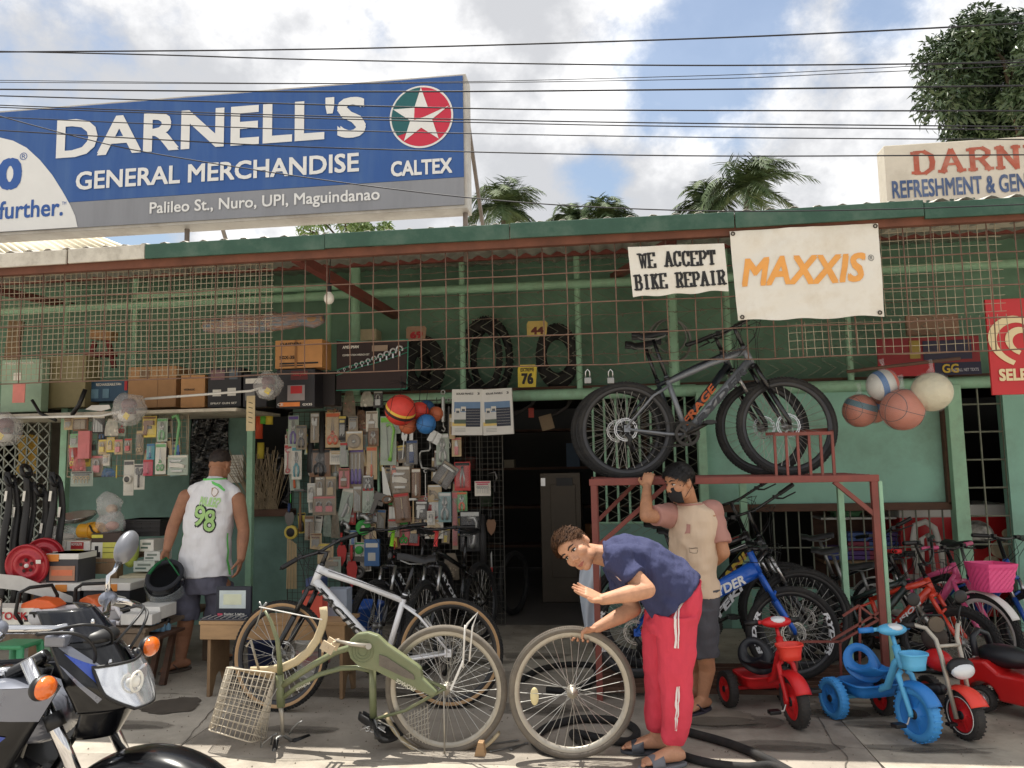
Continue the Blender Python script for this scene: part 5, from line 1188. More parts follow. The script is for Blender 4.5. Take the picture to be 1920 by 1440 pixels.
def hair(M,parent,m,s=1.0,front=58,side=82,back=122,tuft=.02,n=900,seed=1,comb=(0,.4,-.1),fade=0,puff=1.0):
 """short hair: a cap over the skull down to the hairline, with tufts"""
 random.seed(seed);mb=MB(M@SCL(s,s,s))
 def lim(az):
  c=math.cos(az);f=front+(side-front)*(1-max(0,c))**.8 if c>0 else side+(back-side)*(-c)**1.2
  return math.radians(f)
 def pt(az,th,k=1.0):return V((math.sin(az)*math.sin(th)*.0795*k,-.012+math.cos(az)*math.sin(th)*.1005*k,.038+math.cos(th)*.0965*k))
 def fn(u,v):
  az=2*PI*u;th=lim(az)*v*(1+.02*math.sin(az*9)*v);k=(1.0+.035*(1-v)*puff)*(1+.012*NZ.noise(V((u*18,v*8,seed))));return pt(az,max(.001,th),k if v<.97 else .97)
 mb.sheet(fn,40,14)
 for i in range(n):
  az=random.uniform(0,2*PI);v=math.sqrt(random.random());th=lim(az)*v;p=pt(az,th,1.015);nrm=(p-V((0,-.012,.038))).normalized()
  d=(nrm*.34+V(comb)+V((random.uniform(-.3,.3),random.uniform(-.3,.3),random.uniform(-.25,.2)))).normalized();L=tuft*random.uniform(.6,1.3)*(1-fade*v)
  sd_=d.cross(nrm);sd_=(sd_ if sd_.length>.05 else V((1,0,0))).normalized()*.0022
  q=p+d*L*.55+nrm*.002;mb.add([p-sd_,p+sd_,q+sd_*.8,q-sd_*.8,p+d*L-nrm*L*.25],[(0,1,2,3),(3,2,4)])
 return mb.build('hair',m,parent)
def hand(mb,M,mirror=1,curl=(.25,.3,.3,.35),spread=.07,thumb=.4,s=1.0,bend=.25):
 """palm at the wrist, fingers along +x, palm side -z, thumb on +y*mirror"""
 M=M@SCL(s,s*mirror,s)
 q=MB()
 loft(q,[((-.015,0,0),(0,.025,0),(0,0,.017)),((.02,.002,0),(0,.036,0),(0,0,.016)),((.06,0,0),(0,.042,0),(0,0,.014)),((.092,-.002,-.001),(0,.040,0),(0,0,.011))],20,.8)
 for k,(y,L) in enumerate(((.031,.070),(.0105,.078),(-.0105,.072),(-.031,.056))):
  a=spread*(1.2-k*.85);p=V((.088-(.006 if k==3 else 0)-(.004 if k==0 else 0),y,0));c=0;pts=[p-V((.02,0,0)),p]
  for j,fr in enumerate((.45,.31,.24)):
   c+=curl[k]*(1.0 if j else .7);d=V((math.cos(c)*math.cos(a),math.sin(a)*math.cos(c),-math.sin(c)));p=p+d*L*fr;pts.append(p)
  q.tube(pts,[.0095,.0092,.0085,.0078,.0062],12);q.ball(pts[-1],.0062,10,6);q.ball(pts[2],.0086,10,6)
 p=V((.012,.026,-.006));t=thumb;pts=[p,p+V((.024,.021,-.006)),p+V((.052,.021+.022*t+.012,-.010-.02*(1-t))),p+V((.076,.018+.034*t+.012,-.016-.03*(1-t)))]
 q.tube(pts,[.015,.0135,.0105,.0075],12);q.ball(pts[-1],.0075,10,6);q.ball(pts[1],.0135,10,6)
 mb.add(q.v,q.f,True,M)
def frame_x(o,x,z):
 x=V(x).normalized();z=(V(z)-x*V(z).dot(x)).normalized();y=z.cross(x);M=Matrix((x,y,z)).transposed().to_4x4();M.translation=V(o);return M
def foot(mb,heel,toe,up=V((0,0,1)),s=1.0,ankle=None):
 h,t=V(heel),V(toe);x=(t-h).normalized();y=up.cross(x).normalized();L=(t-h).length;z0=.0
 R=lambda f,w,hh,zz:((h+x*L*f+V((0,0,zz))),y*w,V((0,0,hh)))
 loft(mb,[R(.0,.026,.022,.034),R(.12,.034,.033,.036),R(.3,.034,.042,.044),R(.5,.038,.032,.034),R(.72,.045,.020,.022),R(.86,.042,.014,.016),R(.93,.034,.011,.013)],20)
 for k in range(5):mb.ball(h+x*L*(1.0-.028*k-.01*(k==0))+y*(.032-.016*k)+V((0,0,.012)),(.013 if k==0 else .0095,)*2+(.010,),10,6)
def sandal(name,label,heel,toe,m,strap='slide',grp=None):
 h,t=V(heel),V(toe);x=(t-h).normalized();y=V((0,0,1)).cross(x).normalized();L=(t-h).length;o=thing(name,label,'sandal',h.lerp(t,.5),grp)
 out=[]
 for i in range(40):
  a=2*PI*i/40;u=.5+.56*math.cos(a)*1.0;w=.048*math.sin(a)*(1.0+.16*math.cos(a))
  p=h+x*L*u+y*w;out.append((p.x,p.y))
 z=min(h.z,t.z)
 MB().prism(out,.018,TR(0,0,z)).build('sole',m,o,bevel=.005)
 if strap=='slide':
  mb=MB()
  def fn(u,v):a=PI*(v);p=h+x*L*(.52+.28*u)+y*.052*math.cos(a);return (p.x,p.y,z+.016+(.062-.022*u)*math.sin(a)**.7)
  mb.sheet(fn,6,16);mb.build('strap',m,o,solid=.006)
 else:
  mb=MB();tp=h+x*L*.84+V((0,0,.03))
  for s in (-1,1):mb.tube([h+x*L*.42+y*.046*s+V((0,0,.018)),h+x*L*.6+y*.034*s+V((0,0,.062)),h+x*L*.76+y*.006*s+V((0,0,.046)),tp-V((0,0,.012))],.0055,8)
  mb.build('strap',m,o)
 return o
def wrap(o,target,off=.004):
 q=o.modifiers.new('w','SHRINKWRAP');q.target=target;q.offset=off;q.wrap_method='NEAREST_SURFACEPOINT';q.wrap_mode='OUTSIDE_SURFACE'
def grid_patch(mb,A,B,D,E,nu=10,nv=10):
 A,B,D,E=V(A),V(B),V(D),V(E);mb.sheet(lambda u,v:A.lerp(B,u).lerp(E.lerp(D,u),v),nu,nv);return mb
 # ---- the bending man
def bending_man():
 Yc=4.36;o=thing('person','man in navy shirt and red track pants bending over the loose wheel','person',(P(1250,1420,Yc).x,Yc,0))
 SK=skin_mat('skin_tan',(196,146,116));p=lambda x,y,Y=Yc:P(x,y,Y)
 zy=V((0,1,0));b=MB()
 # head
 f=V((-.28,-.90,-.30));up=V((-.76,.0,.64));e=p(1073,1040,4.24);O=e-f.normalized()*.078-V((0,0,0));M=head_frame(O,f,up);S=1.02
 head_shape(b,M,S)
 nb=M@V((0,-.035,-.055));limb(b,[nb,nb.lerp(p(1135,1042),.55),p(1140,1043)],[.054,.054,.062])
 def ring(x,y,half,hy,ang,Y=Yc):d=V((math.cos(ang),0,math.sin(ang)));return (p(x,y,Y),d*half,zy*hy)
 rings=[ring(1272,1128,.135,.165,math.radians(47)),ring(1240,1088,.125,.155,math.radians(52)),ring(1200,1062,.125,.165,math.radians(68)),ring(1162,1050,.115,.175,math.radians(82)),ring(1140,1044,.07,.12,math.radians(88))]
 loft(b,rings)
 # near (left) arm, open hand palm up
 sh,el,wr=p(1152,1046,4.185),p(1214,1106,4.10),p(1130,1124,3.99)
 limb(b,[sh,sh.lerp(el,.5),el],[.056,.050,.043]);limb(b,[el,el.lerp(wr,.35),el.lerp(wr,.75),wr],[.043,.046,.034,.028])
 tip=p(1070,1099,3.95);hx=tip-wr;hand(b,frame_x(wr.lerp(tip,.03),hx,V((.25,.55,-1))),mirror=-1,curl=(.08,.06,.06,.10),spread=.04,thumb=.75,s=1.0)
 # far (right) arm, hand closed on the tyre
 sh2,el2,wr2=p(1150,1056,4.53),p(1188,1142,4.44),p(1118,1178,4.37)
 limb(b,[sh2,sh2.lerp(el2,.5),el2],[.056,.050,.043]);limb(b,[el2,el2.lerp(wr2,.35),el2.lerp(wr2,.75),wr2],[.043,.045,.034,.028])
 loft(b,[(wr2,V((0,.028,0)),V((.008,0,.019))),(p(1108,1181,4.365),V((0,.038,0)),V((.006,0,.016))),(p(1094,1183,4.35),V((0,.042,0)),V((.004,0,.014)))],18)
 for k,(x0,x1) in enumerate(((1080,1073),(1088,1083),(1096,1093),(1103,1102))):
  pts=[p(x0+6,1182,4.375),p(x0,1184,4.395),p(x0-1,1194,4.39),p(x1,1200+k,4.355),p(x1,1199+k,4.325)];b.tube(pts,[.0095,.0095,.009,.0082,.0068],10);b.ball(pts[-1],.007,8,6)
 pts=[p(1112,1181,4.335),p(1100,1179,4.305),p(1092,1186,4.292),p(1091,1197,4.296)];b.tube(pts,[.0135,.012,.0105,.008],10);b.ball(pts[-1],.008,8,6)
 # legs and feet
 for (hx_,hy_,kx,ky,ax_,ay_,Y) in ((1268,1150,1266,1242,1262,1398,4.28),(1250,1150,1236,1240,1231,1374,4.44)):
  limb(b,[p(hx_,hy_,Y),p(kx,ky,Y),p(kx+3,ky+45,Y),p(ax_,ay_,Y)],[.085,.06,.056,.036])
 an1,an2=p(1262,1398,4.28),p(1231,1374,4.44)
 h1,t1=V((an1.x+.055,4.28,.022)),V((an1.x-.175,4.20,.022));foot(b,h1,t1);limb(b,[an1,V((an1.x+.01,4.28,.07))],[.038,.036])
 h2,t2=V((an2.x+.05,4.44,.022)),V((an2.x-.185,4.44,.022));foot(b,h2,t2);limb(b,[an2,V((an2.x+.01,4.44,.07))],[.038,.036])
 body=blob_build(b,'body',SK,o,.0042,3)
 eyes(M,o,S);brows(M,o,mat('brow_hair',(44,32,26),.7,0,.2),S);lips(M,o,S)
 hair(M,o,mat('hair_brown',(98,68,46),.75,0,.35,40,c2=(40,29,24),spec=.2),S,57,100,126,.040,4200,3,(.25,.8,-.1),puff=1.6)
 # shirt
 s=MB();rings=[ring(1270,1124,.172,.205,math.radians(47)),ring(1252,1100,.165,.195,math.radians(49)),ring(1228,1078,.152,.185,math.radians(56)),ring(1198,1060,.148,.19,math.radians(68)),ring(1165,1050,.138,.20,math.radians(80)),ring(1148,1046,.105,.165,math.radians(86)),ring(1136,1042,.072,.085,math.radians(95))]
 loft(s,rings,36)
 for A_,B_ in ((sh,el),(sh2,el2)):
  d=(B_-A_);e_=A_+d.normalized()*(.148);limb(s,[A_+V((.01,0,.005)),A_.lerp(e_,.5)],[.082,.074]);s.tube([A_,A_.lerp(e_,.5),e_],[.080,.073,.072],20)
 NAVY=cloth_mat('navy_cotton',(60,64,96),.08,.5,8,(2.2,1,.9));so=blob_build(s,'shirt',NAVY,o,.006,3,.022)
 st=MB();c,a,bb_=rings[-1];st.tube([c+a*1.02*math.cos(t)+bb_*1.02*math.sin(t) for t in [2*PI*i/24 for i in range(24)]],.010,8,closed=True);st.build('collar',NAVY,o)
 pr=MB();ctr=p(1168,1088,4.235)
 grid_patch(pr,ctr+V((-.06,-.05,.03)),ctr+V((.06,-.05,-.015)),ctr+V((.055,-.05,-.05)),ctr+V((-.05,-.05,.005)),8,4);q=pr.build('shirt_print',mat('print_white_red',(224,220,214),.7,0,.6,60,c2=(196,60,44)),o);wrap(q,so,.004)
 # track pants
 t=MB();loft(t,[ring(1276,1118,.145,.172,math.radians(40)),ring(1268,1140,.142,.178,math.radians(18)),ring(1262,1165,.140,.172,0),ring(1258,1185,.13,.165,0)],32)
 for pts,rs,Y in (([(1268,1150),(1268,1200),(1267,1245),(1269,1300),(1266,1355),(1263,1382),(1262,1393)],[.122,.108,.098,.088,.076,.064,.052],4.28),([(1250,1150),(1240,1200),(1236,1240),(1240,1300),(1234,1342),(1231,1360),(1231,1369)],[.118,.106,.095,.082,.072,.060,.050],4.44)):
  q=[p(x,y,Y) for x,y in pts];t.tube(q,rs,24);
  for a_,r_ in zip(q[1:-2],rs[1:-2]):t.ball(a_,r_*.99,14,8)
 RED=cloth_mat('red_track_cloth',(212,70,88),.08,.6,7,(1,1,.55));to=blob_build(t,'track_pants',RED,o,.006,3,.014)
 WS=mat('white_stripe_cloth',(226,220,218),.8,0,.04)
 for k,pts in enumerate(([(1268,1112),(1269,1150),(1270,1185),(1269,1221)],[(1273,1297),(1273,1325),(1268,1352),(1264,1382)])):
  for off in (-3.6,3.6):
   m_=MB();vs=[p(x+off,y,4.13) for x,y in pts];n=26
   def cr(u):
    i=min(len(vs)-2,int(u*(len(vs)-1)));f_=u*(len(vs)-1)-i;return vs[i].lerp(vs[i+1],f_)
   m_.sheet(lambda u,v:cr(v)+V(((u-.5)*.012,0,0)),3,70);q=m_.build('stripe',WS,o);wrap(q,to,.009)
 sandal('slide_sandal','grey rubber slide sandal on the near foot of the bending man',h1-V((0,0,.022)),t1-V((0,0,.022)),mat('grey_rubber_sandal',(116,118,124),.7,0,.08));sandal('slide_sandal','dark grey slide sandal on the far foot of the bending man',h2-V((0,0,.022)),t2-V((0,0,.022)),mat('dark_rubber_sandal',(70,74,82),.7,0,.08))
bending_man()
# ---- the masked man leaning on the rack
def masked_man():
 Yc=5.17;o=thing('person','man in beige shirt and black face mask leaning one hand on the rack','person',(P(1310,1325,Yc).x,Yc,0))
 SK=skin_mat('skin_brown',(182,132,100));p=lambda x,y,Y=Yc:P(x,y,Y);f=V((-.60,-.80,0));l=V((.80,-.60,0));b=MB()
 hf=V((-.82,-.50,-.20));M=head_frame(p(1276,906,5.10),hf,V((-.10,0,1)));S=.98;head_shape(b,M,S)
 nb=M@V((0,-.03,-.05));limb(b,[nb,p(1293,950,5.19)],[.052,.058])
 R_=lambda x,y,w,d:(p(x,y),l*w,f*d)
 loft(b,[R_(1302,1120,.14,.10),R_(1299,1060,.13,.095),R_(1297,1000,.145,.10),R_(1298,965,.165,.09),R_(1296,948,.08,.06)])
 # raised arm with the hand over the rack edge
 sh,el,wr=p(1260,968)-l*.02,p(1211,968,5.02),p(1213,912,5.24)
 limb(b,[sh,sh.lerp(el,.5),el],[.052,.047,.040]);limb(b,[el,el.lerp(wr,.35),wr],[.040,.041,.027])
 hand(b,frame_x(wr,V((.1,.28,.5)),V((-.25,-.8,.45))),1,(.75,.8,.8,.75),.05,.5,.95)
 sh2,el2,wr2=p(1334,962)+l*.0,p(1357,1036,5.10),p(1322,1066,5.34)
 limb(b,[sh2,sh2.lerp(el2,.5),el2],[.052,.047,.040]);limb(b,[el2,el2.lerp(wr2,.4),wr2],[.041,.041,.028]);hand(b,frame_x(wr2,V((-.8,.25,.1)),V((0,-1,.2))),-1,(.4,.4,.4,.4),.04,.5,.9)
 an,an2=p(1318,1306,5.17),p(1303,1292,5.36)
 limb(b,[p(1318,1140,5.12),p(1322,1225,5.13),p(1326,1255,5.17),an],[.08,.056,.053,.034]);limb(b,[p(1290,1140,5.24),p(1298,1225,5.30),p(1306,1255,5.36),an2],[.08,.055,.05,.034])
 for A_,g in ((an,V((-.75,-.66,0))),(an2,V((-.85,-.5,0)))):
  h_,t_=V((A_.x,A_.y,.018))-g*.055,V((A_.x,A_.y,.018))+g*.18;foot(b,h_,t_);limb(b,[A_,V((A_.x,A_.y,.07))],[.036,.035])
  sandal('flip_flop','dark flip-flop on the %s foot of the masked man'%('front' if A_ is an else 'rear'),h_-V((0,0,.018)),t_-V((0,0,.018)),mat('dark_blue_rubber',(52,50,62),.7,0,.1),'thong')
 blob_build(b,'body',SK,o,.0044,3);eyes(M,o,S);BLK=mat('hair_black',(22,20,20),.42,0,.2,30);brows(M,o,BLK,S);hair(M,o,BLK,S,64,101,124,.042,3600,5,(.2,.8,-.3),puff=2.0)
 # mask with ear loops
 mk=MB(M@SCL(S,S,S))
 def mfn(u,v):
  a=(u-.5)*2.5;r=.078-.006*abs(u-.5);z=-.014-.094*v+.012*abs(u-.5)*2*(1-2*v);bulge=.050*math.cos(a*.72)**2*(1-.6*(v-.42)**2*4*.8)
  return (math.sin(a)*.070*(1-.15*v),.026+math.cos(a)*.046+bulge*.66,z)
 mk.sheet(mfn,22,14);mo=mk.build('face_mask',mat('black_mask_cloth',(30,29,31),.85,0,.1,20,.3,14,stretch=(1,1,6)),o,solid=.003)
 lp=MB(M@SCL(S,S,S))
 for sx in (-1,1):lp.tube([(sx*.066,.04,-.02),(sx*.080,.01,.012),(sx*.086,-.028,.01),(sx*.082,-.02,-.03),(sx*.066,.036,-.085)],.0018,5)
 lp.build('ear_loop',BLK,o)
 # shirt: beige body, dusty pink sleeves and pocket
 s=MB();rr=[R_(1304,1116,.160,.122),R_(1301,1070,.155,.118),R_(1299,1010,.160,.118),R_(1298,975,.170,.112),R_(1297,956,.15,.09),R_(1295,945,.082,.070)];loft(s,rr,32)
 BE=cloth_mat('beige_cotton',(206,184,160),.05,.5,7);so=blob_build(s,'shirt',BE,o,.006,3,.018)
 PK=cloth_mat('dusty_pink_cotton',(174,130,120),.06,.4,9)
 for A_,B_,nm in ((sh,el,'sleeve'),(sh2,el2,'sleeve')):
  d=(B_-A_);L=.145 if B_ is el else .20;e_=A_+d.normalized()*min(L,d.length*.92);k=MB();k.tube([A_-d.normalized()*.02,A_.lerp(e_,.5),e_],[.079,.071,.066],20);k.ball(A_,.086,16,10);blob_build(k,'sleeve',PK,o,.006,3,.012)
 c,a_,b_=rr[-1];MB().tube([c+a_*1.03*math.cos(t)+b_*1.03*math.sin(t)+f*.01 for t in [2*PI*i/24 for i in range(24)]],.007,8,closed=True).build('collar',PK,o)
 def patch(nm,x0,y0,x1,y1,m,nu=8,nv=8,skew=4):
  q=MB();y=5.0;grid_patch(q,p(x0,y0,y),p(x1,y0+skew*.3,y),p(x1,y1+skew*.3,y),p(x0,y1,y),nu,nv);q=q.build(nm,m,o);wrap(q,so,.004);return q
 patch('pocket',1274,982,1290,1001,PK);FR=mat('print_dark_line',(92,82,74),.8,0,.1)
 for (x0,y0,x1,y1) in ((1288,1028,1306,1029),(1288,1035,1306,1036),(1288,1028,1289,1036),(1305,1028,1306,1036)):patch('chest_print',x0,y0,x1,y1,FR,4,4)
 # shorts
 t=MB();R2=lambda x,y,w,d:(p(x,y),l*w,f*d);loft(t,[R2(1303,1100,.16,.115),R2(1304,1150,.158,.12),R2(1304,1165,.15,.115)],28)
 for pts,Y in (([(1319,1140),(1322,1190),(1323,1231)],5.12),([(1290,1140),(1295,1190),(1299,1228)],5.26)):t.tube([p(x,y,Y) for x,y in pts],[.096,.088,.084],22);t.ball(p(*pts[1],Y),.086,14,8)
 blob_build(t,'shorts',cloth_mat('dark_grey_shorts',(78,78,84),.1,.5,8,(1,1,.6)),o,.006,3,.018)
masked_man()
# ---- the man in the white jersey seen from behind
def jersey_man():
 Yc=5.96;o=thing('person','man in a white sleeveless jersey numbered 98, seen from behind at the counter','person',(P(355,1255,Yc).x,Yc,0))
 SK=skin_mat('skin_dark_tan',(158,112,86));p=lambda x,y,Y=Yc:P(x,y,Y);f=V((.10,1,0)).normalized();l=V((-1,.10,0)).normalized();b=MB()
 M=head_frame(p(412,873,6.02),V((.05,.95,-.28)),V((.08,.25,1)));S=1.0;head_shape(b,M,S)
 nb=M@V((0,-.025,-.05));limb(b,[nb,p(404,912,5.98)],[.058,.066])
 R_=lambda x,y,w,d,Y=Yc:(p(x,y,Y),l*w,f*d)
 loft(b,[R_(384,1085,.165,.125),R_(388,1030,.16,.125),R_(394,965,.165,.125),R_(399,930,.165,.095),R_(402,912,.09,.07)])
 for sh,el,wr,hd in ((p(349,931),p(325,985,5.92),p(313,1030,5.84),V((-.15,-.15,-1))),(p(446,936),p(457,995,5.97),p(452,1048,5.88),V((-.1,-.2,-1)))):
  limb(b,[sh,sh.lerp(el,.5),el],[.060,.054,.046]);limb(b,[el,el.lerp(wr,.35),wr],[.047,.047,.031]);left=sh.x<p(400,930).x
  hand(b,frame_x(wr,hd,V((1 if not left else -1,.25,0))),1 if left else -1,(.9,1.0,1.0,1.0) if left else (.35,.4,.45,.5),.04,.4,.98)
 an,an2=p(338,1240,5.92),p(408,1232,6.12)
 limb(b,[p(352,1100,5.94),p(348,1170,5.92),p(344,1190,5.94),an],[.09,.062,.062,.038]);limb(b,[p(412,1100,5.99),p(410,1168,6.06),p(408,1190,6.1),an2],[.09,.062,.06,.038])
 for A_,g in ((an,V((-.55,.83,0))),(an2,V((.1,1,0)))):
  h_,t_=V((A_.x,A_.y,.020))-g*.06,V((A_.x,A_.y,.020))+g*.19;
  if A_ is an:h_,t_=V((A_.x+.03,A_.y,.02)),V((A_.x-.10,A_.y-.17,.02));h_,t_=V((A_.x+.055,A_.y+.05,.02)),V((A_.x-.10,A_.y-.12,.02))
  foot(b,h_,t_);limb(b,[A_,V((A_.x,A_.y,.08))],[.038,.037]);sandal('flip_flop','brown flip-flop on the %s foot of the man in the jersey'%('left' if A_ is an else 'right'),h_-V((0,0,.02)),t_-V((0,0,.02)),mat('brown_rubber_sandal',(84,74,66),.75,0,.1),'thong')
 blob_build(b,'body',SK,o,.0048,3);hair(M,o,mat('cropped_hair',(34,28,26),.6,0,.3,60,c2=(56,44,38)),S,54,92,112,.006,1400,8,(0,-.3,-.4),.6,.3)
 # jersey
 s=MB();rr=[R_(383,1079,.232,.155),R_(385,1050,.215,.155),R_(389,1010,.198,.152),R_(393,970,.205,.155),R_(397,940,.200,.140),R_(400,922,.180,.118),R_(402,908,.125,.10),R_(403,900,.082,.082)];loft(s,rr,40,.92);limb(s,[p(402,908),p(366,921)],[.075,.062]);limb(s,[p(402,908),p(436,926)],[.075,.062])
 WJ=cloth_mat('white_jersey',(224,224,228),.03,.6,5,(1.4,1,.4));so=blob_build(s,'jersey',WJ,o,.006,4,.013)
 GR=cloth_mat('lime_green_trim',(112,204,112),.05,.2);yb=Yc-.3
 def flat(nm,poly,m,y=yb,wrapoff=.004,sub=3):
  q=MB();pts=[p(x,yy,y) for x,yy in poly];q.v=[tuple(v) for v in pts];q.f=[tuple(range(len(pts)))];q.mi=[0];q.sm=[False]
  ob=q.build(nm,m,o);return ob
 def print_on(nm,mesh,m,off):
  vs,fs=mesh;q=MB();q.add(vs,fs);ob=q.build(nm,m,o);wrap(ob,so,off);return ob
 def px_text(nm,body,x0,y0,x1,y1,m,off,bold=.05,rot=0,shear=0,dense=1):
  c,w,h=rectpx(x0,y0,x1,y1,Yc-.165);q=MB();put_text(q,body,w,h,TR(c)@RY(rot)@FACE,bold,shear)
  ob=q.build(nm,m,o);tri=ob.modifiers.new('t','TRIANGULATE');
  for _ in range(dense):sbd=ob.modifiers.new('u','SUBSURF');sbd.subdivision_type='SIMPLE';sbd.levels=sbd.render_levels=2
  wrap(ob,so,off);return ob
 LG=mat('lime_print',(166,204,132),.8,0,.06);DK=mat('dark_print',(40,46,48),.8,0,.05)
 px_text('number_outline','9',359,945,386,990,DK,.004,.05,.1,.0);px_text('number_outline','8',380,953,405,1000,DK,.004,.05,.1,.0)
 px_text('number','9',361,948,384,987,LG,.008,.015,.1);px_text('number','8',382,956,403,997,LG,.008,.015,.1)
 px_text('name_print','PALILEO',371,930,411,950,mat('pale_lime_print',(176,214,150),.8,0,.1),.005,.06,.12)
 q=MB();pts=[(391,913),(397,911),(406,915),(406,922),(403,928),(398,930),(392,924)];vs=[tuple(p(x,y,Yc-.16)) for x,y in pts];cx=sum((V(v) for v in vs),V((0,0,0)))/len(vs)
 q.add(vs+[tuple(cx)],[(i,(i+1)%7,7) for i in range(7)]);ob=q.build('crest',mat('crest_brown',(150,120,90),.8,0,.1),o);wrap(ob,so,.004)
 q=MB();vs2=[tuple(cx.lerp(V(v),.8)) for v in vs];q.add(vs2+[tuple(cx)],[(i,(i+1)%7,7) for i in range(7)]);ob=q.build('crest_field',mat('white_stripe_cloth',(226,220,218)),o);wrap(ob,so,.007)
 q=MB();grid_patch(q,p(392,897,Yc-.14),p(430,904,Yc-.14),p(424,914,Yc-.15),p(394,905,Yc-.15),12,5);ob=q.build('collar_band',GR,o);wrap(ob,so,.005)
 c,a_,b_=rr[-1];MB().tube([c+a_*1.0*math.cos(t)+b_*1.0*math.sin(t)+V((0,0,.006)) for t in [2*PI*i/24 for i in range(24)]],.009,8,closed=True).build('collar',GR,o)
 for sx in (1,-1):
  q=MB();x=333 if sx>0 else 436;grid_patch(q,p(x+4*sx,1000,Yc-.04),p(x+8*sx,1000,Yc-.06),p(x+4*sx,1078,Yc-.06),p(x-2*sx,1078,Yc-.03),3,14);ob=q.build('side_trim',GR,o);wrap(ob,so,.004)
  # shorts
 t=MB();loft(t,[R_(383,1060,.19,.14),R_(383,1095,.195,.145),R_(383,1110,.185,.14)],30)
 t.tube([p(352,1095,5.94),p(349,1130,5.92),p(346,1161,5.92)],[.115,.105,.102],22);t.tube([p(412,1095,5.99),p(411,1130,6.02),p(409,1160,6.05)],[.115,.105,.102],22)
 blob_build(t,'shorts',cloth_mat('grey_blue_shorts',(98,98,112),.08,.5,8,(1,1,.6)),o,.006,3,.018)
 # helmet hanging from his left hand
 c=p(311,1086,5.70);h=thing('helmet','black motorcycle helmet hanging upside down from the hand of the man in the jersey','helmet',c);HM=TR(c)@RX(.75)@RY(.15)
 def cup(r,th0,th1,sy=1.1,off=0):return lambda u,v:HM@V((r*math.sin(th0+(th1-th0)*v)*math.cos(2*PI*u),r*sy*math.sin(th0+(th1-th0)*v)*math.sin(2*PI*u),off-r*math.cos(th0+(th1-th0)*v)))
 mb=MB();mb.sheet(cup(.140,0,1.95),36,18);mb.build('shell',mat('helmet_black',(22,24,28),.25,0,.08,coat=.5),h,solid=.008)
 mb=MB();mb.sheet(cup(.128,0,1.9,1.08),32,14);mb.build('lining',mat('helmet_lining',(26,27,30),.95,0,.2,20),h,solid=.006)
 mb=MB();mb.torus(.122,.017,HM@TR(0,0,.045)@SCL(1,1.1,1),32,10);mb.build('padding',mat('helmet_padding',(42,44,50),.9,0,.15,20),h)
 mb=MB();mb.sheet(lambda u,v:HM@V((.153*math.cos(PI+PI*(.08+.84*u)),.168*math.sin(PI+PI*(.08+.84*u)),-.10+.10*v)),26,6);mb.build('visor',mat('smoke_visor',(150,158,162),.06,0,0,alpha=.4,coat=1),h,solid=.002)
 mb=MB();hp=p(312,1046,5.80);mb.tube([HM@V((-.12,-.02,.05)),c+V((-.07,-.03,.11)),hp,c+V((.06,-.02,.11)),HM@V((.12,0,.05))],.007,8,flat=(1.6,.6));mb.build('strap',mat('green_webbing',(30,104,62),.8,0,.1),h)
jersey_man()
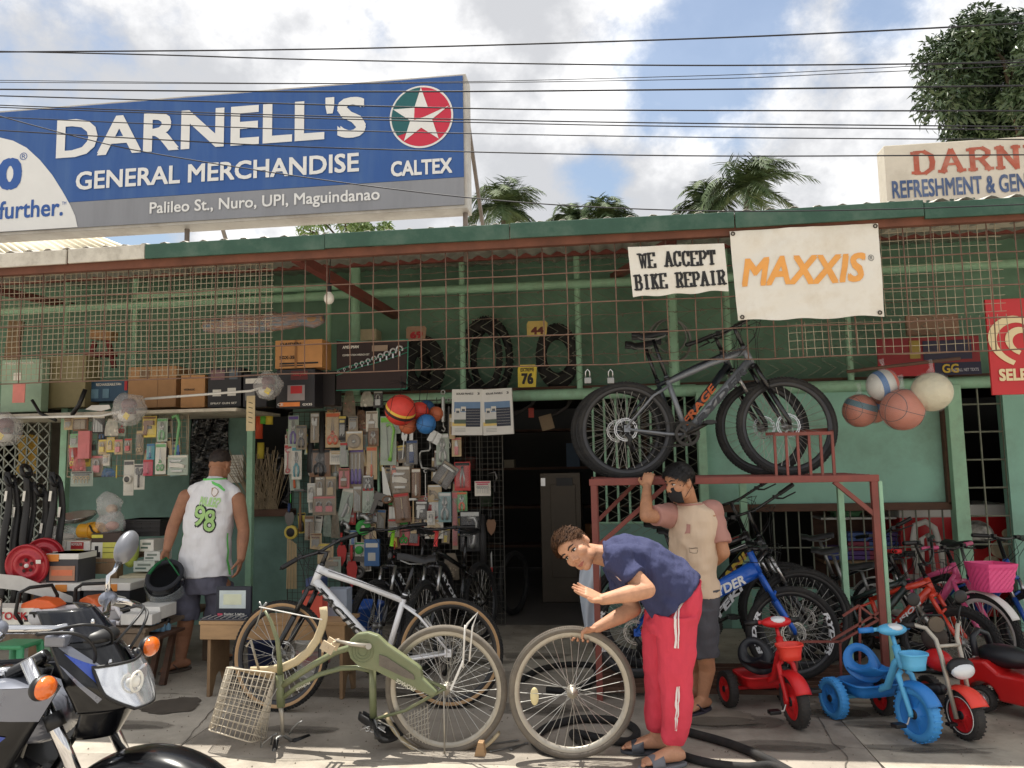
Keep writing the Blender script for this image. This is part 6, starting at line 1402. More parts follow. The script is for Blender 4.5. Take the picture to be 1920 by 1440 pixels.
# ------------------------------------------------------------------ motorcycle at the near left
def smooth_path(q,n=8):
 out=[]
 for i in range(len(q)-1):
  p0,p1,p2,p3=q[max(0,i-1)],q[i],q[i+1],q[min(len(q)-1,i+2)]
  for t in range(n):t/=n;out.append(.5*((2*p1)+(p2-p0)*t+(2*p0-5*p1+4*p2-p3)*t*t+(3*p1-p0-3*p2+p3)*t**3))
 return out+[q[-1]]
def motorcycle():
 zs=.98;Al,Ar=P(85,1290,Z=zs),P(283,1212,Z=zs);mid=(Al+Ar)/2;L=(Ar-Al);L.z=0;sep=L.length;L.normalize();Fw=V((L.y,-L.x,0))
 s=1.13;R=Matrix((Fw,L,V((0,0,1)))).transposed().to_4x4()
 o=thing('motorcycle','black and blue street motorcycle with orange turn signals, front half in view','motorcycle',(mid.x,mid.y,0)-Fw*.06*s if False else V((mid.x,mid.y,0))-Fw*.06*s,R=R@SCL(1,1,1))
 K=SCL(s,s,s)
 def B(mb,n,m,par=None,**k):mb.T=I4;mb.v=[tuple(V(v)*s) for v in mb.v];return mb.build(n,m,par or o,False,**k)
 GB=mat('motor_gloss_black',(9,10,14),.22,0,.06,5,coat=.35,spec=.35);SV=mat('motor_silver',(118,122,134),.28,.35,.05,5,coat=.6);BL=mat('motor_blue',(34,66,156),.25,.15,.06,5,coat=.8);CH=mat('chrome',(214,214,216),.1,1,.03);DG=mat('motor_dark_grey',(50,50,54),.5,.2,.15,9);OR=mat('amber_lens',(232,110,30),.15,0,.08,30,.35,60,coat=1)
 head,axle=V((-.10,0,.92)),V((.21,0,.318));ax=(head-axle).normalized()
 # wheel, mudguard, fork
 wm=MB();wm.torus(.265,.050,TR(axle)@RX(PI/2),44,12,.044);w=B(wm,'wheel',M_RUBBER);rm=MB();rm.lathe([(.22,-.025),(.23,0),(.22,.025),(.205,.02),(.205,-.02)],TR(axle)@RX(PI/2),40,True)
 for k in range(5):a=2*PI*k/5;rm.bar(axle+V((.03*math.cos(a),0,.03*math.sin(a))),axle+V((.215*math.cos(a),0,.215*math.sin(a))),.022,.03)
 B(rm,'rim',DG,w)
 md=MB()
 def mf(u,v):a=-.1+2.45*u;y=(v-.5)*2;r=.338-.035*abs(y)**2.2-.02*abs(u-.4);return axle+V((r*math.cos(a),.072*math.sin(y*1.45)/.99,r*math.sin(a)))
 md.sheet(mf,30,14);B(md,'mudguard',GB,solid=.004)
 for sg in (-1,1):
  f=MB();f.tube([head+V((0,sg*.095,-.02)),axle+ax*.26+V((0,sg*.095,0))],.0175,16);fo=B(f,'fork_tube',CH)
  f=MB();f.tube([axle+ax*.29+V((0,sg*.095,0)),axle+ax*.27+V((0,sg*.095,0)),axle+V((0,sg*.09,-.02))],[.024,.027,.024],14);B(f,'fork_slider',SV,fo)
  f=MB();f.tube([axle+ax*.46+V((0,sg*.095,0)),axle+ax*.50+V((0,sg*.095,0))],.024,14);B(f,'fork_clamp',M_BLACK,fo)
  # cowl
 def fair(u,v,off=0):
  z=.765+.262*v;W=.122*(1-.42*v**2.4)*(.80+.20*min(1,v*3.5));a=u*1.35;y=(W+off*.5)*math.sin(a)/.976;x=.175-.17*v**1.5-.155*(1-math.cos(a))*(1-.15*v)+off
  return (x,y,z)
 fm=MB();fm.sheet(lambda u,v:fair(2*u-1,v),36,28);cowl=B(fm,'cowl',GB,solid=.004)
 def decal(name,poly,m,off=.004,par=None):
  q=MB();n=12;A=[V(x) for x in poly]
  q.sheet(lambda u,v:fair(*(A[0].lerp(A[1],u).lerp(A[3].lerp(A[2],u),v)),off),n,n);return B(q,name,m,par or cowl)
 for sg in (-1,1):
  decal('stripe',[(sg*.95,.70),(sg*.72,.66),(sg*.40,.42),(sg*.58,.40)],SV,.005);decal('stripe',[(sg*.86,.60),(sg*.62,.50),(sg*.30,.40),(sg*.60,.30)],BL,.0065);decal('stripe',[(sg*.98,.50),(sg*.92,.46),(sg*.62,.14),(sg*.70,.10)],SV,.005)
 decal('badge',[(.17,.56),(.40,.53),(.40,.43),(.17,.44)],DG,.006);q=MB()
 for k in range(3):A=[V((.22,.535-k*.030)),V((.30,.522-k*.03)),V((.35,.512-k*.030)),V((.27,.525-k*.03))];q.sheet(lambda u,v,A=A:fair(*(A[0].lerp(A[1],u).lerp(A[3].lerp(A[2],u),v)),.008),3,3)
 B(q,'badge_mark',DWHITE,cowl)
 decal('windscreen',[(-.78,.70),(.55,.70),(.62,.995),(-.86,.995)],mat('smoke_screen',(10,13,22),.12,0,0,alpha=.85,coat=.25),.010)
 for u,v in ((-.62,.80),(.62,.82),(-.30,.47),(.55,.50),(-.2,.86)):c=V(fair(u,v,.007));q=MB();q.ball(c,(.006,.009,.009),12,8);B(q,'screw',CH,cowl)
 # headlamp: reflector, bulb, clear cover
 q=MB();out=[(-.60,.375),(.60,.375),(.52,.10),(.28,.0),(-.28,.0),(-.50,.10)]
 def hl(u,v,off):
  hw=.63-.34*max(0,1-v/.45)**1.6;return fair((2*u-1)*hw,.005+.46*v-.02*(1-abs(2*u-1))*v,off)
 q.sheet(lambda u,v:hl(u,v,.022-.014*math.sin(PI*u)*math.sin(PI*v)),26,20);rf=B(q,'reflector',mat('lamp_reflector',(226,228,232),.16,.85,.03))
 q=MB();q.sheet(lambda u,v:hl(u,v,.028+.010*math.sin(PI*u)*math.sin(PI*v)),26,20);B(q,'headlamp_lens',mat('clear_lens',(235,240,245),.03,0,0,alpha=.12,coat=1))
 q=MB();n=60;edge=[]
 for k in range(n):t=k/n*4;e=[(t%1,0),(1,t%1),(1-t%1,1),(0,1-t%1)][int(t)];edge.append(hl(e[0],e[1],.026))
 q.tube(edge,.0045,6,closed=True);B(q,'headlamp_rim',M_BLACK)
 c=V(hl(.42,.55,.018));q=MB();q.ball(c,(.012,.016,.016),14,8);q.torus(.026,.004,TR(c+V((.004,0,0)))@RY(PI/2),20,6);B(q,'bulb',mat('bulb_glass',(230,226,214),.1,0,.05));q=MB()
 for k in range(7):a=V(hl(.55+.05*k,.62,.016));q.box(a,(.006,.010,.03))
 B(q,'reflector_step',CH,rf)
 q=MB();q.sheet(lambda u,v:(.155-.05*v-.12*(1-math.cos((2*u-1)*1.3)),.10*math.sin((2*u-1)*1.3)*(1-.35*v),.770-.085*v),20,8);B(q,'chin_guard',GB,solid=.004)
 # turn signals
 for sg in (-1,1):
  y=sg*sep/2/s;c=V((.06,y,zs/s));st=MB();st.tube([(.0,sg*.12,zs/s-.03),(.05,y-sg*.02,zs/s-.005),(.05,y,zs/s)],[.018,.014,.012],10);so=B(st,'signal_stalk',M_BLACK);q=MB();q.ball(c,(.020,.036,.029),20,12);B(q,'turn_signal',OR);q=MB();q.ball(c-V((.010,0,0)),(.022,.0385,.0315),20,12);B(q,'signal_shell',M_BLACK,so)
  # handlebar, grips, levers, mirrors
 hb=V((-.01,0,.955));q=MB();pts=[hb+V((-.13,-.36,.02)),hb+V((-.08,-.22,.055)),hb+V((0,-.10,.03)),hb+V((0,.10,.03)),hb+V((-.08,.22,.055)),hb+V((-.13,.36,.02))];q.tube(pts,.012,12);B(q,'handlebar',CH)
 q=MB();q.box(hb+V((0,0,.0)),(.06,.22,.03));B(q,'top_clamp',SV,bevel=.006)
 q=MB();q.ball(hb+V((.05,0,-.01)),(.05,.07,.03),18,10);B(q,'speedometer',M_BLACK)
 for sg in (-1,1):
  e,i=V(pts[0 if sg<0 else -1]),V(pts[1 if sg<0 else -2]);d=(i-e).normalized()
  q=MB();q.tube([e-d*.005,e,e+d*.115,e+d*.12],[.015,.018,.017,.02],14);B(q,'grip',mat('grey_rubber_grip',(98,98,96),.5,.1,.15,12));q=MB();q.tube([e+d*.15,e+d*.125+V((.05,0,-.005)),e+d*.06+V((.075,0,-.012)),e-d*.02+V((.065,0,-.012))],[.012,.009,.008,.007],10);B(q,'lever',CH);q=MB();q.ball(e+d*.155,(.028,.03,.024),14,8);B(q,'switch_housing',SV)
  q=MB();b0=e+d*.16;q.tube([b0,b0+V((.0,0,.07)),b0+V((.005,sg*.02,.08)),b0+V((0,sg*.05,.105))],[.008,.007,.007,.011],10);st=B(q,'mirror_stem',CH);q=MB();q.ball((0,0,0),(.026,.062,.042),22,14,TR(b0+V((0,sg*.085,.150)))@RX(sg*.75));B(q,'mirror',mat('mirror_shell',(128,130,136),.35,.4,.05,coat=.3),st)
 q=MB()
 for sg in (-1,1):
  q.tube(smooth_path([hb+V((.02,sg*.2,.04)),hb+V((.10,sg*.15,.03)),hb+V((.11,sg*.09,-.03)),hb+V((.06,sg*.05,-.12))]),.0045,7);q.tube(smooth_path([hb+V((.0,sg*.17,.03)),hb+V((.10,sg*.13,.05)),hb+V((.12,sg*.04,.01)),hb+V((.05,-sg*.04,-.1))]),.004,7)
 q.tube([(.02,.05,.70),(.09,.10,.58),(.16,.10,.42),(.24,.06,.34)],.0055,7);q.tube([(.0,-.04,.68),(-.02,-.08,.56),(.05,-.10,.44)],.006,7);B(q,'control_cable',M_BLACK)
 # tank, shrouds, seat, engine
 rings=[(-.04,.72,.08,.055),(-.12,.74,.12,.08),(-.26,.755,.145,.09),(-.42,.735,.135,.08),(-.54,.71,.10,.06)]
 q=MB();loft(q,[(V((x,0,z)),V((0,w,0)),V((0,0,h))) for x,z,w,h in rings],32,.8);tank=B(q,'fuel_tank',SV,sub=1)
 q=MB();q.lathe([(0,.012),(.03,.012),(.036,0),(.036,-.01)],TR(-.26,0,.845),24);B(q,'filler_cap',CH,tank)
 def shroud(sg,u,v,off=0):
  x=.03-.50*u-.24*v;z=.845-.34*v+.06*u*v-.04*(1-u)*v;y=(.105+.075*math.sin(PI*min(1,u*1.1+.1))*(1-.35*(v-.35)**2*4)+off);return (x,sg*y,z)
 for sg in (-1,1):
  q=MB();q.sheet(lambda u,v:shroud(sg,u,v*.92),20,16);sh=B(q,'tank_shroud',GB,solid=.004)
  def sd(poly,m,off):
   A=[V(x) for x in poly];q=MB();q.sheet(lambda u,v:shroud(sg,*(A[0].lerp(A[1],u).lerp(A[3].lerp(A[2],u),v)),off),8,8);B(q,'stripe',m,sh)
  sd([(.0,.0),(1,.0),(1,.16),(.0,.24)],SV,.004);sd([(.10,.34),(.66,.20),(.80,.30),(.16,.50)],BL,.005);sd([(.36,.36),(.98,.20),(.98,.34),(.44,.48)],SV,.0065);sd([(.05,.56),(.60,.44),(.70,.56),(.12,.68)],SV,.005);sd([(.20,.72),(.98,.52),(.98,.66),(.30,.84)],BL,.005)
 q=MB();q.tube([(-.58,0,.80),(-.8,0,.76),(-1.1,0,.80),(-1.25,0,.83)],[.09,.12,.11,.07],16,flat=(.5,1));B(q,'seat',M_SADDLE)
 q=MB();q.tube([head+V((-.02,0,-.06)),(-.2,0,.62),(-.28,0,.35),(-.5,0,.28)],.022,10)
 q.tube([head+V((-.02,0,-.03)),(-.5,0,.70),(-1.1,0,.70)],.02,10);B(q,'frame',M_BK)
 q=MB();q.box((-.34,0,.40),(.22,.20,.20));q.cyl((-.38,-.16,.36),(-.38,.16,.36),.09,20);q.box((-.26,0,.52),(.13,.13,.16),RY(.4));B(q,'engine',DG,bevel=.012);q=MB()
 for k in range(6):q.box((-.25,0,.46+k*.024),(.15,.155,.008),RY(.35))
 B(q,'cooling_fin',DG)
 q=MB();q.tube([(-.2,-.06,.50),(-.10,-.09,.42),(-.14,-.12,.28),(-.4,-.15,.22),(-1.0,-.17,.30)],.02,12);B(q,'exhaust_pipe',CH)
 q=MB();q.ball((-.16,-.05,.58),(.04,.03,.05),14,8);q.box((-.22,-.16,.48),(.16,.05,.12));B(q,'side_cover',M_BLACK,bevel=.015)
 q=MB();q.torus(.25,.05,TR(-1.02,0,.30)@RX(PI/2),40,10);B(q,'rear_wheel',M_RUBBER);q=MB();q.bar((-.5,0,.28),(-1.02,.07,.30),.04);q.bar((-.5,0,.28),(-1.02,-.07,.30),.04);q.bar((-.45,.12,.26),(-.50,.26,.0),.02);B(q,'swing_arm',M_BK)
motorcycle()
# ------------------------------------------------------------------ boxes, bundles and goods
def carton(label,px,Y,depth,m,cat='box',texts=(),panels=(),name='carton',group=None,yaw=0,sink=0,lid=None):
 """box whose street side fills the pixel rectangle at depth Y"""
 c,w,h=rectpx(*px,Y);o=thing(name,label,cat,(c.x,Y+depth/2,c.z-h/2),group,RZ(yaw))
 MB().box((0,0,h/2),(w,depth,h)).build('body',m,o,False,bevel=.003)
 if lid:MB().box((0,0,h-.5*h*lid[1]),(w*1.03,depth*1.03,h*lid[1]),).build('lid',lid[0],o,False,bevel=.004)
 for k,(u0,v0,u1,v1,pm) in enumerate(panels):
  MB().box((((u0+u1)/2-.5)*w,-depth/2-.0015-.0012*k-(.015*depth if lid else 0),h*(1-(v0+v1)/2)),((u1-u0)*w,.003,abs(v1-v0)*h)).build('print',pm,o,False)
 for (body,u0,v0,u1,v1,tm) in texts:
  put_text(MB(),body,(u1-u0)*w,(v1-v0)*h,TR(((u0+u1)/2-.5)*w,-depth/2-.006-.0012*len(panels)-(.015*depth if lid else 0),h*(1-(v0+v1)/2))@FACE,.03).build('lettering',tm,o,False)
 return o
K=lambda r,g,b,ro=.6:col((r,g,b),ro)
W_,BK_=K(226,222,212),K(34,30,30)
RED_,YEL_,ORG_,BLU_=K(186,44,48),K(226,200,70),K(226,132,66),K(54,96,150)
# -- on the shelf over the counter (z of the shelf top 2.13)
carton('pale green box of papers leaning at the far left of the upper shelf',(2,674,78,772),6.72,.10,K(150,176,152),'box',[('PRESSURE WASHER',.1,.05,.8,.10,W_)],[(.3,.25,.5,.40,W_)])
carton('olive cardboard box with a pink tag at the left of the upper shelf',(78,668,160,764),6.86,.22,K(138,128,92))
carton('blue printed appliance box lying on the shelf beside the bagged engine',(162,714,240,752),6.95,.25,K(52,84,110),'box',[('RECHARGEABLE FAN',.25,.12,.85,.25,W_)],[(.02,.05,.10,.95,W_),(.12,.4,.3,.85,K(104,140,160)),(.4,.4,.55,.85,K(104,140,160)),(.92,.05,.99,.5,RED_)])
carton('large plain brown carton behind the bagged engine on the upper shelf',(240,687,330,764),6.90,.35,M_CARD,'box',[],[(.24,.07,.45,.28,K(120,94,70)),(.62,.0,.625,1,K(140,108,78))])
carton('small narrow brown carton beside the large one on the upper shelf',(339,703,384,764),6.80,.20,K(184,136,88),'box',[('HYDRAULIC',.15,.42,.6,.48,BK_)])
BX=mat('black_print_box',(36,34,38),.5,0,.1)
carton('black spray gun box with white drawings on the upper shelf',(390,690,452,763),6.78,.20,BX,'box',[('SPRAY GUN SET',.1,.88,.9,.93,W_)],[(.08,.05,.5,.30,K(120,90,96)),(.15,.55,.4,.72,W_),(.6,.52,.85,.72,W_),(.65,.05,.9,.3,K(90,100,110))])
carton('second black box beside the spray gun box, behind the white pole',(456,700,500,763),6.78,.20,BX,'box',[],[(.1,.15,.9,.3,W_),(.1,.5,.5,.8,K(130,130,130))])
carton('black engine box with a red motor picture under the tan carton',(518,692,590,764),6.74,.22,BX,'box',[('MODEL JAPAN',.42,.10,.8,.2,RED_),('GX35',.7,.9,.95,.96,W_),('CE',.05,.88,.2,.95,W_)],[(.38,.05,.82,.28,K(96,40,40)),(.1,.86,.62,.97,ORG_),(.3,.42,.75,.82,K(150,140,140)),(.38,.44,.68,.64,RED_)])
carton('tan engine carton with black lettering stacked on the black engine box',(516,637,604,690),6.74,.24,K(196,140,84),'box',[('DAIDEN',.12,.10,.55,.22,BK_),('SGX-35',.10,.56,.42,.68,BK_)],[(.10,.80,.92,.86,BK_),(.10,.89,.60,.93,BK_),(.42,0,.47,1,K(150,104,60))])
carton('black box standing behind the engine boxes at the shelf end',(592,696,628,760),6.95,.18,K(40,34,34))
carton('small cream carton lying on the ledge above the wrench banner',(673,617,705,638),7.95,.2,K(206,192,160))
o=thing('plastic_bundle','long bundle wrapped in clear and blue plastic lying across the upper beam','bundle',P(500,600,6.6));mb=MB();a,b=P(380,612,6.6),P(604,598,6.6)
mb.tube([a.lerp(b,t/12)+V((0,.05*math.sin(t*1.3),.012*math.sin(t*2.1))) for t in range(13)],[.04+.045*math.sin(PI*min(1,(t+1)/13))+.012*(t%2) for t in range(13)],12);mb.build('wrap',mat('blue_clear_wrap',(120,150,168),.2,0,.3,5,.6,14,c2=(190,140,110),stretch=(1,4,8)),o)
MB().tube([a,b],.025,8).build('core',M_PLY,o)
def trimmer(label,a,b,c,Y,r):
 """brush cutter: white pole with a bagged engine at one end"""
 a,b,c=P(*a,Y),P(*b,Y),P(*c,Y);o=thing('brush_cutter',label,'brush cutter',c)
 MB().tube([a,b,b.lerp(c,.8)],.011,10).build('pole',M_WHITE,o);MB().ball(c+V((0,0,r*.35)),(r*.55,r*.5,r*.45),14,10).box(c+V((r*.1,-.02,-.02)),(r*.8,r*.6,r*.35)).build('engine',mat('maroon_plastic',(96,26,36),.4,0,.15),o,bevel=.008)
 MB().ball(c+V((-.02,0,-r*.45)),(r*.62,r*.5,r*.42),14,10).build('fuel_tank',M_WHITE,o);MB().ball(c+V((r*.35,-r*.3,-r*.1)),r*.22,12,8).build('starter',M_BLACK,o)
 MB().box(c+V((r*.3,-r*.75,-r*.5)),(.05,.004,.05),RY(.6)).build('price_tag',YEL_,o)
 mb=MB();mb.ball(c,(r*1.15,r*.95,r*1.15),22,14);mb.v=[tuple(V(v)+V((NZ.noise(V(v)*14),NZ.noise(V(v)*14+V((9,0,0))),NZ.noise(V(v)*14+V((0,9,0)))))*.03) for v in mb.v];mb.build('plastic_bag',M_CLEAR2,o)
trimmer('lower left brush cutter with white pole and a bagged red engine at its end',(-60,785),(190,780),(242,768),6.35,.125);trimmer('brush cutter with a bagged engine hung level with the tan carton',(272,748),(470,733),(503,723),6.45,.11);trimmer('bagged brush cutter engine cut off by the left edge of the photo',(-200,800),(-40,800),(10,805),6.3,.13)
o=thing('folded_tool','grey and black folding saw lying on the shelf before the olive box','saw',P(150,755,6.5));MB().tube([P(60,750,6.5),P(75,775,6.5),P(105,788,6.45)],.014,8).build('handle',M_BLACK,o);MB().tube([P(160,730,6.5),P(148,760,6.5),P(135,778,6.5)],.02,8).build('grip',M_BLACK,o)
c,w,h=rectpx(24,718,47,755,6.5);MB().box(c,(w,.006,h)).build('pink_tag',K(212,130,120),o)
o=thing('hand_saw','white toothed saw blade with dark holes lying on the shelf beside the bagged engine','saw',P(185,765,6.6));mb=MB();pp=[P(x,y,6.6) for x,y in ((160,768),(172,760),(205,759),(208,766),(190,771))];mb.prism([(q.x,q.z) for q in pp],.004,TR(0,6.6,0)@FACE);mb.build('blade',M_WHITE,o)
o=thing('wooden_mallet','worn wooden plank standing behind the netting at the far left','plank',P(25,640,7.9));c,w,h=rectpx(14,602,40,675,7.8);MB().box(c,(w,.05,h),RY(.08)).build('plank',M_WOOD,o,bevel=.006)
o=thing('red_jack','red steel jack with a brown cover hanging behind the netting above the left shelf','jack',P(195,640,7.6));c,w,h=rectpx(165,640,215,690,7.5);mb=MB();mb.bar(c+V((-w/2,0,-h/2)),c+V((-w/4,0,h/2)),.04);mb.bar(c+V((w/2,0,-h/2)),c+V((w/4,0,h/2)),.04);mb.box(c,(w,.1,.05));mb.build('frame',K(128,36,36),o);MB().box(c+V((.02,0,h/2+.06)),(w*.8,.12,.10),RY(.1)).build('cover',M_CARD,o)
def wrench_roll():
 Y=6.9;A,B,D,E=[P(*q,Y) for q in ((631,638),(765,636),(763,729),(630,732))];o=thing('wrench_roll','dark brown canvas wrench set roll with green trim hung beside the tan carton','tool roll',(A+B)/2)
 def fn(u,v):p=A.lerp(B,u).lerp(E.lerp(D,u),v);return p+V((0,.012*math.sin(u*7+v*2),.018*math.sin(PI*u)*(-1 if v<.5 else 0)*(1-v)))
 mb=MB();mb.sheet(fn,24,14);mb.build('cloth',mat('dark_brown_canvas',(58,46,46),.85,0,.1,9,.2,30),o)
 GT=mat('green_binding',(60,140,116),.7,0,.05)
 for (u0,v0,u1,v1,w) in ((0,0,1,0,.012),(1,0,1,1,.010),(0,1,1,1,.010),(0,.60,1,.16,.012),(0,.70,1,.26,.008)):
  mb=MB();mb.tube([V(fn(u0+(u1-u0)*t/12,v0+(v1-v0)*t/12))+V((0,-.006,0)) for t in range(13)],w/2,6);mb.build('binding',GT,o)
 for k in range(11):
  u=.03+.086*k;v=.66-.44*u;p=V(fn(u,v))+V((0,-.012,0));r=.008+.0022*k;mb=MB();pts=[p+V((r*math.sin(a),0,r*1.2-r*math.cos(a)*-1)) for a in [PI*.25+PI*1.5*i/10-PI for i in range(11)]];mb.tube(pts,r*.34,6);mb.bar(p+V((0,0,-r)),p+V((0,0,r*.5)),r*.8,r*.5);mb.build('wrench',M_STEEL,o)
 c=V(fn(.2,.12))+V((0,-.012,0));put_text(MB(),'AMERIMAN',.16,.028,TR(c)@FACE,.04,.2).build('lettering',W_,o);c=V(fn(.28,.28))+V((0,-.014,0));put_text(MB(),'COMBINATION WRENCH SET',.26,.018,TR(c)@FACE,.02).build('lettering',W_,o)
 c=V(fn(.62,.15))+V((0,-.012,0));MB().box(c,(.15,.004,.055)).build('label',K(150,130,112),o)
wrench_roll()
# -- tyres, number plates and the hung rim behind the chain link
def tyre_ring(label,px,py,rx,ry,Y,r,m=M_RUBBER,n=1,group='tyres hung on the green wall'):
 c=P(px,py,Y);k=(P(px+rx,py,Y)-c).length;k2=(P(px,py+ry,Y)-c).length;o=thing('tyre',label,'tyre',c,group)
 mb=MB();mb.torus(1,r/k,TR(c)@RX(PI/2)@SCL(k,k2,k),40,10);
 for i in range(60):a=2*PI*i/60;mb.box((0,0,0),(.016,.5*r,.024),TR(c)@RX(PI/2)@SCL(1,k2/k,1)@RZ(a)@TR(k+r*.92,0,.3*r*(-1)**i))
 mb.build('tread',m,o);return o
tyre_ring('motorcycle tyre with a thick tread hung below the 69 plate',795,688,28,42,7.85,.06);tyre_ring('second tyre hung behind the one below the 69 plate',775,690,24,38,7.98,.05);tyre_ring('round tyre hung under the 44 plate',1045,668,30,46,7.85,.055)
for k,(x,rx,ry,lab) in enumerate(((902,34,62,'tall narrow tyre hung left of the 76 plate, outermost of the bundle'),(912,42,70,'wide tyre loop in the bundle left of the 76 plate'),(922,34,64,'innermost tyre of the bundle left of the 76 plate'))):tyre_ring(lab,x,672,rx,ry,7.85+.06*k,.032)
def rim_on_wall():
 c=P(1255,640,8.0);o=thing('spoked_rim','old spoked bicycle wheel rim hung on the wall under the small banner','wheel',c);d=wheel_meshes(.27,.04,28,False,'wallrim');M=TR(c)@RZ(.25)
 link('rim',d['rim'],M_GREYMETAL,o,True,loc=M).matrix_parent_inverse=wmat(o).inverted()
 for n_,m_ in (('spokes',M_GREYMETAL),('hub',M_GREYMETAL)):link(n_,d[n_],m_,o,True,loc=M).matrix_parent_inverse=wmat(o).inverted()
 MB().torus(.17,.01,M@TR(.0,-.03,.05)@RX(PI/2),36,8).build('ring',M_GREYMETAL,o)
rim_on_wall()
def plate(label,body,px,Y,m,tm,extra=None):
 c,w,h=rectpx(*px,Y);o=thing('number_plate',label,'number plate',c,None);MB().prism([(-w/2,-h/2),(w*.42,-h/2),(w/2,h*.35),(w*.4,h/2),(-w*.44,h/2),(-w/2,h*.3)],.006,TR(c)@FACE).build('plate',m,o);put_text(MB(),body,w*.62,h*.5,TR(c+V((.0,-.008,-h*.12)))@FACE,.06).build('lettering',tm,o)
 if extra:put_text(MB(),extra,w*.7,h*.16,TR(c+V((0,-.008,h*.28)))@FACE,.03).build('lettering',tm,o)
plate('worn red and tan racing plate with number 69 hung on the wire','69',(762,612,800,638),7.4,K(160,128,104),K(176,40,48));plate('worn yellow racing plate with number 44 hung on the wire','44',(988,602,1027,631),7.4,K(196,170,96),K(96,40,30));plate('yellow and white racing plate with number 76 over the tyres','76',(971,684,1007,726),7.4,K(214,190,66),BK_,'EXTREME')
for px,lab in ((1102,'left padlock hanging on the lowest grille bar before the rack'),(1145,'right padlock hanging on the lowest grille bar before the rack')):
 c=P(px,708,5.2);o=thing('padlock',lab,'padlock',c,'padlocks on the grille');MB().tube([c+V((-.014,0,0)),c+V((-.014,0,.04)),c+V((0,0,.056)),c+V((.014,0,.04)),c+V((.014,0,0))],.004,8).build('shackle',M_STEEL,o);MB().box(c+V((0,0,-.02)),(.046,.018,.04)).build('body',M_GREYMETAL,o,bevel=.004)
 # -- balls in bags
def ball(label,px,py,rpx,Y,m,seams=None,group=None,bag=False,name='basketball',cat='ball',band=None,rot=(.3,.2,.4)):
 c=P(px,py,Y);r=rpx*(c-V((0,0,CAM_H))).length/F_PX*.93;o=thing(name,label,cat,c,group);Mx=TR(c)@RZ(rot[2])@RX(rot[0])@RY(rot[1]);MB(Mx).ball((0,0,0),r,32,20).build('skin',m,o)
 if seams:
  mb=MB(Mx);rr=r*1.002
  mb.torus(rr,r*.016,None,48,6);mb.torus(rr,r*.016,RX(PI/2),48,6)
  for sg in (-1,1):pts=[V((math.cos(t)*rr*.0+rr*sg*(.52+.30*math.cos(t)**2),rr*math.sin(t)*.8,rr*math.cos(t)*.8)).normalized()*rr for t in [2*PI*i/40 for i in range(40)]];mb.tube(pts,r*.016,6,closed=True)
  mb.build('seam',seams,o)
 if band:
  for (z0,z1,bm) in band:
   q=MB(Mx);n=6;q.lathe([(math.sqrt(max(0,1-(z0+(z1-z0)*i/n)**2))*r*1.006,(z0+(z1-z0)*i/n)*r*1.006) for i in range(n+1)],None,36);q.build('panel',bm,o)
 if bag:
  q=MB();q.ball(c,r*1.05,26,16);q.v=[tuple(V(v)+(V(v)-c).normalized()*NZ.noise(V(v)*22)*.010) for v in q.v];q.tube([c+V((0,0,r)),c+V((.01,0,r*1.3)),c+V((0,0,r*1.7))],[.03,.012,.02],8);q.build('plastic_bag',M_CLEAR,o)
 else:MB().tube([c+V((0,0,r)),c+V((.01,0,r*2.2))],.003,5).build('string',M_BLACK,o)
 return o
B_OR=mat('ball_orange',(184,98,64),.55,0,.08,30,.2,200);B_RD=mat('ball_red',(206,62,50),.5,0,.08,30,.2,200);B_BL=mat('ball_blue',(50,110,170),.5,0,.08,30,.2,200);SE=mat('ball_seam',(40,26,24),.7)
g1='balls hung before the tool racks';g2='balls hung at the right end of the eave'
ball('big red basketball with yellow and black bands hung before the tool racks',751,769,31,5.95,B_RD,SE,g1,band=[(.05,.22,mat('ball_yellow',(216,180,70),.5,0,.06)),(-.18,.02,mat('ball_black',(50,40,38),.5))],rot=(.55,.45,0));ball('small red ball tucked right of the big red basketball',786,771,19,6.15,B_RD,SE,g1);ball('small orange ball peeping out below the big red basketball',765,797,18,6.1,B_OR,SE,g1)
ball('blue ball low beside the big red basketball',799,795,20,6.05,B_BL,SE,g1);ball('small orange ball right of the blue balls before the racks',817,776,15,6.25,B_OR,SE,g1);ball('dark blue ball behind the strings over the orange one',800,765,16,6.4,mat('ball_dark_blue',(40,80,120),.5,0,.1),SE,g1)
ball('blue white and orange volleyball in a clear bag hung over the basketballs',1655,722,28,5.75,mat('ball_grey_white',(206,206,200),.5,0,.05),None,g2,True,'volleyball',band=[(-.45,-.10,B_BL),(.45,.78,mat('ball_coral',(232,110,80),.5,0,.05))],rot=(.2,1.3,.2));ball('orange and blue basketball in a bag left of the others',1612,770,30,5.85,B_OR,SE,g2,True,band=[(.2,.55,mat('ball_teal',(40,96,110),.5,0,.05))]);ball('orange basketball in clear plastic, lowest of the bagged balls',1692,768,37,5.65,B_OR,SE,g2,True);ball('orange ball with teal patches squeezed between the two bagged basketballs',1640,768,24,5.95,B_OR,SE,g2,True,band=[(.1,.5,B_BL)])
ball('cream ball tied up in a plastic bag at the right of the hanging balls',1747,735,34,5.6,mat('cream_bagged_ball',(208,200,170),.4,0,.08,8,.5,16),None,g2,True)
o=thing('hanging_stick','dark stick with torn plastic strips tied under the netting above the volleyball','stick',P(1700,690,5.6));MB().tube([P(1588,697,5.6),P(1660,688,5.6),P(1800,672,5.6)],.012,8).build('stick',M_DARKWOOD,o)
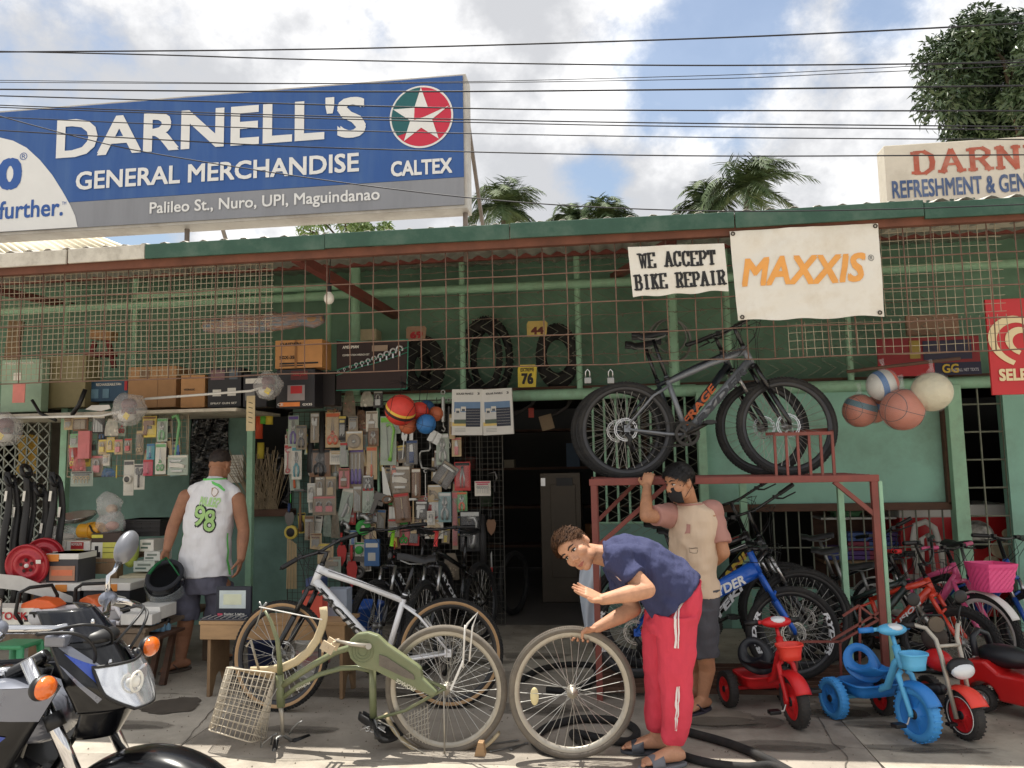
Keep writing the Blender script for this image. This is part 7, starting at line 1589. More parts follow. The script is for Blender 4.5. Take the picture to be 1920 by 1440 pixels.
# -- red banner, cardboard and dark grille at the right, behind the netting
carton('long red and dark blue telecom banner behind the netting at the right',(1645,632,1838,704),7.4,.01,K(132,34,40),'banner',[('GG',.62,.72,.78,.95,K(200,170,60)),('UNLI ALL NET TEXTS',.70,.84,.97,.92,K(170,170,180))],[(.0,.68,.55,1,K(170,40,46)),(.55,.68,1,1,K(34,34,62)),(.32,.08,.42,.55,K(150,130,60)),(.45,.1,.92,.6,K(46,44,66))],'banner')
carton('flattened brown cardboard sheet above the red telecom banner',(1700,590,1798,628),7.6,.04,K(150,118,98))
# -- shop inside: steel cabinet, stock, freezer, chair
c,w,h=rectpx(1014,886,1090,1062,8.9);o=thing('steel_cabinet','dull steel kitchen cabinet standing in the dark doorway','cabinet',(c.x,9.15,0));hh=c.z+h/2;MB().box((c.x,9.15,hh/2),(w,.5,hh)).build('body',mat('dull_steel_panel',(82,74,64),.45,.5,.15,3),o,bevel=.006);MB().box((c.x+.03,8.89,hh*.55),(w*.62,.015,hh*.72)).build('door',mat('dull_steel_panel',(120,108,92)),o,bevel=.004);MB().box((c.x-w*.42,8.89,hh*.93),(.05,.02,.09)).build('hinge',M_STEEL,o);MB().box((c.x+.05,8.88,hh*.93),(w*.4,.02,.09)).build('control_panel',M_BLACK,o)
def gloom_stock():
 random.seed(5)
 sh=thing('stock_rack','dark shelf of small stock deep inside the doorway','shelf',(X(985),10,0));q=MB()
 x0,x1=-1.9,.5
 for z in (.5,1.0,1.5,2.0):q.box(((x0+x1)/2,10.3,z),(x1-x0,.4,.03))
 for x in (x0,x1):q.box((x,10.3,1.1),(.04,.4,2.2))
 q.build('boards',M_DARKWOOD,sh)
 for k in range(7):
  z=random.choice((.515,1.015,1.515));hgt=random.uniform(.1,.32);m=[K(120,60,50),K(70,90,110),K(150,140,120),K(60,60,60),K(140,120,60),K(90,110,80),K(150,100,60)][k]
  tag(MB().box((x0+.1+(k*.618%1)*(x1-x0-.2),10.2+.003*k,z+hgt/2),(random.uniform(.08,.2),.2,hgt)).build('stock_box',m,None),'small %s box on the dark stock shelf inside the doorway'%'brown-red slate cream charcoal mustard olive orange-brown'.split()[k],'box','stock in the dark shop')
gloom_stock()
def parts_in_doorway():
 for k,(x,y,r) in enumerate(((975,800,.0),(1000,770,.0))):pass
 o=thing('hanging_tag','small red tag hanging in the dark doorway','tag',P(996,774,8.2));c,w,h=rectpx(991,765,1001,783,8.2);MB().box(c,(w,.004,h)).build('card',K(190,80,70),o);MB().tube([c+V((0,0,h/2)),c+V((0,.01,.4))],.002,4).build('string',M_BLACK,o)
 o=thing('hanging_carton','torn cardboard flap hanging in the dark doorway','cardboard',P(1024,793,8.2));c,w,h=rectpx(1013,778,1037,806,8.2);MB().box(c,(w,.006,h),RY(-.25)).build('card',K(150,128,100),o)
 for k,(x,y,lab) in enumerate(((1050,770,'bent inner tube hung on the doorway beam, right one'),(985,765,'bent inner tube hung on the doorway beam, left one'))):
  o=thing('inner_tube',lab,'inner tube',P(x,y,8.3));MB().tube([P(x-30,y+14,8.3),P(x-8,y+6,8.3),P(x+12,y-6,8.3),P(x+20,y-20,8.3)],.02,8).build('tube',K(66,62,62),o)
 for k,(x0,y0,x1,y1) in enumerate(((950,930,985,1160),)):
  o=thing('tyre','dark tyre leaning in the left of the doorway behind the tool grid','tyre',P(960,1000,8.2));c=P(962,1020,8.2);MB().torus(.30,.03,TR(c.x,8.2,.33)@RZ(1.2)@RX(PI/2),36,8).build('tread',M_RUBBER,o)
parts_in_doorway()
def freezer():
 c,w,h=rectpx(1690,948,1905,1100,8.05);o=thing('chest_freezer','red and white ice cream chest freezer behind the window bars','freezer',(c.x,8.4,0));top=c.z+h/2
 MB().box((c.x,8.4,top/2-.02),(w,.7,top-.10)).build('body',mat('freezer_red',(196,36,40),.35,0,.06),o,bevel=.01);MB().box((c.x,8.4,top-.05),(w*1.01,.72,.12)).build('lid',M_WHITE,o,bevel=.01)
 for k,(px,py,s) in enumerate(((1880,1030,1),(1860,1055,.7),(1890,1000,.5))):
  q=P(px,py,8.04);MB().ball((q.x,8.045,q.z),(.11*s,.012,.09*s),18,10).build('ice_cream_print',mat('cream_print',(222,204,170),.5,0,.2,9),o)
 o=thing('chair','white plastic chair standing before the red freezer behind the bars','chair',(P(1750,1100,7.85).x,7.86,0));q=MB();a=P(1722,985,7.9);b=P(1765,1100,7.9)
 pts=[P(x,y,7.88) for x,y in ((1722,1075),(1712,1010),(1716,985),(1735,978),(1752,990),(1764,1030),(1772,1080))];q.tube(pts,.03,10,flat=(1,.5));q.tube([P(1730,1070,7.88),P(1728,1010,7.88),P(1740,1000,7.88),P(1752,1075,7.88)],.022,10,flat=(1,.5));q.build('backrest',mat('white_chair',(214,210,200),.5,0,.05),o)
 q=MB();ctr=P(1748,1085,7.7);q.box(ctr,(.40,.38,.03))
 q.build('seat',mat('white_chair',(214,210,200)),o,bevel=.01)
 for sx in (-1,1):
  for sy in (-1,1):MB().bar((ctr.x+sx*.17,7.7+sy*.16,ctr.z),(ctr.x+sx*.2,7.7+sy*.19,0),.035).build('leg',mat('white_chair',(214,210,200)),o)
 o=thing('helmet','white and black open helmet standing on the freezer side behind the bars','helmet',P(1830,1005,7.8));c=P(1832,1003,7.8);q=MB();q.sheet(lambda u,v:c+V((.13*math.sin(v*1.9)*math.cos(2*PI*u),.15*math.sin(v*1.9)*math.sin(2*PI*u),.13*math.cos(v*1.9))),28,14);q.build('shell',mat('white_helmet',(214,208,198),.3,0,.35,9,c2=(40,34,34)),o,solid=.01);q=MB();q.ball(c+V((0,-.02,-.04)),(.10,.12,.09),16,10);q.build('lining',M_BLACK,o)
 # shelf of packets left of the freezer
 sh=thing('packet_shelf','low shelf of stacked blue and purple packets behind the window bars','shelf',(P(1580,1050,8.2).x,8.3,0));a,b=P(1540,1052,8.2),P(1688,1052,8.2);MB().box(((a.x+b.x)/2,8.3,a.z),(b.x-a.x,.4,.03)).build('board',M_WOOD,sh)
 top=P(1600,971,8.2).z;MB().box(((a.x+b.x)/2,8.3,top),(b.x-a.x,.35,.02)).build('board',M_WHITE,sh);MB().box(((a.x+b.x)/2,8.48,.6),(b.x-a.x,.02,1.3)).build('back',M_DARKWOOD,sh)
 random.seed(9);O='first second third fourth fifth sixth seventh'.split()
 for i in range(7):
  for j in range(6):
   if i<2 and j>2:continue
   x=a.x+.10+(b.x-a.x-.16)*i/6;m=[K(58,70,140),K(96,66,130),K(150,60,80),K(70,96,150)][(i//2+j//2)%4]
   tag(MB().box((x,8.2,a.z+.022+.045*j+.02),(.105,.16,.038)).build('packet',m,None,bevel=.004),'%s packet, %s from the bottom in the %s stack from the left behind bars'%(['blue','purple','pink','pale blue'][(i//2+j//2)%4],O[j],O[i]),'packet','packets stacked behind the window bars')
 o=thing('basket','small green plastic tray on the upper board behind the bars','tray',P(1590,965,8.2));q=MB();ctr=P(1590,965,8.2);tub(q,(ctr.x,8.3,top+.012),.13,.1,.05,1.15,sq=.5);q.build('tray',K(90,140,100),o,solid=.004)
freezer()
# -- ground goods at the left
def table(label,x0,x1,y0,y1,z,m,name='display_table',cat='table',leg=.06):
 o=thing(name,label,cat,((x0+x1)/2,(y0+y1)/2,0));n=max(2,round((y1-y0)/.16))
 for i in range(n):a=y0+(y1-y0)*i/n;MB().box(((x0+x1)/2,a+(y1-y0)/n/2,z-.015),(x1-x0,(y1-y0)/n-.006,.03)).build('plank',m,o,bevel=.003)
 for x in (x0+.04,x1-.04):
  for y in (y0+.04,y1-.04):MB().box((x,y,(z-.03)/2),(leg,leg,z-.03)).build('leg',m,o,bevel=.003)
 MB().box(((x0+x1)/2,y0+.02,z-.08),(x1-x0-.1,.025,.09)).build('apron',m,o,bevel=.003);return o
xa=P(-60,1165,5.35).x;xb=P(280,1165,5.35).x
table('low wooden display table holding the chainsaws at the left',xa,xb,5.30,6.30,.45,mat('dark_worn_wood',(112,96,80),.8,0,.25,6,.2,50,dirt=.4,dirtc=(60,52,46),stretch=(5,1,1)));table('weathered wooden stand behind the chainsaws carrying white boxes',P(70,1050,6.15).x,P(226,1050,6.15).x,6.10,6.75,.85,M_WOOD,'wooden_stand','stand',.09)
ST=K(222,140,62)
for k,(px,lab) in enumerate((((58,1094,150,1160),'long white lidded battery box with orange sticker, left one behind the chainsaws'),((152,1093,244,1160),'long white lidded battery box with orange sticker, right one behind the chainsaws'))):
 c,w,h=rectpx(*px,5.75);zt=c.z+h/2;o=thing('battery_box',lab,'box',(c.x,5.87,.45),'lidded battery boxes');MB().box((c.x,5.87,(.45+zt-.05)/2),(w*.94,.22,zt-.05-.45)).build('body',K(52,54,58),o);MB().box((c.x,5.87,zt-.03),(w,.25,.06)).build('lid',M_WHITE,o,bevel=.006);MB().box((c.x+.05,5.742,zt-.035),(.10,.003,.055)).build('sticker',ST,o)
carton('dark clear battery case with a white lid and orange picture beside the red reel',(87,1038,146,1093),5.80,.22,K(64,64,68),'box',[],[(.12,.42,.92,.92,K(176,130,104)),(.18,.55,.85,.75,K(214,120,84)),(.02,.02,.4,.26,ST)],'battery_case',lid=(M_WHITE,.2))
RD2=K(176,44,44);
carton('white battery carton with red and yellow label, left of the pair on the stand',(80,1014,122,1046),6.14,.25,W_,'box',[('MOTOLITE',.33,.10,.76,.24,W_)],[(.30,.05,.78,.50,RD2),(.45,.54,.78,.78,YEL_)],group='white battery cartons on the stand');carton('white battery carton with red and yellow label, right of the pair on the stand',(124,1015,168,1047),6.14,.25,W_,'box',[('MOTOLITE',.24,.10,.70,.24,W_)],[(.20,.05,.74,.45,RD2),(.20,.48,.74,.72,YEL_),(.46,.76,.74,.98,RD2)],group='white battery cartons on the stand')
carton('white and yellow bottle jack carton at the right end of the stand',(171,1017,222,1047),6.14,.24,W_,'box',[],[(.42,.0,1,1,K(204,200,96)),(.14,.22,.26,.86,BK_),(.10,.6,.34,.92,BK_),(.45,.3,.95,.34,K(120,120,60)),(.45,.6,.95,.64,K(120,120,60))]);carton('flat black carton with a yellow stripe lying on the bottle jack carton',(171,1000,226,1017),6.14,.24,K(66,52,46),'box',[],[(.02,.15,.40,.5,K(214,204,80))])
def reel(label,px,py,rpx,Y,tilt,m):
 c=P(px,py,Y);r=rpx*(c-V((0,0,CAM_H))).length/F_PX;o=thing('wheel_disc',label,'wheel rim',c,'red wheel discs');M=TR(c)@RZ(tilt)@RX(PI/2+.12)
 MB().lathe([(0,.01),(.16*r,.012),(.2*r,.0),(.42*r,.004),(.46*r,.02),(.62*r,.024),(.66*r,.006),(.86*r,.0),(.93*r,.02),(r,.026),(r,-.01),(.9*r,-.03)],M,44).build('disc',m,o);MB().lathe([(0,.026),(.09*r,.024),(.1*r,.01)],M,20).build('centre',M_WHITE,o)
 for k in range(5):a=2*PI*k/5+.4;MB(M).lathe([(0,.014),(.085*r,.013)],TR(.27*r*math.cos(a),.27*r*math.sin(a),.002),14).build('hole',K(60,20,20),o)
 MB(M).box((.62*r,.2*r,.028),(.04,.03,.003)).build('sticker',M_PAPER,o)
reel('round red steel wheel disc leaning before the black blades, front one',52,1060,33,5.75,.1,mat('disc_red',(176,38,50),.35,.1,.08,5,coat=.3));reel('second red wheel disc half hidden behind the front one',84,1044,30,5.95,.2,mat('disc_red',(176,38,50)))
def lump(name,label,cat,px,py,rx,ry,Y,m,noise=.012,part='body',group=None,sq=1):
 c=P(px,py,Y);k=(c-V((0,0,CAM_H))).length/F_PX;o=thing(name,label,cat,c,group);q=MB();q.ball(c,(rx*k,min(rx,ry)*k*.9,ry*k),22,14);q.v=[tuple(V(v)+(V(v)-c).normalized()*NZ.noise(V(v)*16)*noise) for v in q.v];q.build(part,m,o);return o,c,k
o,c,k=lump('winch','yellow electric winch motor lying on top of the cartons','winch',178,994,26,13,6.3,mat('machine_yellow',(216,156,40),.4,0,.08));q=MB();q.cyl(c+V((-.1,-.05,0)),c+V((.1,-.05,.0)),.06,18);q.torus(.062,.008,TR(c+V((0,-.05,0)))@RY(PI/2),24,6);q.build('drum',mat('machine_yellow',(216,156,40)),o);MB().tube([c+V((.02,-.1,.05)),c+V((.06,-.12,.0)),c+V((.12,-.1,-.04))],.008,7).build('cable',M_BLACK,o)
o,c,k=lump('plastic_bag','clear plastic bag of parts lying on the white battery cartons','bag',118,1002,32,14,6.25,M_CLEAR2,.025);MB().ball(c+V((0,.02,-.02)),(.09,.06,.03),14,8).build('parts',M_PAPER,o)
o,c,k=lump('plastic_bag','clear bag of small fittings hung above the yellow winch, upper one','bag',203,950,20,24,6.3,M_CLEAR2,.03);MB().ball(c+V((.02,.02,-.02)),(.05,.04,.04),12,8).build('parts',K(190,160,130),o);o,c,k=lump('plastic_bag','clear bag of pinkish fittings hung above the yellow winch, lower one','bag',208,982,22,20,6.25,M_CLEAR2,.03);MB().ball(c+V((0,.02,-.02)),(.06,.04,.04),12,8).build('parts',K(200,140,120),o)
c=P(143,970,6.4);o=thing('wok','shallow steel pan tilted on top of the goods at the left','pan',c);MB().lathe([(0,-.05),(.06,-.045),(.13,-.015),(.165,.02),(.17,.022),(.165,.014),(.13,-.022),(0,-.058)],TR(c)@RX(.2),32).build('bowl',M_STEEL,o)
carton('black slotted charcoal grill box on the goods behind the jersey man',(231,974,300,1006),6.35,.25,K(44,42,42),'grill',[],[(.05+.25*i,.2+.25*j,.26+.25*i,.27+.25*j,BK_) for i in range(4) for j in range(3)],'charcoal_grill',lid=(M_BLACK,.14))
o,c,k=lump('sprayer','lime green hand sprayer standing below the charcoal grill','sprayer',245,1034,13,26,6.2,mat('lime_plastic',(176,190,90),.4,0,.06),0);MB().tube([c+V((0,0,.1)),c+V((.03,-.02,.15)),c+V((.08,-.03,.14))],.014,8).build('nozzle',M_BLACK,o)
for k,(px,Yk,m,lab) in enumerate((((262,1012,288,1034),6.25,W_,'small white box right of the lime sprayer, upper'),((270,1034,300,1052),6.2,K(206,206,198),'small grey white box right of the lime sprayer, middle'),((250,1052,290,1072),6.15,K(190,196,186),'small pale box right of the lime sprayer, lowest'))):
 carton(lab,px,Yk,.18,m,'box',[],[(.2,.25,.8,.45,K(120,130,120)),(.1,.6,.6,.75,K(90,110,100))])
carton('pale carton with green lettering on the low table beside the hanging helmet',(222,1080,292,1150),6.02,.25,K(196,186,158),'box',[('DAIDEN',.1,.14,.95,.32,K(96,128,84))])
def chainsaw(label,px,py,Y,top,body,yaw,bar=True,flip=1):
 c=P(px,py,Y);c.z=.455;o=thing('chainsaw',label,'chainsaw',c,'chainsaws on the low table',RZ(yaw));B=lambda mb,n,m,**k:mb.build(n,m,o,False,**k)
 q=MB();q.prism([(-.15,.0),(.15,.0),(.19,.03),(.19,.10),(.10,.13),(-.15,.12)],.15,TR(0,.075,0)@FACE);B(q,'body',body,bevel=.012);q=MB();q.prism([(-.155,.11),(.09,.125),(.12,.14),(.06,.185),(-.05,.20),(-.155,.165)],.145,TR(0,.07,0)@FACE);B(q,'cover',top,bevel=.014)
 q=MB();q.tube([(-.13,-.075,.02),(-.17,-.10,.10),(-.15,-.10,.25),(-.08,-.085,.285),(.0,.05,.28),(.02,.09,.2),(.02,.085,.08)],.013,10);B(q,'front_handle',M_BLACK);q=MB();q.tube([(.15,0,.12),(.26,0,.13),(.33,0,.08),(.32,0,.02),(.2,0,.02)],.019,10,flat=(1,.8));B(q,'rear_handle',body)
 q=MB();q.lathe([(0,.02),(.05,.018),(.062,.004),(.064,0)],TR(-.03,-.077,.07)@RX(PI/2),24);B(q,'starter_cover',body);q=MB();q.box((-.03,-.11,.105),(.06,.014,.018));q.tube([(-.03,-.095,.07),(-.03,-.108,.10)],.007,8);B(q,'pull_handle',M_BLACK,bevel=.004);q=MB();q.box((-.09,-.080,.06),(.05,.006,.045));q.cyl((.05,-.075,.05),(.05,-.086,.05),.018,14);q.cyl((.05,-.075,.095),(.05,-.086,.095),.014,14);B(q,'cap',M_BLACK)
 q=MB();q.prism([(-.15,.03),(-.60,.045),(-.64,.07),(-.60,.095),(-.15,.11)],.006,TR(0,.05,0)@FACE);B(q,'guide_bar',K(196,194,190,.35));q=MB()
 for i in range(40):t=i/40;q.box((-.16-.46*t,.047,.112-.016*t),(.008,.008,.008));q.box((-.16-.46*t,.047,.028+.014*t),(.008,.008,.008))
 B(q,'chain',M_DRIVE)
SO=mat('saw_orange',(232,104,48),.4,0,.06);SW=mat('saw_pale_grey',(208,206,210),.4,0,.05)
chainsaw('white chainsaw with bright orange cover on the low table, left one',88,1140,5.42,SO,SW,.10);chainsaw('white chainsaw with dull orange cover on the low table, right one',185,1140,5.52,mat('saw_dull_orange',(204,96,46),.45,0,.08),SW,-.5)
o=thing('guide_bar','long pale chainsaw bar lying along the back of the low table','saw bar',P(60,1095,5.7));q=MB();pp=[P(x,y,5.68) for x,y in ((-40,1072),(40,1080),(135,1118),(140,1130),(120,1128),(30,1106),(-40,1098))];q.prism([(a.x,a.z) for a in pp],.008,TR(0,5.68,0)@FACE);q.build('bar',K(196,194,190,.35),o)
carton('white chainsaw carton with red letters at the left edge of the low table',(-60,1140,62,1192),5.33,.2,W_,'box',[('STOCK',.40,.14,.92,.42,RED_)],[(0,.6,1,.9,K(70,130,140))]);carton('flat white box on the low table under the right chainsaw',(244,1138,300,1162),5.45,.22,K(218,216,210),'box');carton('grey white box at the right end of the low table',(226,1152,285,1172),5.34,.12,K(204,202,198),'box')
for k in range(4):
 px=284+k*10;o=thing('bottle','small black capped pale blue bottle under the low table, %s from the left'%('first second third fourth'.split()[k]),'bottle',P(px,1180,5.4+.05*k),'row of small bottles');c=P(px,1184,5.45+.05*k);MB().lathe([(0,0),(.022,0),(.024,.01),(.024,.05),(.012,.062),(.012,.07)],TR(c),14).build('body',K(110,150,176),o);MB().lathe([(.016,.066),(.018,.07),(.018,.10),(0,.102)],TR(c),12).build('cap',M_BLACK,o)
o=thing('bottle_shelf','short dark board carrying the row of small bottles','board',P(310,1188,5.5));a=P(296,1186,5.5);MB().box((a.x,5.53,a.z-.012),(.20,.34,.02)).build('board',M_DARKWOOD,o);
for sx in (-.07,.03):MB().bar((a.x+sx,5.66,a.z-.02),(a.x+sx,5.53,0),.04).build('leg',M_DARKWOOD,o)
c=P(30,1245,5.0);o=thing('stool','green plastic stool standing on the ground before the low table','stool',(c.x,5.0,0));zt=P(30,1208,5.0).z;q=MB();q.box((c.x,5.0,zt),(.24,.22,.03));q.build('seat',mat('green_plastic',(62,140,96),.45,0,.06),o,bevel=.012)
for sx in (-1,1):
 for sy in (-1,1):MB().tube([(c.x+sx*.10,5.0+sy*.09,zt),(c.x+sx*.135,5.0+sy*.125,0)],[.03,.022],8,flat=(1,.6)).build('leg',mat('green_plastic',(62,140,96)),o)
carton('pale green water container under the low table',(76,1206,94,1236),5.36,.15,K(150,180,160),'container');carton('white container with a green label beside the pale green one',(100,1200,116,1236),5.30,.12,W_,'container',[],[(.1,.4,.9,.8,K(90,150,110))]);carton('dark plastic crate of parts under the low table',(120,1205,210,1250),5.5,.3,K(54,58,62),'crate')
def blades():
 random.seed(21)
 for k in range(8):
  x=6+k*14;Yk=6.05+.05*(k%3);zt=P(x,885+18*(k%3),Yk).z;zb=P(x,1085,Yk).z;xx=P(x,980,Yk).x;o=thing('blade_sheath','long black curved blade sheath in the bundle at the far left, %s from the left'%('first second third fourth fifth sixth seventh eighth'.split()[k]),'sheath',(xx,Yk,.45),'black sheaths at the far left')
  q=MB();n=10;q.tube([(xx+.03*math.sin(t/n*2+k)+.02*(k%2),Yk+.02*math.sin(t),.46+(zt-.46)*t/n) for t in range(n+1)],[.028+.008*math.sin(t*.3) for t in range(n+1)],8,flat=(1,.45));q.build('sheath',mat('black_vinyl',(28,27,28),.55,0,.2,12),o)
  zz=P(x,930+30*(k%3),Yk).z;MB().box((xx+.03*math.sin(1.4+k)+.02*(k%2),Yk-.022,zz),(.022,.003,.085),RY(.1)).build('label',M_PAPER,o)
  if k%2:q=MB();q.torus(.05,.018,TR(xx,Yk-.02,zt+.01)@RY(1.2),20,8);q.build('coil',M_BLACK,o)
blades()
o=thing('yellow_cloth','crumpled yellow raincoat hanging behind the folding gate','raincoat',P(50,850,7.5));q=MB();q.sheet(lambda u,v:V(P(28+46*u,815+75*v,7.5))+V((0,.05*math.sin(u*9+v*3),.03*NZ.noise(V((u*5,v*5,1))))),14,14);q.build('cloth',K(196,160,70,.5),o)
# -- wooden bench with the solar lamp and the boxes beside it
def bench():
 zt=P(500,1166,5.25).z;x0,x1=P(372,1166,5.25).x,P(648,1166,5.25).x;o=thing('wooden_bench','long plywood bench with notched board legs behind the white bike','bench',((x0+x1)/2,5.4,0));
 for k in range(2):MB().box(((x0+x1)/2,5.33+.16*k,zt-.012),(x1-x0,.153,.024)).build('plank',M_PLY,o,bevel=.003)
 MB().box(((x0+x1)/2,5.265,zt-.075),(x1-x0-.02,.02,.10)).build('apron',M_PLY,o,bevel=.003)
 for x in (x0+.06,x1-.05):
  poly=[(-.14,0),(-.14,zt-.03),(.14,zt-.03),(.14,0),(.10,0),(.05,.12),(0,.15),(-.05,.12),(-.10,0)]
  MB().prism(poly,.024,TR(x,5.41,0)@RZ(PI/2)@FACE).build('leg',M_WOOD,o,bevel=.002)
 return zt
zb=bench()
def on_bench(label,px,Y,depth,m,**k):
 c,w,h=rectpx(*px,Y);o=carton(label,px,Y,depth,m,**k);o.location.z+=0;return o
carton('dark solar flood lamp with a pale screen standing on the bench',(405,1100,470,1158),5.42,.03,K(42,46,58),'lamp',[('Solar Light',.25,.84,.85,.92,W_)],[(.10,.12,.86,.70,K(196,208,210,.25)),(.22,.24,.74,.58,K(210,216,190,.3)),(.06,.86,.2,.96,K(226,90,110))],'solar_lamp')
o=thing('solar_module','small dark solar panel lying flat on the bench before the lamp','solar panel',P(440,1163,5.3));a=P(425,1163,5.32);MB().box((a.x,5.34,zb+.008),(.36,.13,.012)).build('panel',mat('solar_blue',(34,40,60),.15,0,.1,coat=.5),o);q=MB()
for i in range(8):q.box((a.x-.16+.045*i,5.34,zb+.0155),(.003,.12,.002))
q.build('grid_line',W_,o)
carton('red kitchen scale box standing behind the white bike',(566,1107,607,1165),5.38,.12,K(204,84,66),'box',[('KITCHEN SCALE',.1,.10,.85,.17,BK_)],[(.94,0,1,1,K(150,50,44))]);carton('dark blue box lying on the red kitchen scale box',(573,1085,603,1107),5.38,.12,K(52,66,104),'box');carton('pale blue white box behind the red scale box',(610,1105,650,1165),5.46,.12,K(150,160,176),'box')
def bucket(label,px,py0,py1,r,Y,m,band=None,name='bucket',h=None):
 c=P(px,py1,Y);z1=P(px,py0,Y).z;o=thing(name,label,'bucket',(c.x,Y,0));hh=h or z1
 MB().lathe([(0,0),(r*.86,0),(r*.9,.01),(r*.98,hh*.93),(r*1.05,hh*.94),(r*1.05,hh),(r*.96,hh),(r*.9,.02),(0,.015)],TR(c.x,Y,0),28).build('shell',m,o)
 if band:MB().lathe([(r*.935,hh*.35),(r*.972,hh*.75)],TR(c.x,Y,0)@SCL(1.012,1.012,1),28).build('label',band,o)
 MB().tube([(c.x-r,Y,hh*.93),(c.x-r*.6,Y-.08,hh*.7),(c.x,Y-r-.03,hh*.62),(c.x+r*.6,Y-.08,hh*.7),(c.x+r,Y,hh*.93)],.004,6).build('handle',M_SPOKE,o)
bucket('white paint bucket with a printed label on the ground behind the white bike',588,1198,1266,.135,5.86,M_WHITE,mat('bucket_label',(206,204,200),.5,0,.5,9,c2=(190,60,60)));bucket('dark blue drum standing behind the left wheel of the white bike',500,1195,1262,.15,5.9,mat('dark_blue_plastic',(34,46,84),.4,0,.08),name='drum');bucket('blue plastic drum right of the white bucket',680,1130,1250,.17,6.3,mat('blue_plastic',(40,84,160),.4,0,.08),name='drum')
# -- hoses, tools and litter on the concrete
def ground_tube(name,label,cat,pts,r,m,n=10,group=None):
 o=thing(name,label,cat,V((*P(*pts[0],Z=0).xy,0)),group);q=[P(x,y,Z=r*.95) for x,y in pts];out=[]
 for i in range(len(q)-1):
  p0,p1,p2,p3=q[max(0,i-1)],q[i],q[i+1],q[min(len(q)-1,i+2)]
  for t in range(8):t/=8;out.append(.5*((2*p1)+(p2-p0)*t+(2*p0-5*p1+4*p2-p3)*t*t+(3*p1-p0-3*p2+p3)*t**3))
 out.append(q[-1]);MB().tube(out,r,n).build('tube',m,o)
ground_tube('inner_tube','black inner tube lying looped behind the loose wheel','inner tube',[(978,1275),(1010,1256),(1060,1246),(1110,1248),(1118,1262),(1100,1285),(1060,1295),(1025,1293)],.022,M_RUBBER);ground_tube('inner_tube','black inner tube lying coiled in front under the loose wheel','inner tube',[(1000,1385),(1030,1362),(1090,1348),(1160,1352),(1193,1370),(1180,1390),(1130,1385),(1075,1375),(1090,1395),(1070,1410),(1020,1405),(1000,1388)],.024,M_RUBBER)
ground_tube('air_hose','thick black hose running right from behind the bending man','hose',[(1240,1355),(1290,1372),(1370,1395),(1440,1425),(1520,1470)],.024,M_RUBBER);ground_tube('air_hose','second black hose curving along the lower edge of the forecourt','hose',[(1240,1400),(1290,1420),(1340,1432),(1400,1438),(1450,1436),(1500,1462)],.022,M_RUBBER)
def spanner(mb,a,b,r=.006):
 a,b=V(a),V(b);mb.bar(a,b,r*1.6,r);d=(b-a).normalized()
 for e,s in ((a,-1),(b,1)):mb.torus(r*1.5,r*.5,TR(e+d*s*r),14,6)
for (a,b,lab) in (((918,1395),(968,1388),'steel spanner lying beside the green bike wheel, upper one'),((922,1408),(972,1398),'steel spanner lying beside the green bike wheel, lower one'),((960,1404),(985,1394),'short spanner lying against the loose wheel')):
 o=thing('spanner',lab,'spanner',P(*a,Z=0),'spanners on the concrete');q=MB();spanner(q,P(*a,Z=.006),P(*b,Z=.006));q.build('shaft',M_GREYMETAL,o)
o=thing('wooden_wedge','small wooden wedge propping the green bike wheel','wedge',P(900,1412,Z=0));a=P(902,1412,Z=0);MB().prism([(-.03,0),(.03,0),(.02,.07),(-.01,.07)],.05,TR(a)@FACE).build('wedge',M_PLY,o)
o=thing('plastic_sheet','pale grey plastic sheet hanging beside the rack leg','sheet',P(1095,1000,5.6));q=MB();
def shf(u,v):
 yy=1040+160*v;x0=1085+16*abs(v-.35)**1.5*2;x1=1128-12*v;p=P(x0+(x1-x0)*u,yy,5.55);return p+V((0,.04*math.sin(u*6+v*4),0))
q.sheet(shf,10,20);q.build('sheet',mat('grey_plastic_sheet',(176,184,196),.4,0,.06,5),o)
for k,(px,py,lab) in enumerate(((1852,1330,'scrap of clear plastic lying under the toy motorbike'),(15,1437,'scrap of plastic lying at the lower left'))):
 o=thing('plastic_scrap',lab,'litter',P(px,py,Z=0));c=P(px,py,Z=.012);q=MB();q.sheet(lambda u,v:c+V(((u-.5)*.10,(v-.5)*.08,.012*NZ.noise(V((u*4,v*4,k))))),6,6);q.build('scrap',M_CLEAR2,o)
 # -- black plastic over the counter windows, brooms behind, notice
M_FILM=mat('black_plastic_sheet',(20,20,22),.12,0,.2,6,.9,5,stretch=(1,1,2))
for px,lab in (((358,775,428,955),'shiny black plastic sheet covering the left counter window'),((466,850,545,955),'shiny black plastic sheet over the right counter window')):
 o=thing('plastic_sheet',lab,'plastic sheet',P(px[0],px[3],7.55));q=MB();a=px
 q.sheet(lambda u,v:P(a[0]+(a[2]-a[0])*u,a[1]+(a[3]-a[1])*v,7.56)+V((0,.025*NZ.noise(V((u*6+v*5,v*5,a[0])))+.02*math.sin((u+v)*14),0)),28,28);q.build('sheet',M_FILM,o)
random.seed(31);o=thing('broom_bundle','bundle of pale stiff bristles standing in the right counter window','broom',P(505,940,7.45))
q=MB()
for k in range(170):
 bx=495+random.uniform(-22,26);a=P(bx,955,7.46+random.uniform(-.05,.05));e=P(bx-22+random.uniform(-35,45),845+random.uniform(-10,60),7.4+random.uniform(-.08,.08));q.bar(a,e,.0035)
q.build('bristles',mat('straw_bristle',(150,132,104),.5,0,.3,12),o)
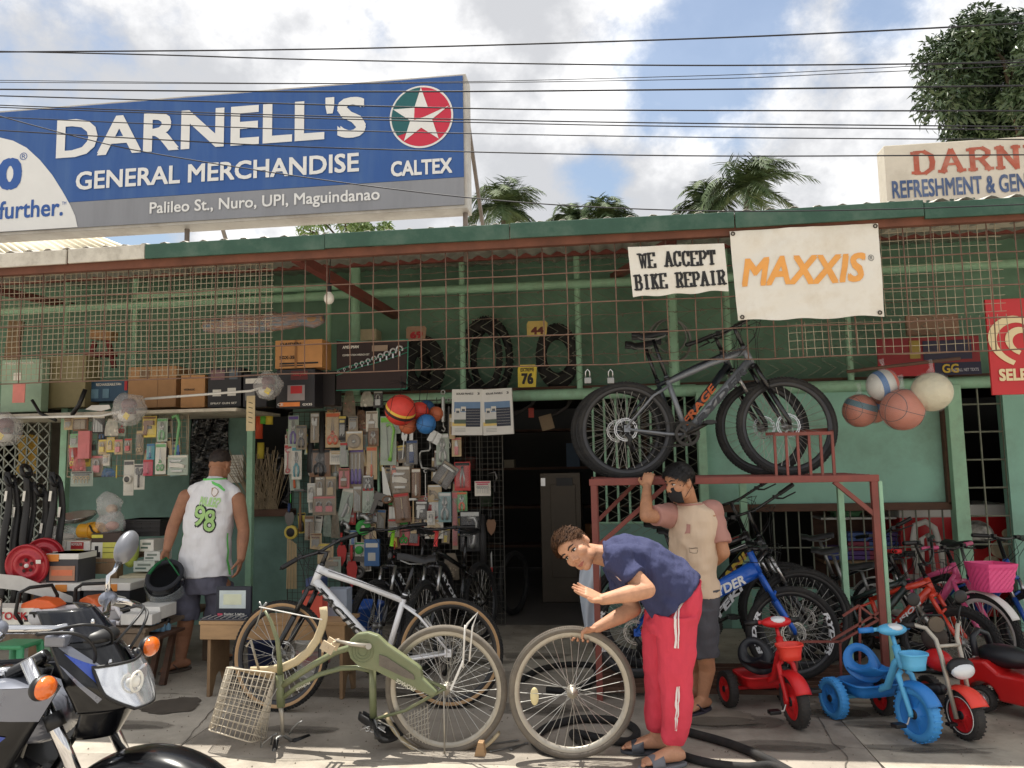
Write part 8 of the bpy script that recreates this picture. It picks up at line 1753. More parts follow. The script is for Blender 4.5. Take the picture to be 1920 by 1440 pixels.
for k,(x,y,w,h,m,lab) in enumerate(((505,787,9,18,YEL_,'yellow roll of tape on the counter window shelf'),(494,787,9,16,K(110,190,70),'lime green roll beside the yellow roll'),(486,800,9,45,K(214,84,50),'orange strip tag hanging at the counter window'),(489,845,8,30,K(196,176,60),'yellow handle of a tool in the counter window'))):
 o=thing('counter_item',lab,'tool',P(x,y,7.4));c,ww,hh=rectpx(x-w/2-2,y-h/2,x+w/2+2,y+h/2,7.4);MB().tube([c-V((0,0,hh/2)),c+V((0,0,hh/2))],ww/2,10).build('body',m,o)
c,w,h=rectpx(427,853,456,905,7.5);o=thing('notice','white printed notice sheet on the counter pillar behind the jersey man','notice',c);MB().box(c,(w,.003,h)).build('sheet',M_PAPER,o);q=MB()
for k in range(7):q.box(c+V((-.01*(k%2),-.003,h*.32-k*h*.1)),(w*.6,.001,.004))
q.build('print_line',K(120,116,110),o)
c,w,h=rectpx(462,742,478,808,6.6);o=thing('price_tag','long handwritten cream price tag hanging from the shelf edge','tag',c);MB().box(c,(w,.003,h)).build('card',K(206,186,146),o);q=MB()
for k in range(5):q.box(c+V((0,-.003,h*.3-k*h*.14)),(w*.5,.001,.006),RY(.3))
q.build('pen_mark',BK_,o)
def grit():
 random.seed(99);q=MB()
 for k in range(1500):
  x,y=random.uniform(-3.6,2.9),random.uniform(3.9,7.4);r=random.uniform(.002,.006)
  q.add([(x-r,y-r*.7,.001),(x+r*.9,y-r,.001),(x+r*.3,y+r,.001),(x+r*.1,y,.001+r)],[(0,1,3),(1,2,3),(2,0,3)])
 tag(q.build('grit',mat('grey_grit',(112,102,90),.95,0,.4,30)),kind='stuff')
grit()
# ------------------------------------------------------------------ wire display grids and everything hooked on them
def wire_grid(label,px,Y,d,r,m,frame=()):
 c,w,h=rectpx(*px,Y);o=thing('wire_grid',label,'wire grid',(c.x,Y,c.z-h/2));mb=MB();x0,z0=c.x-w/2,c.z-h/2
 for i in range(int(w/d)+1):mb.bar((x0+i*d,Y,z0),(x0+i*d,Y,z0+h),r*2)
 for j in range(int(h/d)+1):mb.bar((x0,Y-.002,z0+j*d),(x0+w,Y-.002,z0+j*d),r*2)
 q=mb.build('wires',m,o);q['kind']='stuff'
 for a,b in (((x0,z0),(x0+w,z0)),((x0,z0+h),(x0+w,z0+h)),((x0,z0),(x0,z0+h)),((x0+w,z0),(x0+w,z0+h)))+tuple(((x0+w*f,z0),(x0+w*f,z0+h)) for f in frame):MB().cyl((a[0],Y+.006,a[1]),(b[0],Y+.006,b[1]),r*3.2,8).build('frame_bar',m,o)
 return o
wire_grid('dark wire display grid covered with hanging tools, left of the doorway',(640,748,944,1168),7.50,.055,.0018,mat('dark_grid_wire',(84,82,76),.6,.3,.2,9),(.0,.45,.86));wire_grid('wire display grid of tools over the green wall beside the counter',(540,770,642,1130),7.52,.055,.0018,mat('dark_grid_wire',(84,82,76)))
wire_grid('white wire display grid of small tools hung under the shelf at the left',(128,772,352,892),6.80,.05,.0022,M_MESH)
o=thing('wooden_strip','pale green painted upright strip among the hanging tools','strip',P(708,930,7.46));MB().bar(P(709,764,7.46),P(711,935,7.46),.045,.02).build('strip',M_FRAME,o,bevel=.002)
PAL=dict(w=(222,216,202),t=(196,172,132),k=(34,32,32),g=(120,176,120),G=(70,170,80),L=(130,200,70),b=(70,110,160),B=(46,72,120),r=(190,60,56),p=(206,120,120),P=(196,80,100),o=(216,110,70),y=(220,196,90),v=(104,84,160),s=(176,176,172),d=(92,90,88),n=(126,92,66),m=(150,136,116),c=(90,160,170),a=(168,180,164),T=(130,160,160))
def pm(ch,metal=False):return col(PAL[ch],.35 if ch in 'sd' else .55,.7 if ch in 'sd' else 0)
M_BLIST=mat('blister_film',(240,240,240),.1,0,0,alpha=.13,coat=.5)
def glyph(kind,w,h,A,H):
 """tool shape inside w x h in the upright plane; A collects metal, H the handle"""
 r=min(w,h)*.09
 if kind=='pliers':
  for s in (-1,1):
   A.tube([(0,0,h*.08),(s*w*.16,0,h*.22),(s*w*.07,0,h*.46)],[r*1.5,r*1.3,r*.5],8,flat=(1,.6));H.tube([(0,0,h*.06),(s*w*.22,0,-h*.10),(s*w*.26,0,-h*.28),(s*w*.18,0,-h*.46)],[r*1.1,r*1.3,r*1.3,r],8)
  A.lathe([(0,.006),(r*1.6,.005),(r*1.7,-.004)],TR(0,-.003,h*.08)@RX(PI/2),14)
 elif kind=='scissors':
  for s in (-1,1):A.prism([(s*w*.03,-h*.02),(s*w*.14,h*.02),(s*w*.02,h*.47)],.004,TR(0,0,0)@FACE);H.torus(w*.17,r*.8,TR(s*w*.21,0,-h*.30)@RX(PI/2)@SCL(1,1.5,1),20,6);H.tube([(s*w*.10,0,-h*.12),(-s*w*.03,0,h*.02)],r,6)
 elif kind in ('screwdriver','screwdrivers'):
  n=1 if kind=='screwdriver' else 3
  for i in range(n):x=(i-(n-1)/2)*w*.3;A.cyl((x,0,-h*.02),(x,0,h*.46),r*.45,8);H.lathe([(0,-h*.46),(r*1.3,-h*.45),(r*1.5,-h*.3),(r*1.2,-h*.05),(r*.6,0),(0,0)],TR(x,0,0),12)
 elif kind=='padlock':
  H.box((0,0,-h*.15),(w*.6,.014,h*.42));A.tube([(-w*.2,0,h*.05),(-w*.2,0,h*.25),(-w*.12,0,h*.37),(w*.12,0,h*.37),(w*.2,0,h*.25),(w*.2,0,h*.05)],r*.75,8)
 elif kind=='padlocks':
  for x in (-w*.25,w*.25):H.box((x,0,-h*.15),(w*.32,.014,h*.36));A.tube([(x-w*.1,0,h*.03),(x-w*.1,0,h*.22),(x,0,h*.32),(x+w*.1,0,h*.22),(x+w*.1,0,h*.03)],r*.6,8)
 elif kind=='wrench':
  A.bar((0,0,-h*.36),(0,0,h*.34),w*.3,.006);A.torus(w*.28,w*.12,TR(0,0,-h*.42)@RX(PI/2),16,6);A.lathe([(w*.42,-.004),(w*.42,.004),(w*.2,.004),(w*.2,-.004)],TR(0,0,h*.42)@RX(PI/2)@RZ(.9),16,True,.74)
 elif kind=='adjustable':
  H.bar((0,0,-h*.46),(0,0,h*.2),w*.28,.008);A.prism([(-w*.25,h*.15),(w*.3,h*.12),(w*.4,h*.3),(w*.36,h*.46),(w*.12,h*.42),(w*.12,h*.32),(-.02*w,h*.32),(-w*.1,h*.48),(-w*.36,h*.46),(-w*.38,h*.26)],.010,TR(0,.005,0)@FACE)
 elif kind=='hammer':
  H.tube([(0,0,-h*.48),(0,0,-h*.2),(0,0,h*.38)],[w*.12,w*.10,w*.07],8);A.bar((-w*.42,0,h*.42),(w*.3,0,h*.42),w*.22,.02);A.tube([(w*.28,0,h*.42),(w*.48,0,h*.38)],[w*.12,w*.05],8)
 elif kind=='disc':
  A.lathe([(w*.12,.004),(w*.45,.006),(w*.47,0),(w*.45,-.006),(w*.12,-.004)],RX(PI/2),28,True);H.lathe([(0,.008),(w*.13,.007),(w*.13,-.007)],RX(PI/2),16)
 elif kind=='tape':
  A.lathe([(0,-.02),(w*.44,-.02),(w*.48,-.012),(w*.48,.012),(w*.44,.02),(0,.02)],RX(PI/2),26);H.lathe([(0,.0225),(w*.30,.0215),(w*.32,.018)],RX(PI/2),22)
  H.box((0,-.0225,-.0),(w*.5,.002,h*.12))
 elif kind=='brush':
  H.prism([(-w*.08,h*.48),(w*.08,h*.48),(w*.10,h*.2),(w*.3,h*.05),(-w*.3,h*.05),(-w*.10,h*.2)],.012,TR(0,.006,0)@FACE);A.box((0,0,-h*.02),(w*.62,.016,h*.14));H.box((0,0,-h*.27),(w*.58,.012,h*.36))
 elif kind=='saw':
  A.prism([(-w*.30,-h*.48),(w*.34,-h*.48),(w*.10,h*.42),(-w*.06,h*.46)],.003,FACE);H.torus(w*.3,w*.10,TR(0,-.002,-h*.44)@RX(PI/2)@SCL(1.1,.75,1),20,6)
 elif kind=='hacksaw':
  H.tube([(-w*.1,0,h*.42),(w*.25,0,h*.46),(w*.42,0,h*.30),(w*.30,0,0),(w*.22,0,-h*.3),(w*.1,0,-h*.46)],[r*1.5,r*1.4,r*1.1,r,r*1.2,r*1.6],8);A.bar((-w*.1,0,h*.40),(w*.02,0,-h*.44),.012,.002)
 elif kind=='stapler':
  H.prism([(-w*.42,-h*.06),(w*.40,-h*.12),(w*.44,h*.04),(w*.1,h*.16),(-w*.42,h*.18)],.02,TR(0,.01,0)@FACE);A.prism([(-w*.42,h*.24),(w*.2,h*.26),(w*.3,h*.36),(-w*.36,h*.36)],.016,TR(0,.008,0)@FACE);A.box((-w*.38,0,h*.1),(w*.08,.016,h*.4));A.box((0,0,-h*.3),(w*.6,.012,h*.1))
 elif kind=='knife':
  H.prism([(-w*.2,-h*.46),(w*.2,-h*.46),(w*.24,h*.08),(-w*.24,h*.08)],.012,TR(0,.006,0)@FACE);A.prism([(-w*.18,h*.08),(w*.18,h*.08),(w*.1,h*.46),(-w*.18,h*.40)],.004,FACE)
 elif kind=='trowel':
  A.prism([(0,-h*.48),(w*.34,-h*.3),(w*.46,-h*.02),(w*.3,h*.12),(-w*.3,h*.12),(-w*.46,-h*.02),(-w*.34,-h*.3)],.004,FACE);H.tube([(0,-.01,h*.12),(0,-.02,h*.2),(0,-.01,h*.48)],[w*.06,w*.12,w*.11],10)
 elif kind=='caulk':
  A.cyl((-w*.1,0,-h*.4),(w*.15,0,h*.1),w*.16,12);A.tube([(w*.15,0,h*.1),(w*.05,0,h*.3),(w*.2,0,h*.44)],[w*.06,w*.05,w*.05],8);H.tube([(w*.1,0,h*.05),(w*.38,0,-h*.05),(w*.32,0,-h*.25)],w*.07,8)
 elif kind=='fitting':
  A.tube([(-w*.38,0,h*.1),(-w*.05,0,h*.12),(w*.15,0,-h*.05),(w*.2,0,-h*.4)],[w*.16,w*.15,w*.17,w*.18],12);A.torus(w*.2,w*.06,TR(-w*.38,0,h*.1)@RY(PI/2),18,6);H.torus(w*.22,w*.06,TR(w*.2,0,-h*.38),18,6)
 elif kind=='gun':
  H.prism([(-w*.44,h*.10),(w*.42,h*.14),(w*.42,h*.38),(-w*.36,h*.40),(-w*.44,h*.28)],.022,TR(0,.011,0)@FACE);H.prism([(-w*.36,h*.12),(-w*.08,h*.12),(-w*.2,-h*.46),(-w*.42,-h*.42)],.022,TR(0,.012,0)@FACE);A.box((w*.05,0,h*.0),(w*.3,.012,h*.16))
 elif kind=='rods':
  for i in range(7):x=(i-3)*w*.13;A.cyl((x,.004*(i%2),-h*.48),(x*.9,.004*(i%2),h*.48-.01*i),w*.055,6)
 elif kind=='compass':
  for s in (-1,1):A.tube([(0,0,h*.40),(s*w*.14,0,-h*.05),(s*w*.10,0,-h*.45)],[r*.8,r*.7,r*.3],8)
  H.ball((0,0,h*.42),r*1.2,10,6)
 elif kind=='cutter':
  A.torus(w*.30,w*.06,TR(0,0,-h*.05)@RX(PI/2),26,8);A.lathe([(w*.34,.006),(w*.34,-.006),(.001,-.004),(.001,.006)],TR(0,0,-h*.05)@RX(PI/2),24);H.box((0,0,h*.36),(w*.7,.012,h*.16))
 elif kind=='turnbuckle':
  A.cyl((0,0,-h*.28),(0,0,h*.28),w*.3,12);H.torus(w*.3,w*.10,TR(0,0,h*.40)@RX(PI/2),16,6);H.tube([(0,0,-h*.28),(0,0,-h*.38),(w*.3,0,-h*.44),(w*.1,0,-h*.5),(-w*.3,0,-h*.46)],w*.1,8)
 elif kind=='brace':
  A.tube([(-w*.4,0,-h*.1),(-w*.4,0,h*.1),(-w*.32,0,h*.16),(w*.1,0,h*.18),(w*.16,0,h*.24),(w*.16,0,h*.46)],w*.06,8);A.tube([(-w*.4,0,-h*.1),(-w*.3,0,-h*.34),(w*.3,0,-h*.38)],w*.06,8);H.cyl((w*.2,0,-h*.38),(w*.45,0,-h*.4),w*.14,10)
 elif kind=='hinge':
  for s in (-1,1):A.box((s*w*.22,0,0),(w*.4,.005,h*.8));[H.lathe([(0,-.003),(w*.05,-.003),(w*.05,.001)],TR(s*w*.24,-.004,z*h)@RX(PI/2),10) for z in (-.25,.25)]
  A.cyl((0,0,-h*.42),(0,0,h*.42),w*.06,8)
 elif kind=='tube':H.tube([(0,0,-h*.48),(0,0,-h*.46),(0,0,h*.1),(0,0,h*.12),(0,0,h*.48)],[w*.4,w*.5,w*.5,w*.4,w*.4],12);A.torus(w*.28,w*.1,TR(0,0,-h*.5)@RX(PI/2),14,6)
 elif kind=='keys':
  for k in range(5):x=(k-2)*w*.17;A.torus(w*.07,w*.025,TR(x,0,h*.15)@RX(PI/2),12,6);A.bar((x,0,h*.08),(x,0,-h*.3),w*.05,.003)
  H.box((0,.002,h*.4),(w*.8,.003,h*.12))
 elif kind=='bits':
  for k in range(6):A.cyl(((k-2.5)*w*.13,0,-h*.35+.01*(k%3)),((k-2.5)*w*.13,0,h*.2),w*.05,8)
  H.box((0,0,h*.36),(w*.75,.01,h*.12))
 elif kind=='sickle':A.tube([(w*.1,0,-h*.1),(w*.3,0,h*.15),(w*.15,0,h*.42),(-w*.45,0,h*.35)],[w*.05,w*.09,w*.08,w*.02],8,flat=(1,.4));H.cyl((w*.1,0,-h*.5),(w*.1,0,-h*.1),w*.09,10)
HANG_N=[0]
def hang(label,kind,x,y,w,h,card='t',metal='s',handle='k',rot=0,Y=7.40,film=True,name=None):
 HANG_N[0]+=1;Yi=Y-.012*(HANG_N[0]%5);c,W,Hh=rectpx(x-w/2,y-h/2,x+w/2,y+h/2,Yi)
 nm=name or {'padlocks':'padlock_card','screwdrivers':'screwdriver_pack','disc':'cutting_disc','tube':'air_pump','fitting':'pipe_fitting','rods':'rod_bundle','bits':'drill_bit_pack','gun':'glue_gun','bag':'parts_bag','box':'small_box','keys':'key_card'}.get(kind,kind)
 o=thing(nm,label,{'box':'box','bag':'bag'}.get(kind,'tool'),c,None,RY(rot));A,H=MB(),MB()
 if kind=='bag':
  q=MB();q.sheet(lambda u,v:V(((u-.5)*W*(1-.5*(1-v)**3),-.012*math.sin(PI*u)*math.sin(PI*v)-.004,(v-.5)*-Hh)),10,10);q.build('film',mat('bag_film_'+card,PAL[card],.3,0,.2,30,.5,30,alpha=.6),o,False);random.seed(HANG_N[0])
  for k in range(9):A.ball((random.uniform(-.3,.3)*W,.004,random.uniform(-.42,.1)*Hh),min(W,Hh)*random.uniform(.07,.16),8,6)
  A.build('contents',pm(metal),o,False);return o
 if kind=='box':
  MB().box((0,0,0),(W,.035,Hh)).build('body',pm(card),o,False,bevel=.002);MB().box((0,-.0185,Hh*.28),(W*.8,.002,Hh*.16)).build('print',pm(handle),o,False);MB().box((0,-.0185,-Hh*.15),(W*.5,.002,Hh*.3)).build('print',pm(metal),o,False);return o
 if card!='-':
  MB().box((0,.004,0),(W,.004,Hh)).build('card',pm(card),o,False,bevel=.0015);MB().box((0,.0008,Hh*.42),(W*.9,.002,Hh*.10)).build('header',pm(handle if handle!=card else 'r'),o,False)
  A.T=H.T=TR(0,-.008,-Hh*.04);glyph(kind,W*.86,Hh*.82,A,H)
 else:glyph(kind,W,Hh,A,H)
 if A.v:A.build('metal',pm(metal),o,False)
 if H.v:H.build('handle',pm(handle),o,False)
 if card!='-' and film:
  q=MB();a,b=W*.44,Hh*.40;d=-.026;q.add([(-a,.0,-b),(a,.0,-b),(a,.0,b),(-a,.0,b),(-a*.8,d,-b*.85),(a*.8,d,-b*.85),(a*.8,d,b*.85),(-a*.8,d,b*.85)],[(4,5,6,7),(0,1,5,4),(1,2,6,5),(2,3,7,6),(3,0,4,7)]);q.build('blister',M_BLIST,o,False)
 return o
 # --- racks between the counter and the doorway, from the top down
for r in (
('crumpled pouch of dark fittings hung right under the shelf end','bag',630,758,28,36,'d','n','k',.5),('clear bag of pink parts right of the pouch under the shelf end','bag',655,757,24,50,'m','p','k'),('clear bag of white crumbs under the wrench banner','bag',688,748,24,28,'w','w','k'),('dark card with a single steel snap hook under the wrench banner','padlock',709,749,18,32,'k','s','s'),
('brown blister of bolts below the bag of white crumbs','bag',677,792,22,46,'n','m','k'),('white card with a tile brush right of the brown bolts','brush',697,790,22,38,'w','s','m'),('violet handled pliers on a card beside the yellow roll','pliers',550,808,20,58,'a','s','v'),('small grey pliers on a clear card right of the violet pliers','pliers',565,820,20,46,'m','s','d'),
('bright steel locking pliers left of the long black pumps','adjustable',590,802,16,56,'m','s','s'),('shorter long black air pump hung over the counter end','tube',583,845,13,86,'-','s','k'),('longer black air pump hung beside the shorter one','tube',604,832,12,126,'-','s','k'),('tan card with orange handled garden scissors','scissors',624,806,28,66,'t','m','o'),
('black card with yellow ends holding a grey file','bits',642,802,14,46,'k','s','y'),('tan card with a round steel dial lock','disc',664,826,32,36,'t','m','s'),('white card with a thin red spanner near the counter edge','wrench',540,861,14,56,'w','p','r'),('teal handled pruning shears on a white card','pliers',556,868,19,62,'w','s','c'),
('dark blister of small tools between the two black pumps','pliers',600,868,40,52,'n','d','k'),('white card of small brass hooks right of the long pump','keys',630,858,24,26,'w','s','t'),('pale green pack of chisels beside the hook card','rods',645,852,16,46,'a','s','a'),('pack of violet handled screwdrivers in the middle of the racks','screwdrivers',668,876,28,76,'m','s','v'),
('tan card with an orange handled screwdriver','screwdriver',697,868,20,62,'t','s','o'),('large green framed bow saw pack beside the big red basketball','hacksaw',728,826,30,92,'a','d','L'),('wood saw with a pale blade and black lettering among the racks','saw',722,906,26,70,'-','s','n',-.15),('bare adjustable wrench hung under the red basketball','adjustable',757,834,14,58,'-','s','s',.08),
('long flat steel scraper hung beneath the balls','knife',771,806,16,64,'-','s','s'),('blue handled putty knife on a clear card below the balls','knife',772,848,22,46,'d','s','B'),('tilted grey steel door hinge hung beside the blue ball','hinge',815,820,26,28,'-','s','k',.5),('bare steel hand brace with a bent crank hung on the grid','brace',801,856,34,62,'-','s','d'),
('steel turnbuckle with a hook left of the solar panel cartons','turnbuckle',831,768,12,82,'-','s','s'),('small chain hook hung between turnbuckle and solar panel cartons','turnbuckle',842,790,9,100,'-','d','s'),('clear grey pack of clips under the turnbuckle','pliers',830,842,24,58,'a','s','s'),('deep red card with a pair of steel dividers','compass',867,893,30,54,'r','s','k'),
('dark card with a grey T handled wrench left of the dividers','hammer',835,890,34,46,'d','s','m',.6),('long bare ring spanner hung on the grid below the brace','wrench',798,909,9,62,'-','s','s'),('clear pack with a cream staple gun and staples','stapler',750,899,38,50,'m','s','w'),('slim brown pack with a pencil shaped tool','screwdriver',780,906,17,56,'n','t','w'),
('tan card with brass hose fittings left of the teal plier card','fitting',815,925,26,32,'t','m','s'),('teal headed card with steel mini pliers','pliers',834,951,24,56,'T','s','s'),('red brown carton of a wooden handled awl','screwdriver',754,952,30,56,'n','t','n',-.1),('small green and red card below the dividers','pliers',866,941,20,38,'g','s','o'),
('white card with pink print and hanging key rings at the grid edge','keys',905,916,30,28,'w','s','P'),('black pack of a coping saw and long steel tools','hacksaw',881,996,38,76,'k','s','s'),('brown leaf shaped trowel blade in a bag at the grid edge','trowel',921,980,20,50,'-','n','k'),('long black hand pump hung at the right of the saw pack','tube',906,1010,13,96,'-','s','k'),
('clear card with a white lever lock, first in the padlock row','padlock',584,924,16,36,'w','s','s'),('clear card with a long shackled pale padlock, middle of the padlock row','padlock',600,915,18,42,'m','s','w'),('clear card with a brassy padlock, right end of the padlock row','padlock',620,914,20,42,'m','s','t'),('pale card with two pink wheel locks under the padlock row','padlocks',608,948,44,36,'m','s','p'),
('cream card with a brown wooden paint brush','brush',645,897,20,38,'p','s','n'),('pale card with a grey caulking nozzle','caulk',649,946,24,64,'a','s','w',.2),('clear pack of two steel rasps beside the caulking nozzle','rods',670,936,16,50,'m','s','s'),('pale green scissors bag beside the rasps','scissors',690,938,22,48,'a','s','a'),
('dark grey sanding clamp hung below the wood saw','gun',712,944,32,50,'-','d','d',.3),('steel pipe elbow hung under the scissors bag','fitting',684,970,30,26,'-','s','s'),('second steel pipe elbow hung lower left of the first','fitting',650,986,26,24,'-','s','s',.4),('bright green cutting disc with a white label','disc',681,989,30,34,'-','G','w'),
('round yellow tape measure with a black label at the counter edge','tape',546,998,26,28,'-','y','k'),('dark grey plastering trowel hung over the tape measure','trowel',543,966,20,46,'-','d','B'),('long wooden handled hammer hung by the padlock row','hammer',563,955,24,86,'-','d','n'),('green handled file hung left of the hammer','screwdriver',545,926,8,36,'-','s','G'),
('red garden trowel hung near the white bike, upper one','trowel',641,1030,20,66,'-','r','r'),('red garden trowel with a long handle, lower one','trowel',660,1062,22,84,'-','r','r'),('blue carton with a picture of a steel drill','box',698,1036,28,50,'b','s','w'),('cream round cookie cutter in a square tray','cutter',610,1038,30,38,'t','t','y'),
('small card with a green cap below the cutting disc','tape',674,1030,18,26,'w','G','G'),('white card with a round wooden sanding disc','disc',813,992,36,36,'w','t','t'),('clear card with a grey clamp beside the teal plier card','gun',790,957,22,34,'d','s','s'),('small white card under the grey clamp','padlock',808,971,15,26,'w','s','s'),
('short hammer with a pale wooden handle below the slim brown pack','hammer',775,962,18,62,'-','s','t'),('long strip of pink handled tools at the right of the racks','rods',853,975,11,110,'m','p','p'),('clear bag with a grey trap, left of a pair over the bike','bag',614,982,16,48,'a','d','k'),('clear bag with a grey trap, right of a pair over the bike','bag',629,984,16,50,'m','d','k'),
('bundle of pale welding rods at the foot of the left rack','rods',547,1056,22,100,'-','t','t'),('clear boxed hand tool hanging low by the white bike fork','gun',620,1064,38,40,'a','s','m'),('pale leather gloves hung low at the right of the racks','bag',846,1062,30,50,'m','m','k'),('dark ring of wire hung behind the lower red trowel','cutter',672,1070,34,60,'-','d','d'),
('pink and white card under the solar panel cartons','knife',856,838,18,36,'t','s','p'),('brown pack above the wooden gauge at the middle','pliers',700,820,20,34,'n','s','m'),('clear pack of hooks above the dial lock card','bits',662,795,18,30,'m','s','d'),('tan tag with nails beside the red brown carton','bits',780,985,20,30,'t','s','n'),('pale pack of drill bits under the staple gun pack','bits',738,990,22,34,'m','s','m'),
('grey glued pack at the left under the violet screwdrivers','pliers',690,906,20,30,'d','s','s'),('wooden handled mallet card under the teal shears','hammer',580,990,18,46,'m','s','n'),('small tan pack under the two black pumps','bits',592,1015,22,30,'t','s','n'),('pale blue pack over the green cap card','knife',662,1008,14,28,'a','s','b'),('red plastic hook hung over the black bikes','turnbuckle',738,1030,10,30,'-','r','r'),
('thin sickle blade hung at the right corner of the grid','sickle',925,902,22,40,'-','d','k'),('long red handled blade behind the grid edge','knife',922,1070,8,80,'-','s','r'),('brown small box at the top right of the racks','box',848,800,10,46,'t','n','w'),('clear hook pack at the left of the brace','bits',742,795,18,36,'a','s','s')):
 lab,kind,x,y,w,h,cd_,me_,ha=r[:9];hang(lab,kind,x,y,w,h,cd_,me_,ha,r[9] if len(r)>9 else 0)
 # --- small board under the shelf at the left
for r in (
('tan card of screws at the top left of the small board','bits',128,794,16,24,'t','s','n'),('clear card of brass hinges at the top of the small board','hinge',151,795,28,26,'n','m','t'),('dark card with two steel punches on the small board','rods',185,796,24,32,'k','s','w'),('white pouch right of the steel punches','bag',210,801,26,32,'w','w','k'),('yellow wooden card with a brown glue gun','gun',280,800,26,40,'y','d','n'),
('pale green spring clamp on a card','pliers',304,806,20,44,'a','s','g'),('long curved green hacksaw hung at the right of the small board','hacksaw',325,822,26,94,'-','s','g'),('pink handwritten price card on the small board','box',159,834,22,52,'p','p','p'),('pale green card left of the pink price card','bits',139,826,16,26,'a','s','g'),('small grey carabiner right of the pink price card','padlock',176,836,9,24,'-','d','d'),
('tan card with a small brass lock, first in the lock row','padlock',192,838,16,28,'t','s','y'),('yellow card with a brass lock, second in the lock row','padlock',207,834,15,28,'y','s','t'),('tan card with pink lock, third in the lock row','padlock',222,838,15,28,'t','s','p'),('card with a red lock at the right end of the lock row','padlock',240,836,14,28,'m','s','r'),('tan scissors card under the glue gun','scissors',262,830,14,46,'m','m','t'),
('blue green card with a small steel tool','screwdriver',282,847,15,30,'c','s','b'),('white card with tall green handled scissors','scissors',301,860,20,58,'w','s','g'),('blue folded blade hung beside the green hacksaw','knife',334,850,13,36,'-','b','B'),('clear case with a cream stapler at the right corner of the small board','stapler',333,872,38,38,'a','s','w'),('clear blister with a red and steel padlock','padlock',182,873,22,38,'m','s','p'),
('pink bits in a bag at the left of the red padlock','bag',149,870,26,28,'p','p','k'),('blue and white tool in a bag under the red padlock','bag',204,886,26,16,'b','w','k'),('screwdriver with a clear green handle hung on the small board','screwdriver',219,872,8,54,'-','s','y'),('small white card above the green screwdriver','bits',199,862,12,22,'w','s','t'),('long white card with a round pressure gauge','tape',241,896,19,66,'w','w','d'),('pale card with a grey adjustable wrench','adjustable',261,894,20,48,'w','d','d'),
('bright pink card right of the adjustable wrench card','screwdriver',277,877,18,30,'P','p','P'),('wide clear card of brass keys at the bottom left of the small board','keys',153,898,42,28,'a','t','d')):
 lab,kind,x,y,w,h,cd_,me_,ha=r[:9];hang(lab,kind,x,y,w,h,cd_,me_,ha,0,6.72)
 # --- flat solar panel cartons hung over the doorway edge
for (px,lab,rot) in (((848,730,906,816),'white solar panel carton with a house picture, left of the two over the doorway',.02),((905,729,962,815),'white solar panel carton with a house picture, right of the two over the doorway',-.03)):
 Yk=7.2 if rot>0 else 7.17;c,w,h=rectpx(*px,Yk);o=thing('solar_carton',lab,'box',c,'solar panel cartons',RY(rot));MB().box((0,0,0),(w,.05,h)).build('body',M_WHITE,o,False,bevel=.003);f=lambda x0,y0,x1,y1,m,d=.0265:MB().box((((x0+x1)/2-.5)*w,-d,(.5-(y0+y1)/2)*h),((x1-x0)*w,.002,(y1-y0)*h)).build('print',m,o,False)
 f(.08,.28,.92,.75,K(110,140,176));f(.08,.50,.70,.72,K(206,206,204),.0275);f(.08,.66,.92,.75,K(90,104,90),.0285);f(.46,.42,.92,.82,K(52,56,70),.030);f(.02,.72,.5,.80,K(222,196,120),.0272)
 for k in range(6):f(.47,.46+.06*k,.91,.463+.06*k,W_,.0315)
 for (x0,y0) in ((.12,.42),(.3,.38)):f(x0,y0,x0+.16,y0+.1,W_,.029);f(x0+.03,y0+.05,x0+.13,y0+.1,K(90,96,104),.0302)
 put_text(MB(),'SOLAR PANELS',w*.55,h*.045,TR(-.08*w,-.0275,h*.40)@FACE,.03).build('lettering',BK_,o,False);put_text(MB(),'3',w*.07,h*.05,TR(.36*w,-.0275,h*.40)@FACE,.03).build('lettering',BK_,o,False)
 for k in range(3):f(.1,.86+.03*k,.45,.868+.03*k,K(150,150,146),.0272)
 # --- packing strap ends fluttering above the red basketball
o=thing('cable_tie_bundle','tangle of black cable ties above the red basketball','cable ties',P(760,725,6.4));random.seed(77);q=MB();c=P(765,722,6.4)
for k in range(26):d=V((random.gauss(0,1),random.gauss(0,.4),random.gauss(0,.5))).normalized()*random.uniform(.06,.2);q.tube([c,c+d*.6+V((0,0,.02)),c+d],.0022,4)
q.build('ties',M_BLACK,o)
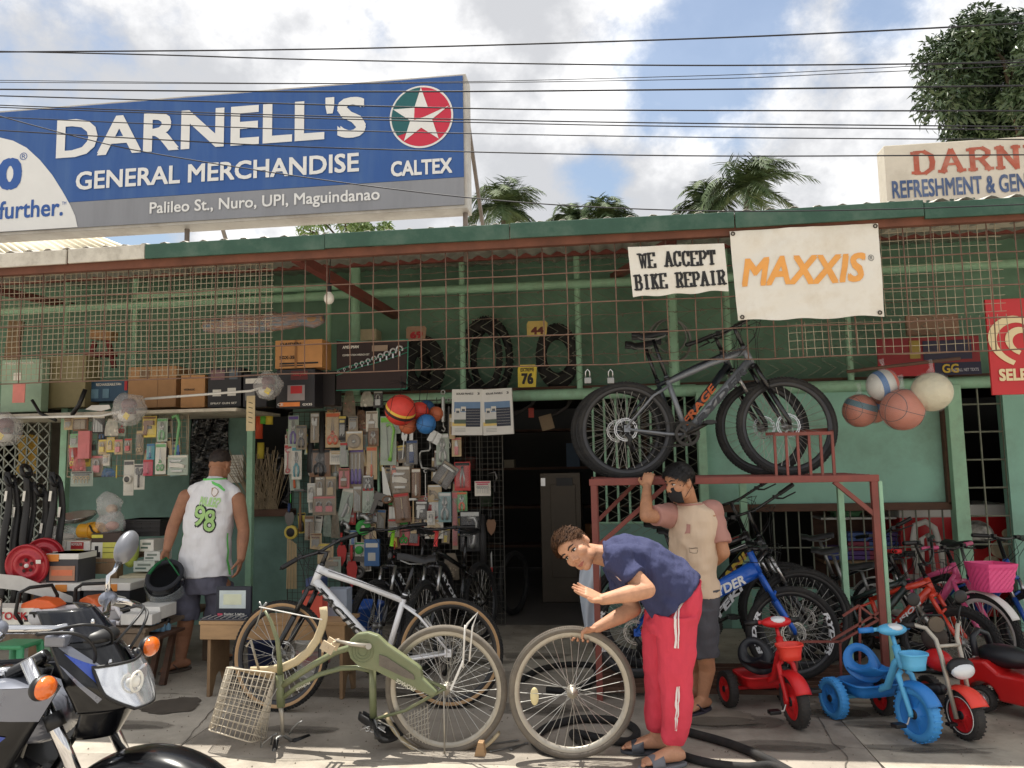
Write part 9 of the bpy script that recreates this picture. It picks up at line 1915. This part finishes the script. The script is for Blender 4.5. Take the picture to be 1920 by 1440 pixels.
# --- more small packs filling the gaps between the named ones, each told apart by its neighbour
def fill(x0,y0,x1,y1,n,Y,seed):
 random.seed(seed);CN=dict(w='white',t='tan',n='brown',a='pale green',m='grey beige',d='dark grey',y='yellow',p='pink',T='grey teal',r='red',k='black');KN=dict(pliers='pliers',bits='drill bits',padlock='a padlock',screwdriver='a screwdriver',knife='a blade',keys='hooks',brush='a brush',hinge='a hinge',scissors='scissors',wrench='a spanner',rods='steel rods',disc='a disc',gun='a hand tool')
 done={o['label'] for o in bpy.data.objects if 'label' in o};named=[(q.matrix_basis.translation,q['label']) for q in bpy.data.objects if q.get('category') in ('tool','bag','box') and q.matrix_basis.translation.y>6.5 and 'label' in q]
 k=t=0
 while k<n and t<900:
  t+=1;x,y=random.uniform(x0,x1),random.uniform(y0,y1);c=P(x,y,Y)
  near=sorted(named,key=lambda q:(q[0].x-c.x)**2+(q[0].z-c.z)**2)
  if not near or ((near[0][0].x-c.x)**2+(near[0][0].z-c.z)**2)**.5<.055:continue
  cd_=random.choice('wttnnaammdmaTtwmyrp');kd=random.choice(list(KN));q,ql=near[0];dx,dz=c.x-q.x,c.z-q.z
  rel=('right of' if dx>0 else 'left of') if abs(dx)>abs(dz) else ('above' if dz>0 else 'below');nn=' '.join(ql.split()[:6])
  for junk in (' with',' the',' a',' of',' and',' in',' on',' right',' hung',' over'):nn=nn[:-len(junk)] if nn.endswith(junk) else nn
  lab='small %s card with %s %s the %s'%(CN[cd_],KN[kd],rel,nn)
  if lab in done or len(lab.split())>16:continue
  done.add(lab);hang(lab,kd,x,y,random.uniform(13,22),random.uniform(24,46),cd_,random.choice('ssmd'),random.choice('kdrbonyGps'),random.uniform(-.12,.12),Y+.04,random.random()<.5);named.append((c,'x'));named[-1]=(c,lab.replace('small ','').split(' with')[0]+' card of '+KN[kd]);k+=1
fill(545,780,640,1010,16,7.42,41);fill(645,790,720,1060,22,7.42,42);fill(730,850,880,1010,26,7.42,43);fill(134,782,346,880,16,6.74,44)
